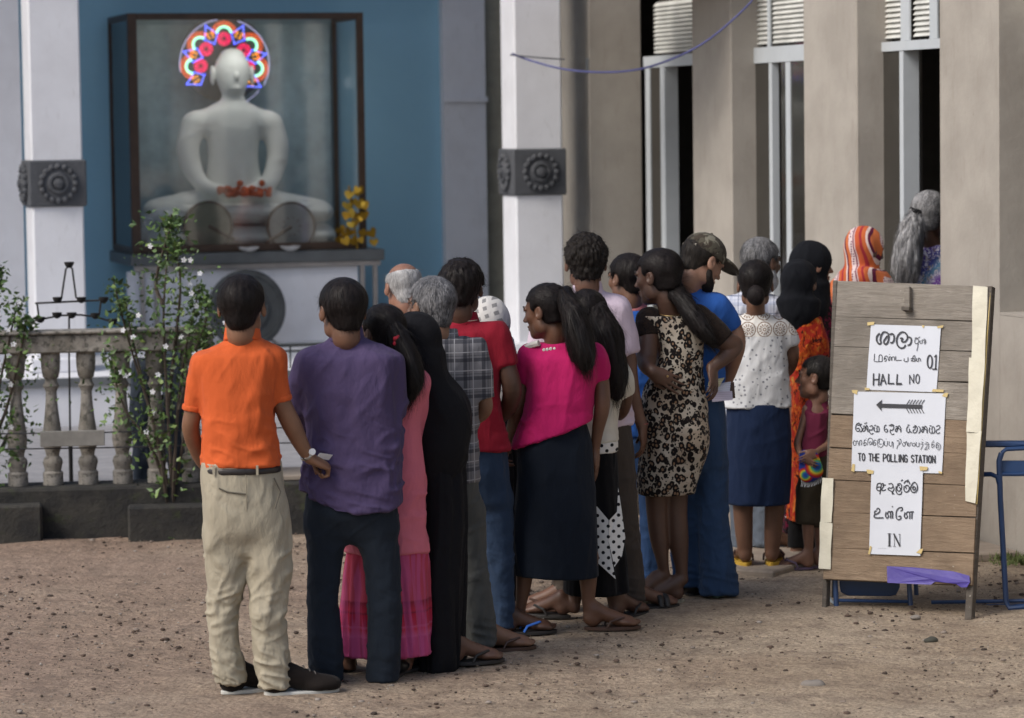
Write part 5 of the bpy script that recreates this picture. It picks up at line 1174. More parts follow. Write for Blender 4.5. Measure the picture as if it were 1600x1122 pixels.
MB().tube([c_+np.array([.021*math.cos(a), .021*math.sin(a), .002*math.sin(a)]) for a in [i*.4 for i in range(16)]], .0022, 5, closed=True).build('bangle', gold, p.root, True)
nav = cloth('skirt_navy', (.008,.012,.020), fold=.004)
p.skirt([(650,822,912,.10),(675,815,920,.115),(700,808,925,.125),(760,806,930,.14),(830,803,934,.145),(902,803,937,.14)], nav, pleat=.004, npl=6, seed=23, hem=((803,898,0),(937,903,0)))
p.bare_leg([(820,870,0,30),(819,905,0,26),(814,945,0,17),(812,968,.0,14.5)], foot=(812,982,0,-10)); p.sole(dark_rub, strap=dark_rub)
p.bare_leg([(918,870,0,34),(919,905,0,28),(919,940,0,20),(920,965,0,16)], foot=(917,985,0,84)); p.sole(leather, strap=leather)
p.core(); p.finish()
# ---- 11 long haired woman, white top
dots = NT('polka_dots'); X, Y, Z = dots.xyz(dots.mapping((30,30,30), rot=(0,.785,0)))
fx_ = dots.math('SUBTRACT', dots.math('FRACT', X), .5); fz_ = dots.math('SUBTRACT', dots.math('FRACT', Z), .5); rr_ = dots.math('ADD', dots.math('MULTIPLY', fx_, fx_), dots.math('MULTIPLY', fz_, fz_))
dots.col(dots.mix(dots.math('LESS_THAN', rr_, .055), (.66,.65,.62), (.012,.012,.014))); cloth_fin(dots, fold=.003)
p = Person('woman with very long black hair, cream top, black skirt with polka dot panels', (950,968), (.10,.052,.035))
p.head(918,497,1.02,4,4,0,neck=(920,556,0),female=True).hair('pull', BLK, t=.014, nape=-.09)
p.lock([(932,492,-.07,46),(944,520,-.10,52),(954,560,-.11,46),(961,590,-.11,36),(964,615,-.11,22)], amp=.009)
MB().tube([p.L(x,y,-.13) for x, y in ((930,500),(938,497),(947,503))], .008, 6).build('hair_ribbon', plain('ribbon_olive', (.2,.18,.08), .7), p.root, True)
ct = cloth('top_cream', (.56,.54,.48), fold=.003)
p.top([(575,884,966,.10),(610,886,974,.11),(640,888,968,.11),(665,890,964,.115),(689,886,967,.12)], [(895,572,0,.044),(964,572,0,.046)],
    [[(895,575,0,30),(890,610,.03,26)], [(964,576,0,32),(976,592,.0,30),(978,612,.05,28)]], ct, seed=71, neckr=.056, shr=.044, wr=.6)
p.arm([(966,580,.0,26),(977,610,.05,24),(974,640,.12,20),(962,655,.22,14)], tip=(950,660,.28), palm=(-.5,1,0), thumb=1, hs=.9)
p.arm([(894,580,.0,26),(888,615,.05,22),(892,650,.12,18),(900,680,.2,14)], tip=(905,700,.24), palm=(.5,1,0), thumb=-1, hs=.9)
bsk = cloth('skirt_black', (.006,.006,.007), fold=.004)
f = SDF(.007,.01); f.stack(p.srows([(688,888,966,.122),(706,886,966,.128)])); p.mesh('belt', f, dots.m)
p.skirt([(703,888,964,.12),(760,886,968,.13),(840,884,974,.145),(926,880,982,.16)], bsk, pleat=.012, npl=8, seed=33)
f = SDF(.005,.004)
def panel(name, P_, mat, dz0):
    V_ = [p.L(x, y, dz) for x, y, dz in P_]; q = MB().prism(V_, (0,.004,0)); return q.build(name, mat, p.root)
panel('dotted_panel', [(929,787,-.168),(951,813,-.182),(951,848,-.185),(962,905,-.19),(930,876,-.182)], dots.m, 0)
panel('dotted_panel', [(966,762,-.155),(971,795,-.165),(977,840,-.17),(972,868,-.175),(960,886,-.192),(951,846,-.188),(952,813,-.184),(964,800,-.165)], dots.m, 0)
p.bare_leg([(957,900,0,30),(958,930,0,22),(960,955,0,15)], foot=(960,972,0,40)); p.sole(dark_rub, strap=dark_rub)
p.bare_leg([(905,890,.05,28),(900,930,.05,20),(898,950,.05,15)], foot=(888,966,.05,-60)); p.sole(dark_rub, strap=dark_rub)
p.core(); p.finish()

# ---- 12 tall man pale pink shirt
p = Person('tall man with curly hair in a pale pink shirt and brown trousers', (985,953), (.13,.068,.045))
p.head(915,412,1.06,-8,3,0,neck=(918,462,0)).hair('short', (.014,.012,.011), t=.018, lump=.009, freq=120, nape=-.07, rough=.5)
psh2 = cloth('shirt_lilac', (.56,.47,.56), fold=.005)
p.top([(482,846,975,.11),(520,848,974,.12),(580,852,976,.125),(630,856,986,.13),(663,858,990,.13)], [(862,490,0,.05),(962,484,0,.052)],
    [[(862,492,0,40),(846,525,.01,38),(840,555,.02,36)], [(962,486,0,44),(974,520,0,40),(979,551,.0,38)]], psh2, yaw=R(2), wr=1.1, seed=81, collar=(psh2,.045,(0,.12,1),.064))
p.arm([(964,492,0,32),(979,552,0,29),(984,600,.0,28),(994,640,.02,22),(1003,664,.03,18)], tip=(1008,712,.05), palm=(-1,.3,0), thumb=1, curl=.35)
MB().tube([p.L(1003,662,.03)+np.array([.028*math.cos(a), .028*math.sin(a), 0]) for a in [i*.4 for i in range(16)]], .0018, 5, closed=True).build('bracelet', plain('thread_red', (.35,.08,.08), .7), p.root, True)
p.arm([(860,500,0,32),(842,556,.02,28),(840,600,.06,26),(850,640,.16,20)], tip=(862,655,.25), palm=(1,.3,0), thumb=-1, curl=.5)
bt = cloth('trousers_brown', (.062,.050,.042), fold=.005)
p.trousers([(650,862,985,.125),(690,864,990,.13),(740,866,994,.125)], [[(888,760,.02,56),(886,840,.03,48),(884,900,.03,42),(882,940,.03,42)], [(966,760,0,58),(976,831,0,46),(984,890,0,42),(987,938,0,40)]], bt, wr_=1.0, seed=14)
p.bare_leg([(989,925,0,18),(990,935,0,18)], foot=(985,950,0,72)); p.sole(dark_rub, strap=dark_rub, band=2)
p.bare_leg([(883,935,.03,18),(883,945,.03,18)], foot=(884,966,.0,-72)); p.sole(leather, strap=leather)
p.core(); p.finish()

# ---- 13 short haired person in blue with pink collar
bl = cloth('polo_blue', (.028,.105,.38), fold=.004)
p = Person('short haired man in a blue shirt half hidden by the leopard print dress', (1010,935), (.16,.085,.055), d=15.1)
p.head(980,436,.98,-42,2,0,neck=(990,488,0)).hair('short', BLK, t=.011, nape=-.07)
p.top([(510,962,1062,.10),(560,966,1058,.115),(640,970,1056,.12),(680,970,1058,.12)], [(974,508,0,.046),(1050,508,0,.046)], [[(974,512,0,36),(968,560,.02,32)], [(1050,512,0,36),(1058,560,.02,32)]], bl, seed=91, collar=(cloth('collar_rose', (.45,.16,.17)),.035,(0,.1,1),.060))
jl = cloth('jeans_mid_blue', (.04,.085,.20), fold=.005)
p.trousers([(660,972,1056,.12),(740,974,1060,.12)], [[(1022,760,-.05,50),(1020,840,-.05,40),(1020,900,-.05,40),(1018,932,-.05,42)], [(1058,760,.05,50),(1066,840,.08,42),(1072,920,.1,40)]], jl, wr_=.8, seed=15)
p.shoe(1018,935,-.05,-30,bs,dark_rub); p.shoe(1070,925,.1,30,plain('shoe_red', (.3,.03,.03), .5),dark_rub)
p.core(); p.finish()

# ---- 14 leopard dress
def rosettes():
    t = NT('leopard_print'); co = t.mapping((1,.8,.85)); w = t.noise(12, 2, co=co, out=1); co2 = t.mix(.035, co, w, 'ADD')
    v = t.voro(38, co=co2); v2 = t.voro(70, co=co2); br = t.noise(45, 2, co=co)
    ring = t.ramp(v, [(0, 0), (.20, 0), (.24, 1), (.52, 1), (.56, 0)]); brk = t.ramp(br, [(.34, 0), (.38, 1)])
    inn = t.ramp(v, [(0, 1), (.22, 1), (.30, 0)])
    base = t.mix(t.ramp(t.noise(7, 3), [(.42, 0), (.6, 1)]), (.40,.36,.30), (.30,.24,.18))
    c = t.mix(t.math('MULTIPLY', inn, .8), base, (.17,.085,.04)); c = t.mix(t.math('MULTIPLY', ring, brk), c, (.010,.008,.008))
    sp = t.ramp(v2, [(0, 1), (.26, 1), (.32, 0)]); c = t.mix(t.math('MULTIPLY', sp, t.ramp(v, [(.5, 0), (.56, 1)])), c, (.012,.01,.01))
    t.col(c); cloth_fin(t, fold=.003); return t.m
leo = rosettes()
t = NT('lace_black'); v_ = t.voro(120); t.col(t.mix(t.ramp(v_, [(.25, 0), (.5, 1)]), (.006,.006,.007), (.020,.013,.010))); cloth_fin(t, fold=.003); lbk = t.m
p = Person('woman in a sleeveless look leopard print dress with black lace sleeves, hand on her back', (1050,943), (.085,.045,.030))
p.head(1028,433,1.08,-58,6,0,neck=(1048,492,0),female=True).hair('pull', BLK, t=.010, nape=-.06, back=.0)
p.lock([(1052,452,-.02,30),(1066,470,-.08,30),(1080,490,-.12,30),(1096,512,-.14,27),(1108,530,-.13,16)], amp=.007)
ys = R(14)
f = SDF(.0065,.03); rr_ = p.srows([(492,1006,1100,.085),(520,1022,1102,.105),(549,1027,1098,.11),(580,1020,1098,.11),(606,1008,1101,.12),(645,1000,1106,.135),(677,1000,1106,.14),(720,999,1099,.14),(751,997,1090,.135),(771,998,1084,.13)], ys)
f.stack(rr_+[(rr_[0][0]+.03, rr_[0][1], rr_[0][2], rr_[0][3]*.8, rr_[0][4]*.8)], ys, k=.04); p.pel = np.array([rr_[6][1], rr_[6][2], rr_[6][0]]); nb = p.nb
for x, y in ((1014,498),(1090,496)):
    S_ = p.L(x, y, 0); f.limb([(*(nb-np.array([0,0,.035])), .052), (*S_, .046)], k=.035)
f.ell(p.L(1082,690,-.07), (.075,.09,.10), k=.05)
f.plane(nb+np.array([0,0,.0]), (0,0,1)); f.ell(nb+np.array([0,0,.02]), (.058,.058,.04), k=.01, op='s')
p.mesh('dress', f, leo, lambda V, N: folds(V, (1,.2,.3), 12, 4, .005, .25, 3)*band(V[:,2], .75, 1.15, .08)+folds(V, (1,.2,-.2), 8, 5, .004, .25, 5)+.012*(vnoise(V*5)-.5))
for rows_ in ([(1014,500,0,38),(1012,515,-.02,36),(1013,526,-.03,35)], [(1090,498,0,44),(1108,512,-.01,42),(1122,524,-.02,38),(1131,533,-.02,35)]):
    f = SDF(.006,.02); f.limb(p.rows(rows_), cut1=True, grow=.004); p.mesh('sleeve', f, lbk, lambda V, N: folds(V, (1,0,.3), 14, 4, .004, .25, 3)+.004*(vnoise(V*60)-.5))
p.arm([(1014,500,0,32),(1013,530,-.04,33),(1010,560,-.07,32),(1012,574,-.13,24),(1020,581,-.17,18)], tip=(1052,598,-.165), palm=(.1,1,0), thumb=-1, curl=.12, spread=.55, hs=.95)
p.arm([(1094,500,0,34),(1128,531,-.02,32),(1147,540,.0,29),(1130,560,-.03,24),(1112,575,-.05,17)], tip=(1116,604,-.09), palm=(-.8,.6,0), thumb=1, curl=.35, hs=.92, thumbc=.0)
MB().ball(p.L(1043,588,-.19), .006, 6, 4).build('ring', gold, p.root, True)
p.necklace(0)
p.bare_leg([(1026,760,-.01,38),(1027,800,.0,34),(1030,842,0,29),(1035,875,0,20),(1038,898,.01,16)], foot=(1040,925,.02,-108,.02,.24,.03)); p.sole(plain('sandal_pattern', (.22,.20,.15), .7, var=.5, scale=90), strap=None, up=1)
p.bare_leg([(1056,760,.02,40),(1057,800,.02,34),(1060,842,.02,32),(1064,880,.02,22),(1066,905,.02,17)], foot=(1066,936,.02,-100)); p.sole(plain('sandal_pattern', (.22,.20,.15), .7, var=.5, scale=90), t=.018)
p.core(); p.finish()

# ---- 15 man in cap
p = Person('man in a camouflage cap and blue polo shirt looking down at papers', (1105,935), (.27,.155,.105))
p.head(1097,410,1.06,58,26,0,neck=(1074,462,0),beard=((.014,.012,.011),.1)).hair('short', (.02,.017,.015), t=.006, nape=-.07, back=.02)
t = NT('camouflage_cloth'); n1 = t.noise(20, 3, .5, dist=.4); n2 = t.noise(16, 3, .5, co=t.mapping((1,1,1), loc=(4,2,1)), dist=.4)
c_ = t.mix(t.ramp(n1, [(.5, 0), (.52, 1)]), (.085,.078,.06), (.055,.045,.035)); c_ = t.mix(t.ramp(n2, [(.60, 0), (.62, 1)]), c_, (.20,.19,.15)); t.col(c_); cloth_fin(t, fold=.002); camo = t.m
f = SDF(.005,.01); T = p.T; sc = p.hs
f.ell(T((0,-.006,.050)), np.array((.086,.104,.082))*sc, p.hM); o_ = T((0,-.02,.030)); f.plane(o_, -(p.hM@np.array([0,.06,1.0])))
cp = p.mesh('cap', f, camo)
f = SDF(.004,.004); 
f.ell(T((0,.120,.040)), np.array((.072,.075,.016))*sc, p.hM@np.array(Euler((-.28,0,0)).to_matrix())); f.ell(T((0,.120,.020)), np.array((.075,.09,.024))*sc, p.hM@np.array(Euler((-.28,0,0)).to_matrix()), k=.004, op='s')
f.ell(T((0,.035,.03)), np.array((.06,.06,.05))*sc, p.hM, k=.003, op='s'); p.mesh('cap_brim', f, camo, parent=cp)
MB().ball(T((0,-.006,.133)), .007, 8, 5).build('cap_button', camo, cp, True)
MB().tube([T((x,-.105+abs(x)*.25,.045)) for x in (-.05,-.025,0,.025,.05)], .007, 6).build('cap_strap', plain('strap_tan', (.25,.23,.19), .8), cp, True)
p.top([(480,1050,1130,.11),(520,1046,1134,.12),(580,1050,1128,.12),(625,1050,1128,.125)], [(1058,478,.05,.048),(1118,482,-.02,.056)],
    [[(1058,482,.05,38),(1050,530,.08,34)], [(1120,480,-.02,46),(1134,496,.0,42),(1142,512,.02,38)]], bl, yaw=R(30), wr=1.0, seed=101, collar=(bl,.035,(.15,.1,1),.066))
p.arm([(1122,490,.0,32),(1142,510,.02,31),(1151,536,.03,29),(1143,572,.10,24),(1134,600,.16,18)], tip=(1122,622,.2), palm=(-.7,-.1,.7), thumb=-1, curl=.5)
p.arm([(1060,490,.05,32),(1054,540,.14,26),(1066,580,.24,22),(1084,600,.26,16)], tip=(1106,612,.26), palm=(.3,0,.9), thumb=1, curl=.4)
p.trousers([(615,1052,1130,.125),(660,1054,1134,.13),(720,1056,1135,.125)], [[(1080,740,.05,52),(1078,840,.07,44),(1076,915,.08,42)], [(1110,735,0,52),(1113,781,0,48),(1117,842,0,49),(1122,890,0,56),(1124,928,0,58)]], cloth('jeans_dark_blue', (.025,.050,.105), fold=.005), wr_=1.0, seed=17)
p.shoe(1120,934,.02,8,plain('shoe_teal', (.05,.09,.09), .6),plain('sole_green', (.13,.2,.17), .6)); p.shoe(1078,925,.08,20,bs,dark_rub)
p.core(); p.finish()
d0 = p.d-.12
def prt(name, c, lines=True):
    t = NT(name); X, Y, Z = t.xyz(); a = t.ramp(t.math('FRACT', t.math('MULTIPLY', Z, 110)), [(0, 0), (.6, 0), (.65, 1)], 'CONSTANT'); t.col(t.mix(t.math('MULTIPLY', t.math('MULTIPLY', a, t.noise(300, 2)), .6), c, sc3(c, .35))); t.rough(.6); return t.m
card('poll_papers', [W(1105,603,d0), W(1142,596,d0+.03), W(1140,613,d0+.0), W(1104,612,d0-.04)], prt('print_white', (.62,.64,.75)), 'white printed paper on top of the lilac one, held by the man in the cap', 'paper')
card('poll_papers', [W(1110,612,d0-.03), W(1144,611,d0), W(1145,625,d0), W(1113,628,d0-.03)], prt('print_lilac', (.50,.47,.60)), 'lilac printed paper hanging below the white one, held by the man in the cap', 'paper')
card('identity_card', [W(1108,594,d0-.04), W(1132,590,d0-.01), W(1124,604,d0-.04), W(1106,603,d0-.07)], prt('print_cream', (.58,.55,.36)), 'pale yellow card above the white paper, under the fingers', 'card')
card('wallet', [W(1118,607,d0+.03), W(1147,597,d0+.05), W(1149,622,d0+.05), W(1120,628,d0+.03)], leather, 'dark wallet behind the printed papers', 'wallet', .012)

# ---- 16 woman with white lace top
p = Person('woman with a low bun, white top with crochet yoke and navy skirt', (1185,892), (.155,.082,.052))
p.head(1180,446,1.0,3,6,0,neck=(1181,497,0),female=True).hair('pull', BLK, t=.014, nape=-.06)
f = SDF(.006,.02); f.ell(p.T((0,-.115,-.055)), (.045,.035,.052), p.hM); p.mesh('hair_bun', f, p.hm, lambda V, N: .004*(vnoise(V*np.array([60,60,30]))-.5))
t = NT('top_crochet'); X, Y, Z = t.xyz(); S_ = p.S
zt = float(p.L(1180,524,0)[2])
co = t.mapping((12.5,12.5,12.5), loc=(.1,0,.35)); xx, _, zz = t.xyz(co)
fx = t.math('SUBTRACT', t.math('FRACT', xx), .5); fz = t.math('SUBTRACT', t.math('FRACT', zz), .5)
rr = t.math('SQRT', t.math('ADD', t.math('MULTIPLY', fx, fx), t.math('MULTIPLY', fz, fz))); an = t.math('ARCTAN2', fz, fx)
spk = t.ramp(t.math('ADD', t.math('MULTIPLY', t.math('SINE', t.math('MULTIPLY', an, 12)), .5), .5), [(.5, 0), (.6, 1)])
rg = t.ramp(rr, [(0, 1), (.05, 1), (.06, .0), (.11, .0), (.12, 1), (.17, 1), (.18, .5), (.33, .5), (.34, 1), (.40, 1), (.42, 0), (.46, 0), (.48, 1)])
hole = t.math('GREATER_THAN', t.math('ADD', rg, t.math('MULTIPLY', spk, .5)), .75)
mask = t.math('GREATER_THAN', Z, zt)
sm = t.voro(40, co=t.mapping((1,.5,1)), rand=.9); spot = t.ramp(sm, [(0, 1), (.20, 1), (.25, 0)])
body_c = t.mix(t.math('MULTIPLY', spot, .8), (.60,.61,.62), (.10,.11,.14)); yoke = t.mix(hole, (.24,.17,.13), (.66,.65,.62))
t.col(t.mix(mask, body_c, yoke)); cloth_fin(t, fold=.004); t.bump(t.math('MULTIPLY', hole, mask), .004)
p.top([(512,1142,1224,.10),(552,1146,1228,.11),(587,1142,1231,.115),(620,1134,1234,.125),(636,1128,1236,.13)], [(1148,512,0,.042),(1217,512,0,.042)],
    [[(1148,514,0,32),(1140,528,.01,28),(1136,540,.02,27)], [(1217,514,0,34),(1229,524,.0,30),(1235,538,.01,27)]], t.m, seed=111, neckr=.060, shr=.042, wr=.7, name='blouse')
p.arm([(1222,518,0,26),(1235,538,.02,24),(1237,562,.04,22),(1230,580,.14,18),(1218,584,.22,14)], tip=(1205,585,.28), palm=(0,1,0), thumb=-1, hs=.9)
p.arm([(1145,518,0,26),(1137,540,.02,24),(1134,562,.05,22),(1142,580,.14,18),(1155,584,.22,14)], tip=(1168,585,.28), palm=(0,1,0), thumb=1, hs=.9)
p.necklace(0)
p.skirt([(628,1136,1232,.125),(680,1134,1237,.135),(740,1136,1238,.14),(787,1137,1235,.14)], cloth('skirt_blue', (.014,.026,.065), fold=.004), pleat=.005, npl=6, seed=43)
yl = plain('platform_yellow', (.55,.34,.04), .5)
p.bare_leg([(1162,770,0,34),(1161,800,0,31),(1163,842,0,26),(1165,865,0,17)], foot=(1166,886,-.02,-6,.045)); p.sole(yl, t=.045, w=.042, strap=leather)
p.bare_leg([(1211,770,0,34),(1210,800,0,31),(1207,842,0,26),(1206,864,0,18)], foot=(1205,885,-.02,12,.045)); p.sole(yl, t=.045, w=.042, strap=leather)
p.core(); p.finish()

# ---- 17 bearded man
p = Person('grey bearded man in a white and blue checked shirt behind the woman with the bun', (1195,866), (.12,.065,.042), d=16.5)
p.head(1190,411,1.06,48,4,0,neck=(1178,462,0),beard=((.35,.35,.35),.9)).hair('short', (.05,.05,.052), (.30,.30,.31), t=.012, rough=.6)
wp = plaid('plaid_white', (.55,.58,.66), (.38,.42,.54), (.10,.12,.20), 11, 11, yaw=.1)
p.top([(478,1126,1228,.11),(530,1126,1230,.12),(600,1128,1230,.125),(650,1128,1230,.125)], [(1140,482,0,.05),(1216,482,0,.052)], [[(1140,485,0,38),(1130,530,0,34)], [(1216,485,0,38),(1228,530,0,34)]], wp, yaw=R(15), seed=121, collar=(wp,.03,(.1,0,1),.060))
p.trousers([(640,1130,1228,.125),(700,1132,1226,.12)], [[(1160,720,.05,46),(1160,840,.05,36),(1160,855,.05,36)], [(1198,720,0,46),(1196,800,0,36),(1194,853,0,34)]], cloth('trousers_slate', (.10,.12,.15), fold=.005), seed=19)
p.bare_leg([(1196,845,0,18),(1196,852,0,18)], foot=(1200,868,0,80)); p.sole(leather, strap=leather)
p.bare_leg([(1160,845,.05,18),(1160,850,.05,18)], foot=(1160,862,.05,40)); p.sole(leather, strap=leather)
p.core(); p.finish()

# ---- 18, 19 women in black veils
def veil(p, rows, mat, fo=.010, eye=(.052,.055,.082), extra=None, seed=2, sx=1.0):
    f = SDF(.008,.03); f.ell(p.T((0,-.012,.022)), np.array((.092,.110,.106))*sx, p.hM); f.ell(p.T((0,-.02,-.09)), np.array((.076,.084,.09))*sx, p.hM, k=.05)
    f.stack(p.srows(rows), 0, k=.06)
    if eye: f.ell(p.T((0,.118,-.01)), eye, p.hM, k=.01, op='s')
    if extra: extra(f)
    return p.mesh('veil', f, mat, lambda V, N: folds(V, (.3,.1,-1), 10, 7, fo, .3, seed)+.01*(vnoise(V*7)-.5)+folds(V, (.6,0,-1), 18, 7, fo*.4, .25, 4), 3)
vb = cloth('veil_black', (.008,.009,.012), fold=.005, sheen=.05)
t = NT('dress_orange_print'); n1 = t.noise(38, 4, .65, co=t.mapping((1,1,.6)), dist=1.2)
t.col(t.mix(t.ramp(t.noise(16, 3, dist=1), [(.48, 0), (.56, 1)]), t.ramp(n1, [(.38, (.03,.008,.006)), (.45, (.32,.035,.010)), (.56, (.48,.085,.014)), (.66, (.42,.20,.04))]), (.30,.02,.012))); cloth_fin(t, fold=.004); org = t.m
t = NT('dress_maroon_print'); n1 = t.noise(60, 3, .6); n2 = t.voro(24, co=t.mapping((1,.4,1)))
t.col(t.mix(t.ramp(n2, [(0, 1), (.10, 1), (.13, 0)]), t.mix(t.ramp(n1, [(.5, 0), (.58, 1)]), (.012,.008,.010), (.14,.008,.035)), (.45,.42,.42))); cloth_fin(t, fold=.004); mrn = t.m
p = Person('taller of two women in black veils, face in profile, black dress with maroon print', (1275,862), (.21,.115,.08), d=16.9)
p.head(1270,415,1.02,72,4,0,neck=(1262,470,0),female=True)
veil(p, [(445,1226,1292,.10),(480,1226,1296,.11),(510,1232,1290,.10)], vb, eye=(.048,.045,.075))
p.top([(478,1228,1290,.10),(540,1232,1294,.11),(600,1234,1294,.115)], [(1240,478,0,.045),(1280,478,0,.046)], [None, [(1282,482,0,34),(1290,530,0,30),(1286,570,.05,26)]], mrn, seed=131, name='dress_top')
p.skirt([(590,1234,1294,.12),(700,1230,1298,.14),(835,1226,1302,.15)], mrn, seed=51, name='dress')
for x in (1250,1280): p.shoe(x, 858, 0, 20, bs, dark_rub)
p.core(); p.finish()
p = Person('shorter of two women in black veils, orange printed dress, in front of the taller', (1248,874), (.16,.085,.055), d=16.35)
p.head(1248,443,1.04,28,6,0,neck=(1250,500,0),female=True)
veil(p, [(470,1213,1280,.10),(495,1222,1276,.11),(520,1234,1262,.08)], vb, eye=(.045,.05,.075), seed=7)
p.top([(510,1230,1276,.10),(560,1234,1274,.105),(620,1236,1276,.11)], [(1238,506,0,.040),(1268,506,0,.040)], [[(1238,508,0,26),(1232,550,.02,24)], [(1268,500,-.02,34),(1275,530,-.03,36),(1278,558,-.02,30)]], org, seed=141, name='dress_top')
p.skirt([(600,1234,1278,.12),(700,1233,1284,.13),(812,1230,1290,.14)], org, seed=53, name='dress', pleat=.014)
p.arm([(1268,515,0,20),(1276,555,0,18),(1272,580,.08,15),(1262,592,.16,12)], tip=(1252,596,.2), palm=(0,1,0), thumb=-1, hs=.85)
p.trousers([(790,1240,1276,.09),(800,1240,1276,.09)], [[(1246,800,.0,26),(1243,840,0,24),(1243,855,0,24)], [(1268,800,0,26),(1268,840,0,24),(1268,855,0,24)]], bsk, seed=20, wr_=.5)
for x in (1243,1266): p.bare_leg([(x,850,0,15),(x,862,0,15)], foot=(x,874,0,60)); p.sole(leather, strap=leather)
p.core(); p.finish()

# ---- 20 child
p = Person('small child in a maroon vest and brown shorts standing beside the sign board', (1268,889), (.21,.115,.078))
p.head(1276,590,.93,-72,-3,0,neck=(1276,629,0),female=True,nw=.044).hair('short', (.016,.014,.013), t=.006, nape=-.06, back=.0)
vm = cloth('vest_maroon', (.135,.020,.048), fold=.003); p.k_ = .5
f = SDF(.005,.02); R_ = p.srows([(644,1262,1291,.06),(670,1257,1292,.065),(704,1252,1292,.07),(712,1251,1292,.07)], R(-10)); f.stack([(r[0], r[1], r[2], r[3]+.004, r[4]+.008) for r in R_], R(-10))
for x in (1265,1287): f.limb([(*p.L(x,646,0), .034), (*p.L(x+(2 if x < 1270 else -2),632,0), .029)], k=.02)
p.mesh('vest', f, vm, lambda V, N: folds(V, (1,.2,.4), 16, 4, .004, .25, 3)+.005*(vnoise(V*9)-.5))
p.f.ell(p.L(1276,648,0), (.036,.034,.045), k=.03)
p.arm([(1262,640,0,15),(1252,672,-.02,12),(1246,694,-.04,12),(1250,708,-.10,9),(1254,713,-.13,8)], tip=(1265,724,-.17), palm=(.6,.6,0), thumb=1, curl=.5, hs=.62)
p.arm([(1290,640,0,15),(1296,672,.0,12),(1292,694,-.04,12),(1280,703,-.10,9),(1272,708,-.14,8)], tip=(1258,718,-.18), palm=(-.3,.8,0), thumb=-1, curl=.5, hs=.62)
sh2 = cloth('shorts_brown', (.050,.042,.030), fold=.004)
p.trousers([(708,1251,1292,.075),(740,1248,1294,.085),(760,1247,1294,.085)], [[(1260,770,-.02,30),(1259,795,-.02,31),(1259,818,-.02,32)], [(1280,770,.03,30),(1282,795,.03,31),(1282,820,.03,32)]], sh2, wr_=.7, seed=22)
p.bare_leg([(1262,800,-.02,22),(1263,840,-.02,17),(1264,868,-.02,12),(1264,878,-.02,11)], foot=(1268,888,-.02,-84,.012,.19)); p.sole(plain('slipper_purple', (.10,.07,.12), .6), t=.012, strap=plain('slipper_purple', (.10,.07,.12), .6))
p.bare_leg([(1280,800,.03,22),(1281,840,.03,17),(1281,866,.03,12),(1281,876,.03,11)], foot=(1286,886,.03,-80,.012,.19)); p.sole(plain('slipper_purple', (.10,.07,.12), .6), t=.012, strap=plain('slipper_purple', (.10,.07,.12), .6))
p.core(.5); p.finish()
# the child's bag
t = NT('tie_dye'); c1 = p.L(1272,728,-.16)-0*p.o; 
def rings(c, r):
    n = t.n('ShaderNodeVectorMath', operation='DISTANCE'); t.l(t.mapping((1,0,1)), n.inputs[0]); n.inputs[1].default_value = (c[0], 0, c[2]); return t.math('MULTIPLY', n.outputs['Value'], 1/r)
st = [(0, (.02,.05,.35)), (.3, (.03,.12,.3)), (.45, (.08,.35,.12)), (.58, (.6,.5,.05)), (.72, (.55,.08,.02)), (.86, (.4,.02,.03)), (1, (.02,.04,.22))]
b0 = Vector(p.L(1268,728,-.15)); bw = p.root.location+b0
def lc_(px, py): return p.L(px, py, -.15)-np.array(b0)
t.col(t.mix(t.ramp(rings(lc_(1276,728), .062), [(.98, 0), (1, 1)]), t.ramp(rings(lc_(1276,728), .062), st), t.ramp(rings(lc_(1258,742), .04), st))); cloth_fin(t, fold=.003)
f = SDF(.005,.01); f.limb([(*lc_(1270,716), .035), (*lc_(1270,735), .052)], flat=((0,1,0), .35)); f.limb([(*lc_(1258,712), .03), (*lc_(1262,740), .045)], flat=((0,1,0), .35))
V_, F_ = f.mesh(lambda V, N: .004*(vnoise(V*30)-.5)); bag = mesh_obj('fringed_bag', V_, F_, t.m); bag.location = bw; tag(bag, 'small tie dye bag with a pale fringe held in front of the child', 'bag')
m_ = MB()
for i in range(15):
    x = 1252+i*2.2; y = 750-(i-4)**2*.08; a = lc_(x, y); m_.tube([a, a+np.array([.003, 0, -.02]), a+np.array([.005*rnd.uniform(-1,1), 0, -.036])], .0022, 4)
m_.build('fringe', plain('fringe_grey', (.45,.47,.5), .9), bag)

# ---- 21 woman in orange patterned scarf
t = NT('scarf_orange_stripes'); X, Y, Z = t.xyz(t.mapping((1,1,1), rot=(0,.25,.5)))
w = t.math('FRACT', t.math('ADD', t.math('MULTIPLY', X, 7.5), t.math('MULTIPLY', t.noise(4, 2), .35)))
c_ = t.ramp(w, [(0, (.48,.12,.04)), (.12, (.48,.12,.04)), (.13, (.62,.5,.48)), (.19, (.62,.5,.48)), (.20, (.10,.012,.04)), (.27, (.10,.012,.04)), (.28, (.5,.14,.05)), (.42, (.5,.14,.05)), (.43, (.62,.5,.5)), (.62, (.62,.5,.5)), (.63, (.16,.02,.05)), (.68, (.5,.4,.4)), (.73, (.48,.10,.04)), (.9, (.3,.03,.04))], 'CONSTANT')
hv = t.voro(75, rand=.15, co=t.mapping((1,.6,1))); inb = t.math('MULTIPLY', t.math('GREATER_THAN', w, .43), t.math('LESS_THAN', w, .62))
t.col(t.mix(t.math('MULTIPLY', inb, t.ramp(hv, [(0, 1), (.3, 1), (.36, 0)])), c_, (.09,.01,.05))); cloth_fin(t, fold=.004); osc = t.m
p = Person('woman in an orange, white and maroon patterned head scarf behind the sign board', (1345,850), (.07,.038,.028), d=17.3, z=.1)
p.head(1352,392,1.04,60,6,0,neck=(1345,446,0),female=True)
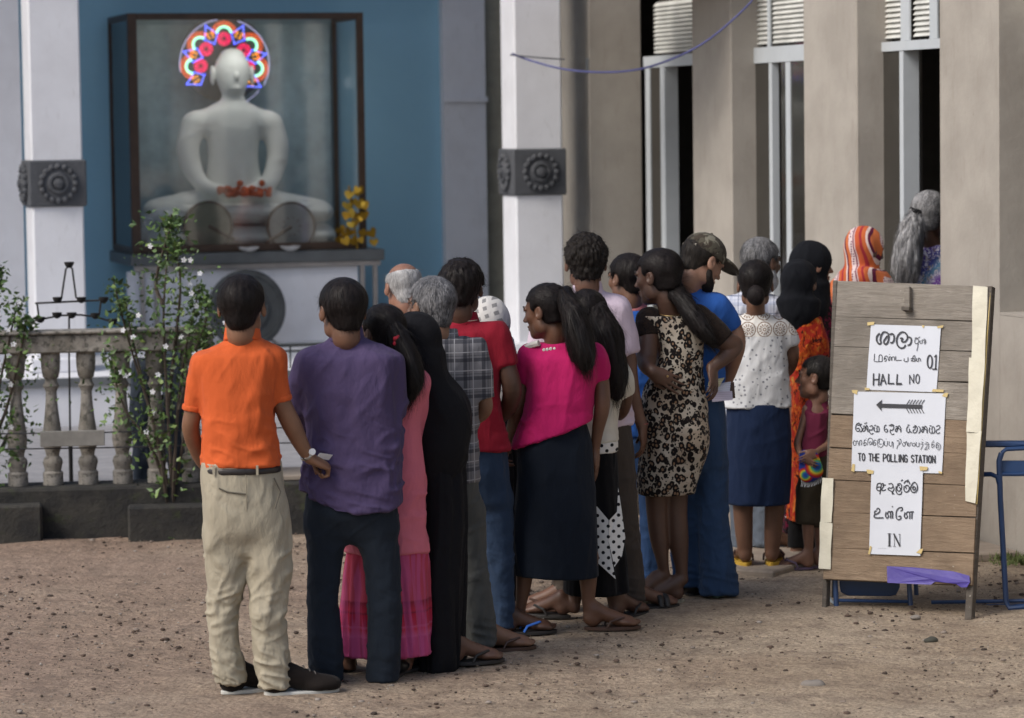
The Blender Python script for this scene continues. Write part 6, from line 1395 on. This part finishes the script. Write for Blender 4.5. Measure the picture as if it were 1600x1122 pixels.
def ex(f):
    for i, y in enumerate((430,440)): f.limb([(*p.L(1318-i*8,y+6,0), .035), (*p.L(1348,y,-.12), .04), (*p.L(1376+i*6,y+8,-.03), .035)], k=.02)
veil(p, [(428,1314,1382,.11),(445,1300,1392,.13),(480,1296,1394,.14),(560,1300,1392,.13)], osc, extra=ex, fo=.012)
p.skirt([(540,1304,1390,.13),(700,1300,1394,.15),(835,1296,1398,.16)], cloth('dress_maroon', (.10,.015,.03)), seed=55, name='dress')
for x in (1330,1365): p.shoe(x, 850, 0, 40, bs, dark_rub)
p.core(); p.finish()

# ---- 22 grey haired woman in purple
t = NT('sari_purple_floral'); co = t.mapping((1,1,1), rot=(0,-.75,0)); X, Y, Z = t.xyz(co)
b_ = t.ramp(t.math('FRACT', t.math('ADD', t.math('MULTIPLY', X, 4.2), t.math('MULTIPLY', t.noise(9, 2), .25))), [(0, (.11,.05,.25)), (.35, (.07,.08,.28)), (.5, (.10,.22,.33)), (.62, (.30,.27,.42)), (.75, (.16,.06,.32)), (1, (.10,.04,.22))])
fl = t.voro(26, co=t.mapping((1,.6,1))); f2 = t.noise(42, 3, dist=1.5)
c_ = t.mix(t.ramp(f2, [(.54, 0), (.56, 1)]), b_, (.6,.58,.66)); c_ = t.mix(t.ramp(t.noise(50, 3, co=t.mapping((1,1,1), loc=(3,1,2)), dist=1.2), [(.62, 0), (.66, 1)]), c_, (.40,.31,.12)); t.col(c_); cloth_fin(t, fold=.003); sar = t.m
p = Person('woman with a long grey wavy ponytail and purple floral dress entering the doorway', (1462,830), (.09,.05,.035), d=17.75, z=.15)
p.head(1454,336,1.12,38,0,0,neck=(1462,388,0),female=True).hair('pull', (.12,.12,.125), (.42,.42,.43), t=.010, nape=-.075, rough=.6, back=.01)
p.sm2 = strand_mat((.13,.13,.135), (.62,.62,.63)); gh = hair_mat('hair_grey_wavy', (.13,.13,.135), (.5,.5,.51), .6, strand=120)
for k_ in range(9):
    a = k_/8; p.lock([(1431-3+6*a,332+3*a,-.08-.01*a,12),(1424-8+20*a,352,-.10-.03*math.sin(a*3),17),(1416-8+24*a,382,-.12-.04*math.sin(a*3),19),(1412-9+27*a,412,-.12-.04*math.sin(a*3),20),(1410-6+22*a+4*math.sin(k_*2),436+6*math.sin(k_*1.7),-.11,12)], mat=gh, amp=.012, h=.0055)
f = SDF(.005,.01); f.limb([(*p.L(1428,327,-.05), .028), (*p.L(1434,331,-.09), .032)], flat=((0,0,1), .6)); p.mesh('hair_tie', f, bsk)
p.top([(420,1432,1500,.10),(470,1436,1500,.11),(560,1438,1500,.12)], [(1444,408,0,.05),(1494,400,0,.048)], [[(1444,410,0,36),(1436,440,0,32)], [(1494,405,0,34),(1500,440,0,30)]], sar, seed=151, name='dress_top', neckr=.066)
p.skirt([(540,1436,1500,.12),(700,1430,1502,.14),(815,1428,1504,.15)], sar, seed=57, name='dress')
for x in (1450,1480): p.shoe(x, 832, 0, 20, bs, dark_rub)
p.core(); p.finish()
# ================================================================ sign board
dA = G(1287,948).y; dB = G(1512,965).y
bl_, br_ = W(1283,905,dA+.01), W(1522,915,dB+.01); tl_, tr_ = W(1305,438,dA+.34), W(1545,447,dB+.34)
ex_ = (br_-bl_); ey_ = (tl_-bl_); bw_ = ex_.length; bh_ = ey_.length; ex_ = ex_.normalized(); ey_ = (ey_-ex_*0).normalized(); en_ = ex_.cross(ey_).normalized()   # en_ faces the camera
if en_.y > 0: en_ = -en_
def BQ(s_, t_, n_=0):     # s along 0..1, t up 0..1
    return bl_*(1-s_)*(1-t_)+br_*s_*(1-t_)+tl_*(1-s_)*t_+tr_*s_*t_+en_*n_
def inv(px, py):
    """board coordinates of a pixel"""
    d = ray(px, py); C_ = Vector((0,0,CAM_H)); tt = (bl_-C_).dot(en_)/d.dot(en_); P_ = C_+d*tt; r_ = P_-bl_
    s_, t_ = .5, .5
    for _ in range(12):
        q = BQ(s_, t_)-P_; Js = (br_-bl_)*(1-t_)+(tr_-tl_)*t_; Jt = (tl_-bl_)*(1-s_)+(tr_-br_)*s_
        a, b, c = Js.dot(Js), Js.dot(Jt), Jt.dot(Jt); e_, f_ = -Js.dot(q), -Jt.dot(q); D_ = a*c-b*b; s_ += (e_*c-b*f_)/D_; t_ += (a*f_-b*e_)/D_
    return s_, t_
board = Thing('sign_board', (BQ(.5,0).x, BQ(.5,0).y, 0), 'leaning notice board of weathered wooden planks on two legs, at the right', 'notice board')
def wood_mat(name, c1, c2):
    t = NT(name); g1 = t.noise(9, 6, .7, co=t.mapping((1,1,9), rot=(0,.03,0)), dist=.6); g2 = t.noise(4, 4, .6); sp = t.noise(70, 3, .7)
    info = t.n('ShaderNodeObjectInfo'); cc = t.mix(t.ramp(g1, [(.35, 0), (.65, 1)]), c1, c2); cc = t.mix(t.ramp(g2, [(.42, 0), (.68, .6)]), cc, sc3(c1, .55)); cc = t.mix(t.math('MULTIPLY', info.outputs['Random'], .35), cc, sc3(c1, .7)); cc = t.mix(t.ramp(sp, [(.70, 0), (.74, .8)]), cc, (.5,.47,.42))
    t.col(cc); t.rough(.85); t.bump(g1, .006); t.bump(t.noise(60, 4, .6, co=t.mapping((1,1,6))), .002); return t.m
wg = wood_mat('plank_grey', (.21,.185,.155), (.33,.30,.26)); wb = wood_mat('plank_brown', (.20,.14,.092), (.29,.215,.145)); wdk = wood_mat('batten_dark', (.10,.085,.07), (.16,.14,.12))
edges_y = [438,494,541,590,648,700,750,800,856,905]; r_ = random.Random(4)
ts = [inv(1300, y)[1] for y in edges_y]; ts[0] = 1; ts[-1] = 0
for i in range(len(ts)-1):
    a, b = ts[i+1], ts[i]; g = .0012; sk = r_.uniform(-.004,.004); n_ = .002*r_.uniform(-1,1)
    poly = [BQ(.012, a+g+(sk if i < 8 else 0), n_), BQ(.988, a+g-(sk if i < 8 else 0), n_), BQ(.988, b-.001, n_), BQ(.012, b-.001, n_)]
    board.add(MB().prism(poly, -en_*.022), 'plank', wg if i < 4 else wb, bevel=.0014)
board.add(MB().prism([BQ(.01,.0,-.024), BQ(.99,.0,-.024), BQ(.99,1,-.024), BQ(.01,1,-.024)], -en_*.012), 'backing_board', wdk)
lA, lB = G(1287,948), G(1512,965)
for (s0, foot) in ((0, lA), (1, lB)):
    top_ = BQ(s0, 1.0, .0); w_ = ex_*(.011 if s0 == 0 else .017); sg = -1 if s0 == 0 else -1
    base_ = BQ(s0, 0, 0); pts = [BQ(s0,1,.004)-w_, BQ(s0,1,.004)+w_, foot+w_+Z3*-.01+Vector((0,-.0,0)), foot-w_-Z3*.01]
    board.add(MB().prism([pts[0], pts[1], pts[2], pts[3]], -en_*.045), 'leg', wdk, bevel=.003)
for s0, foot in ((.96,G(1518,948)), (.04,G(1300,940))):   # rear props
    a = BQ(s0, .55, -.05); board.add(MB().tube([a, Vector((foot.x+.02, foot.y+.12, 0))], .014, 4), 'rear_prop', plain('prop_dark', (.05,.045,.04), .9))
h_ = inv(1424,449); h2 = inv(1424,487)
board.add(MB().prism([BQ(h_[0]-.035,h_[1],.0), BQ(h_[0]+.0,h_[1],.0), BQ(h2[0]+.0,h2[1],.0), BQ(h2[0]-.035,h2[1],.0)], en_*.03), 'wooden_catch', wg, bevel=.002); board.add(MB().prism([BQ(h2[0]-.045,h2[1],.0), BQ(h2[0]+.005,h2[1],.0), BQ(h2[0]+.005,h2[1]+.012,.0), BQ(h2[0]-.045,h2[1]+.012,.0)], en_*.045), 'catch_foot', wdk)
masking = plain('masking_paper', (.60,.575,.47), .7, var=.06, bump=.01, bscale=12); tapey = plain('tape_tan', (.50,.38,.15), .5, var=.12)
def strip(px, mat, name, off=.004, th=.0012, nx=2, wav=.004, par=None, thing=None, ny=10):
    """a sheet fixed to the board: four pixel corners tl, tr, br, bl"""
    c = [inv(*q) for q in px]; m_ = MB(); thing = thing or board
    nx, ny = 8, ny
    for j in range(ny+1):
        for i in range(nx+1):
            s_, t_ = i/nx, j/ny; a = [(c[0][k]*(1-s_)+c[1][k]*s_)*(1-t_)+(c[3][k]*(1-s_)+c[2][k]*s_)*t_ for k in (0,1)]
            n_ = off+wav*(1+math.sin(t_*7+px[0][0])*math.sin(s_*3+1))*.5; m_.v.append(BQ(a[0], a[1], n_))
    for j in range(ny):
        for i in range(nx): k = j*(nx+1)+i; m_.f.append((k, k+1, k+nx+2, k+nx+1))
    return thing.add(m_, name, mat, par, smooth=True)
strip([(1520,446),(1543,448),(1539,562),(1518,560)], masking, 'paper_strip', .006, wav=.010); strip([(1515,559),(1539,562),(1533,677),(1511,675)], masking, 'paper_strip', .008, wav=.010); strip([(1511,672),(1534,674),(1525,787),(1509,783)], masking, 'paper_strip', .006, wav=.010)
strip([(1543,447),(1547,448),(1527,788),(1523,787)], tapey, 'paper_edge', .001)
strip([(1286,747),(1304,748),(1301,817),(1283,816)], masking, 'paper_strip', .007, wav=.008); strip([(1283,816),(1302,818),(1299,890),(1281,889)], masking, 'paper_strip', .008, wav=.008)
pt = plain('tape_purple', (.060,.042,.27), .5, var=.12, bump=.003, bscale=18)
pp = [(1387,885),(1430,887),(1490,893),(1516,900),(1517,910),(1512,918),(1502,918),(1495,913),(1480,911),(1462,909),(1456,914),(1430,913),(1388,911)]
board.add(MB().prism([BQ(*inv(x,y), .006+.004*math.sin(x*.2)) for x, y in pp], en_*.002), 'tape', pt)
white_p = plain('paper_notice', (.55,.58,.64), .6, var=.03); ink = plain('ink_black', (.012,.014,.022), .6)
def pose(px, py, n_): return BQ(*inv(px, py), n_)
class Notice(Thing):
    def __init__(s, corners, label, off):
        c = pose(sum(q[0] for q in corners)/4, sum(q[1] for q in corners)/4, off); super().__init__('paper_notice', c, label, 'paper notice', 'notices on the board'); s.off = off; strip(corners, white_p, 'sheet', off, wav=.003, thing=s)
    def ink(s, strokes, w, name='lettering', close=False):
        w *= 1.0
        """strokes: lists of pixel points in the photograph, w: width in pixels"""
        m_ = MB(); hw = w/2
        for st2 in strokes:
            P_ = catmull(st2, 4) if len(st2) > 2 else np.array(st2, float); n = len(P_); L_ = []; R_ = []
            for i in range(n):
                a = P_[max(0, i-1)]; b = P_[min(n-1, i+1)]; t_ = b-a; t_ = t_/(np.linalg.norm(t_)+1e-9); nn = np.array([-t_[1], t_[0]]); e_ = t_*hw*.6*(-1 if i == 0 else 1 if i == n-1 else 0)
                L_.append(P_[i]+nn*hw+e_); R_.append(P_[i]-nn*hw+e_)
            n0 = len(m_.v)
            for l, r in zip(L_, R_): m_.v += [pose(*l, s.off+.0055), pose(*r, s.off+.0055)]
            for i in range(n-1): m_.f.append((n0+2*i, n0+2*i+2, n0+2*i+3, n0+2*i+1))
        o = s.add(m_, name, ink); return o
    def fill(s, polys, name='lettering'):
        m_ = MB()
        for pl in polys: n0 = len(m_.v); m_.v += [pose(*q, s.off+.0057) for q in pl]; m_.f.append(tuple(range(n0, n0+len(pl))))
        return s.add(m_, name, ink)
def tf(pts, ox, oy, k): return [[(ox+x/k, oy+y/k) for x, y in s_] for s_ in pts]
def circ(cx, cy, rx, ry, a0=0, a1=360, n=12): return [(cx+rx*math.cos(R(a0+(a1-a0)*i/n)), cy+ry*math.sin(R(a0+(a1-a0)*i/n))) for i in range(n+1)]
# first notice (close-up origin 1340,495, scale 8.629)
n1 = Notice([(1361,507),(1470,510),(1463,613),(1354,609)], 'white paper with hand painted words HALL NO 01, topmost on the board', .004)
K = 8.629
n1.ink(tf([[(300,228),(268,262),(262,320),(285,362),(310,366),(322,345),(312,322),(318,270),(345,215),(378,208),(412,225),(425,280),(410,345),(385,372),(362,360),(360,330),(375,300),(405,262)],
    [(440,238),(475,232),(495,262),(492,320),(470,352),(448,350)],
    [(580,292),(600,290),(612,300),(598,322),(606,338),(640,338),(672,300),(668,245),(630,210),(590,212),(550,250),(530,310),(540,380),(580,422),(625,418),(648,385)],
    [(695,275),(722,290),(726,335),(708,375),(682,385)]], 1340, 495, K), 2.4)
n1.ink(tf([[(840,272),(815,290),(785,298),(772,330),(778,355),(800,362),(822,345),(820,310),(800,300)], [(818,350),(812,410),(800,460)], [(845,320),(840,345),(855,360),(875,345),(868,320),(885,312),(905,325),(900,350)], [(895,300),(915,310),(920,345),(905,370)], [(775,290),(800,280)]], 1340, 495, K), 1.0)
n1.ink(tf([[(235,505),(232,560),(235,604),(330,604),(336,570),(335,530),(315,515),(296,530),(292,604)], [(368,600),(385,600),(392,575),(378,560),(362,580),(370,545),(395,530),(415,550),(420,580),(430,595),(440,570),(432,545),(455,545),(462,590)], [(468,590),(468,550),(500,545),(502,590)], [(432,508),(436,511)], [(520,535),(522,590),(560,588),(595,588)],
    [(632,565),(634,602),(680,600),(682,550)], [(720,570),(745,560),(770,572),(780,590),(760,602),(735,595),(722,600),(745,580),(750,540),(775,525),(775,600)], [(800,560),(795,590),(812,602),(825,590),(820,560),(845,565),(850,600)]], 1340, 495, K), 1.05)
n1.ink(tf([circ(975,606,32,86)], 1340, 495, K), 2.2); n1.ink(tf([[(1040,540),(1060,520)], [(1060,515),(1052,705)], [(1012,706),(1068,706)]], 1340, 495, K), 2.0)
n1.ink(tf([[(222,770),(218,925)], [(298,770),(288,925)], [(220,850),(295,845)], [(315,922),(345,780)], [(345,780),(388,908)], [(328,865),(372,865)], [(425,775),(420,905)], [(420,902),(495,902)], [(540,780),(530,915)], [(530,910),(598,910)]], 1340, 495, K), 2.0)
n1.ink(tf([[(540,898),(595,898)]], 1340, 495, K), 1.2)
n1.ink(tf([[(705,908),(705,790)], [(705,790),(758,890)], [(758,890),(762,778)], circ(812,838,24,60)], 1340, 495, K), 1.5)
for q in ([(1356,504),(1367,503),(1366,508),(1356,509)], [(1441,508),(1445,509),(1443,513),(1441,511)], [(1464,510),(1474,508),(1473,512),(1465,513)], [(1352,606),(1360,607),(1359,610),(1352,610)], [(1458,608),(1475,609),(1474,613),(1456,612)]): strip(q, tapey, 'tape', .0085, wav=0, thing=n1, ny=2)
# second notice (origin 1325,610, scale 8.3125)
K = 8.3125
n2 = Notice([(1335,612),(1478,615),(1472,740),(1331,736)], 'white paper with a black arrow and TO THE POLLING STATION, middle of the three', .0045)
A = lambda pts: [[(1325+x/K, 610+y/K) for x, y in s_] for s_ in pts]
n2.fill(A([[(372,190),(452,122),(440,172),(438,228),(445,272)], [(436,174),(970,190),(968,240),(436,224)]]), 'arrow')
n2.ink(A([[(770+i*38,182),(806+i*38,126)] for i in range(6)]+[[(765+i*38,238),(798+i*38,296)] for i in range(6)]), 1.15, 'arrow_feathers')
n2.ink(A([[(150,425),(120,440),(108,480),(112,520),(140,535),(160,520),(150,495),(125,500)], [(120,445),(150,455),(185,440)], [(150,425),(165,440),(170,470),(190,500),(185,535),(165,540)],
    [(205,470),(225,465),(235,500),(215,535),(198,520),(205,495),(235,490),(262,520),(268,540)], [(235,500),(250,455),(265,490),(262,535)], [(222,432),(240,428),(250,418)],
    [(290,470),(320,460),(330,490),(310,520),(290,510),(285,540),(310,570),(335,560)], [(350,480),(345,520),(365,540),(385,525),(380,490),(395,465),(410,490),(408,535),(385,540)], [(350,460),(370,455)],
    [(500,450),(480,470),(478,520),(500,545),(520,530),(512,505),(492,510)], [(560,465),(590,460),(600,490),(580,520),(558,515),(555,545),(580,575),(605,568)], [(540,460),(575,445),(600,455)],
    [(625,475),(645,470),(650,500),(635,540),(620,525),(630,500),(660,495),(690,520),(692,545)], [(650,500),(668,460),(690,490),(690,540)],
    [(790,470),(770,485),(768,530),(790,550),(805,530),(800,500),(815,540),(835,550)], [(780,455),(800,450)], [(850,480),(880,470),(870,510),(850,520),(855,550),(885,548),(905,510),(895,470),(870,455)], [(920,470),(940,490),(938,540),(920,555)],
    [(965,480),(985,475),(990,505),(975,548),(960,530),(970,505),(1000,500),(1030,525),(1032,555)], [(990,505),(1008,465),(1030,495),(1030,550)], [(1065,485),(1058,530),(1080,558),(1098,540),(1092,500),(1108,470),(1128,500),(1125,550),(1100,558)], [(1065,462),(1085,460)],
    [(1150,470),(1180,455),(1198,480),(1180,505),(1155,515),(1148,545),(1170,562),(1195,550)]]), 1.3)
n2.ink(A([[(75,680),(85,715),(110,710),(112,675),(90,655),(78,680)], [(112,680),(130,655),(148,715)], [(160,715),(160,660),(185,655),(185,715)], [(205,690),(240,680),(240,710),(215,718),(222,650),(245,650)], [(240,622),(244,625)],
    [(262,715),(270,640),(300,622),(330,650),(320,710)], [(290,700),(285,675),(305,670),(308,700),(290,712)], [(335,690),(365,680),(365,710),(340,718),(350,650),(375,655)], [(400,740),(390,690),(400,640),(440,635),(465,665),(460,720),(430,745),(415,725)], [(415,640),(410,695),(440,700)],
    [(480,660),(482,715),(515,718),(518,662)], [(500,632),(504,635)], [(540,665),(542,718),(575,720),(578,668),(595,690),(590,750)],
    [(640,660),(665,655),(670,700),(650,725),(640,760)], [(665,700),(690,690),(692,640),(672,635)], [(715,690),(720,722),(745,720),(748,680),(722,680)], [(748,690),(765,665),(780,722)], [(790,680),(785,715),(805,725),(812,690),(832,680),(840,720)], [(850,690),(875,690),(870,725),(848,720)],
    [(890,672),(892,725),(925,728),(928,680)], [(945,700),(975,695),(972,725),(950,770)], [(960,672),(985,680)], [(968,640),(972,643)], [(1000,700),(1030,695),(1028,730),(1000,770),(1040,760)], [(1015,672),(1050,690),(1050,760)],
    [(1088,710),(1120,700),(1118,735),(1092,738),(1100,672),(1125,675)], [(1112,652),(1116,655)], [(1145,720),(1175,705),(1175,740),(1150,750),(1155,685),(1185,690),(1205,720),(1195,765),(1170,775)]]), .85)
def latin(notice, txt, x0, y0, w, h, sw, slope=0, mapf=A):
    GL = {'T': [[(0,0),(1,0)],[(.5,0),(.5,1)]], 'O': [circ(.5,.5,.48,.5)], 'H': [[(0,0),(0,1)],[(1,0),(1,1)],[(0,.5),(1,.5)]], 'E': [[(0,0),(0,1)],[(0,0),(.9,0)],[(0,.5),(.8,.5)],[(0,1),(.9,1)]], 'P': [[(0,0),(0,1)],[(0,0),(.6,0),(1,.27),(.6,.54),(0,.54)]], 'L': [[(0,0),(0,1)],[(0,1),(.9,1)]],
      'I': [[(.5,0),(.5,1)]], 'N': [[(0,1),(0,0)],[(0,0),(1,1)],[(1,1),(1,0)]], 'G': [[(.95,.2),(.6,0),(.1,.2),(.02,.6),(.3,1),(.95,.9),(.95,.55)],[(.55,.55),(.95,.55)]], 'S': [[(.9,.15),(.5,0),(.08,.2),(.2,.42),(.75,.55),(.95,.78),(.5,1),(.05,.85)]], 'A': [[(0,1),(.5,0)],[(.5,0),(1,1)],[(.2,.68),(.8,.68)]]}
    x = x0; out = []
    for ch in txt:
        if ch == ' ': x += w*.75; continue
        ww = w*.35 if ch == 'I' else w
        for st2 in GL[ch]: out.append([(x+ww*px*.72, y0+slope*(x-x0)+h*py) for px, py in st2])
        x += ww*.72+w*.26
    notice.ink(mapf(out), sw); return x
latin(n2, 'TO THE POLLING STATION', 142, 822, 50.5, 92, 1.75, slope=.030)
for q in ([(1332,610),(1341,610),(1340,617),(1333,614)], [(1475,615),(1482,614),(1480,621),(1472,619)], [(1333,725),(1337,726),(1336,738),(1331,736)], [(1355,734),(1366,735),(1365,741),(1356,740)], [(1467,736),(1473,738),(1472,741),(1467,739)], [(1438,729),(1450,730),(1450,735),(1439,736)]): strip(q, tapey, 'tape', .0095, wav=0, thing=n2, ny=2)
# third notice (origin 1350,730, scale 7.482)
K3 = 7.482; A3 = lambda pts: [[(1350+x/K3, 730+y/K3) for x, y in s_] for s_ in pts]
n3 = Notice([(1363,728),(1443,731),(1439,869),(1359,866)], 'white paper with the word IN at its foot, lowest of the three', .0085)
n3.ink(A3([[(200,190),(170,200),(160,240),(165,270),(190,280),(205,262),(195,235),(170,240)], [(200,190),(212,210),(205,262),(198,318)], [(215,200),(235,195),(240,225),(225,250),(220,275),(250,275),(262,265)], [(230,215),(262,212)],
    [(300,200),(335,195),(350,225),(330,250),(305,245),(290,262),(320,280),(345,300),(360,318)], [(350,225),(362,260),(340,300),(345,318)],
    [(425,215),(400,225),(395,262),(420,285),(440,262),(425,240)], [(385,230),(385,280),(405,318),(440,318),(452,290)], [(400,205),(430,195),(450,220),(445,270)], [(445,165),(460,150)],
    [(480,225),(478,270),(500,295),(530,280),(538,240),(520,215),(495,225),(505,255)], [(478,190),(500,165),(530,165),(545,200)], [(515,180),(525,150)],
    [(575,200),(555,240),(565,285),(600,298),(630,270),(632,220),(605,180),(575,195)], [(575,240),(600,232),(612,250),(598,270),(580,258),(590,225)]]), 1.6)
n3.ink(A3([[(160,500),(170,485),(190,490),(195,520),(170,545),(140,550),(138,520),(155,515)], [(138,550),(135,592),(235,595)], [(270,530),(262,570),(280,600),(298,575),(285,545),(305,520),(322,545),(322,600)], [(322,530),(330,520),(345,530),(345,600)], [(342,462),(346,468)],
    [(455,475),(420,480),(390,520),(388,590),(412,618),(440,605),(438,575),(415,580)], [(455,475),(460,500),(440,515)], [(490,535),(482,575),(500,602),(518,580),(505,548),(525,525),(545,548),(545,605)], [(545,530),(565,525),(590,525)], [(572,530),(570,605)]]), 1.7)
n3.ink(A3([[(308,782),(308,925)]]), 2.6); n3.ink(A3([[(288,782),(330,782)], [(290,925),(330,925)]]), .7); n3.ink(A3([[(362,785),(430,925)]]), 2.4); n3.ink(A3([[(350,784),(370,784)], [(365,785),(368,928)], [(355,928),(382,930)], [(418,788),(440,788)], [(430,788),(432,925)]]), .7); n3.ink(A3([[(180,952),(270,952)]]), .25)
for q in ([(1355,735),(1367,736),(1366,741),(1359,741)], [(1438,729),(1451,730),(1450,735),(1439,736)], [(1361,853),(1364,855),(1361,867),(1358,866)], [(1440,858),(1444,858),(1441,866),(1433,864)]): strip(q, tapey, 'tape', .014, wav=0, thing=n3, ny=2)

# ================================================================ blue metal chairs behind the board
bmx = plain('paint_blue_metal', (.015,.045,.13), .4, var=.15)
c0 = G(1368, 944); ch = Thing('metal_chair', c0, 'low blue metal chair standing behind the sign board, only legs and seat edge showing', 'chair', 'blue metal chairs')
DY = c0.y
for a, b in (((1303,860),(1307,952)), ((1417,860),(1423,950))): ch.add(MB().tube([W(a[0],a[1],DY), W(b[0],b[1],DY-.03)], .012, 8), 'leg', bmx, smooth=True)
for a, b in (((1290,870),(1291,940)), ((1428,860),(1432,930))): ch.add(MB().tube([W(a[0],a[1],DY+.25), W(b[0],b[1],DY+.22)], .011, 8), 'leg', bmx, smooth=True)
ch.add(MB().tube([W(1307,938,DY-.02), W(1421,940,DY-.02)], .008, 8), 'crossbar', bmx, smooth=True)
ch.add(MB().tube([W(1293,930,DY+.2), W(1305,948,DY)], .007, 6), 'brace', plain('paint_worn', (.3,.35,.4), .4)); ch.add(MB().tube([W(1424,952,DY-.03), W(1460,940,DY+.1), W(1475,936,DY+.2)], .008, 6), 'floor_rail', bmx)
P_ = [(1312,800),(1405,800),(1406,918),(1400,930),(1390,932),(1325,931),(1314,926),(1312,915)]
ch.add(MB().prism([W(x,y,DY+.05) for x, y in P_], (0,.02,.0)), 'backrest', bmx, bevel=.004)
c1 = G(1600, 950); ds = Thing('metal_desk', c1, 'blue tubular metal desk at the right edge, beside the hall wall', 'desk'); DY = c1.y
ds.add(MB().tube([W(1565,708,DY), W(1561,720,DY), W(1563,780,DY), W(1572,940,DY), W(1577,950,DY-.02), W(1600,948,DY-.03), W(1640,930,DY+.1)], .013, 8), 'leg', bmx, smooth=True)
ds.add(MB().tube([W(1500,694,DY+.06), W(1600,694,DY+.02), W(1700,696,DY)], .015, 8), 'top_tube', bmx, smooth=True); ds.add(MB().tube([W(1565,708,DY), W(1572,702,DY), W(1610,700,DY), W(1700,702,DY)], .010, 8), 'top_tube', bmx, smooth=True)
ds.add(MB().prism([W(1510,697,DY+.03), W(1720,696,DY-.02), W(1720,692,DY+.35), W(1510,692,DY+.4)], (0,0,.012)), 'desk_top', bmx)
ds.add(MB().tube([W(1500,742,DY+.1), W(1548,741,DY+.02), W(1558,745,DY), W(1561,756,DY)], .011, 8), 'side_tube', bmx, smooth=True); ds.add(MB().tube([W(1562,741,DY), W(1700,740,DY)], .010, 8), 'side_tube', bmx, smooth=True)
ds.add(MB().prism([W(1563,720,DY+.02), W(1700,720,DY+.02), W(1700,738,DY+.01), W(1563,738,DY+.01)], (0,.015,0)), 'shelf_panel', bmx)
for y, dd in ((939,.0),(946,.08)): ds.add(MB().tube([W(1455,y+2,DY+.1+dd), W(1700,y-2,DY+dd)], .009, 8), 'floor_rail', bmx, smooth=True)
for x in (1700,): ds.add(MB().tube([W(x,700,DY), W(x,945,DY)], .013, 8), 'leg', bmx, smooth=True)
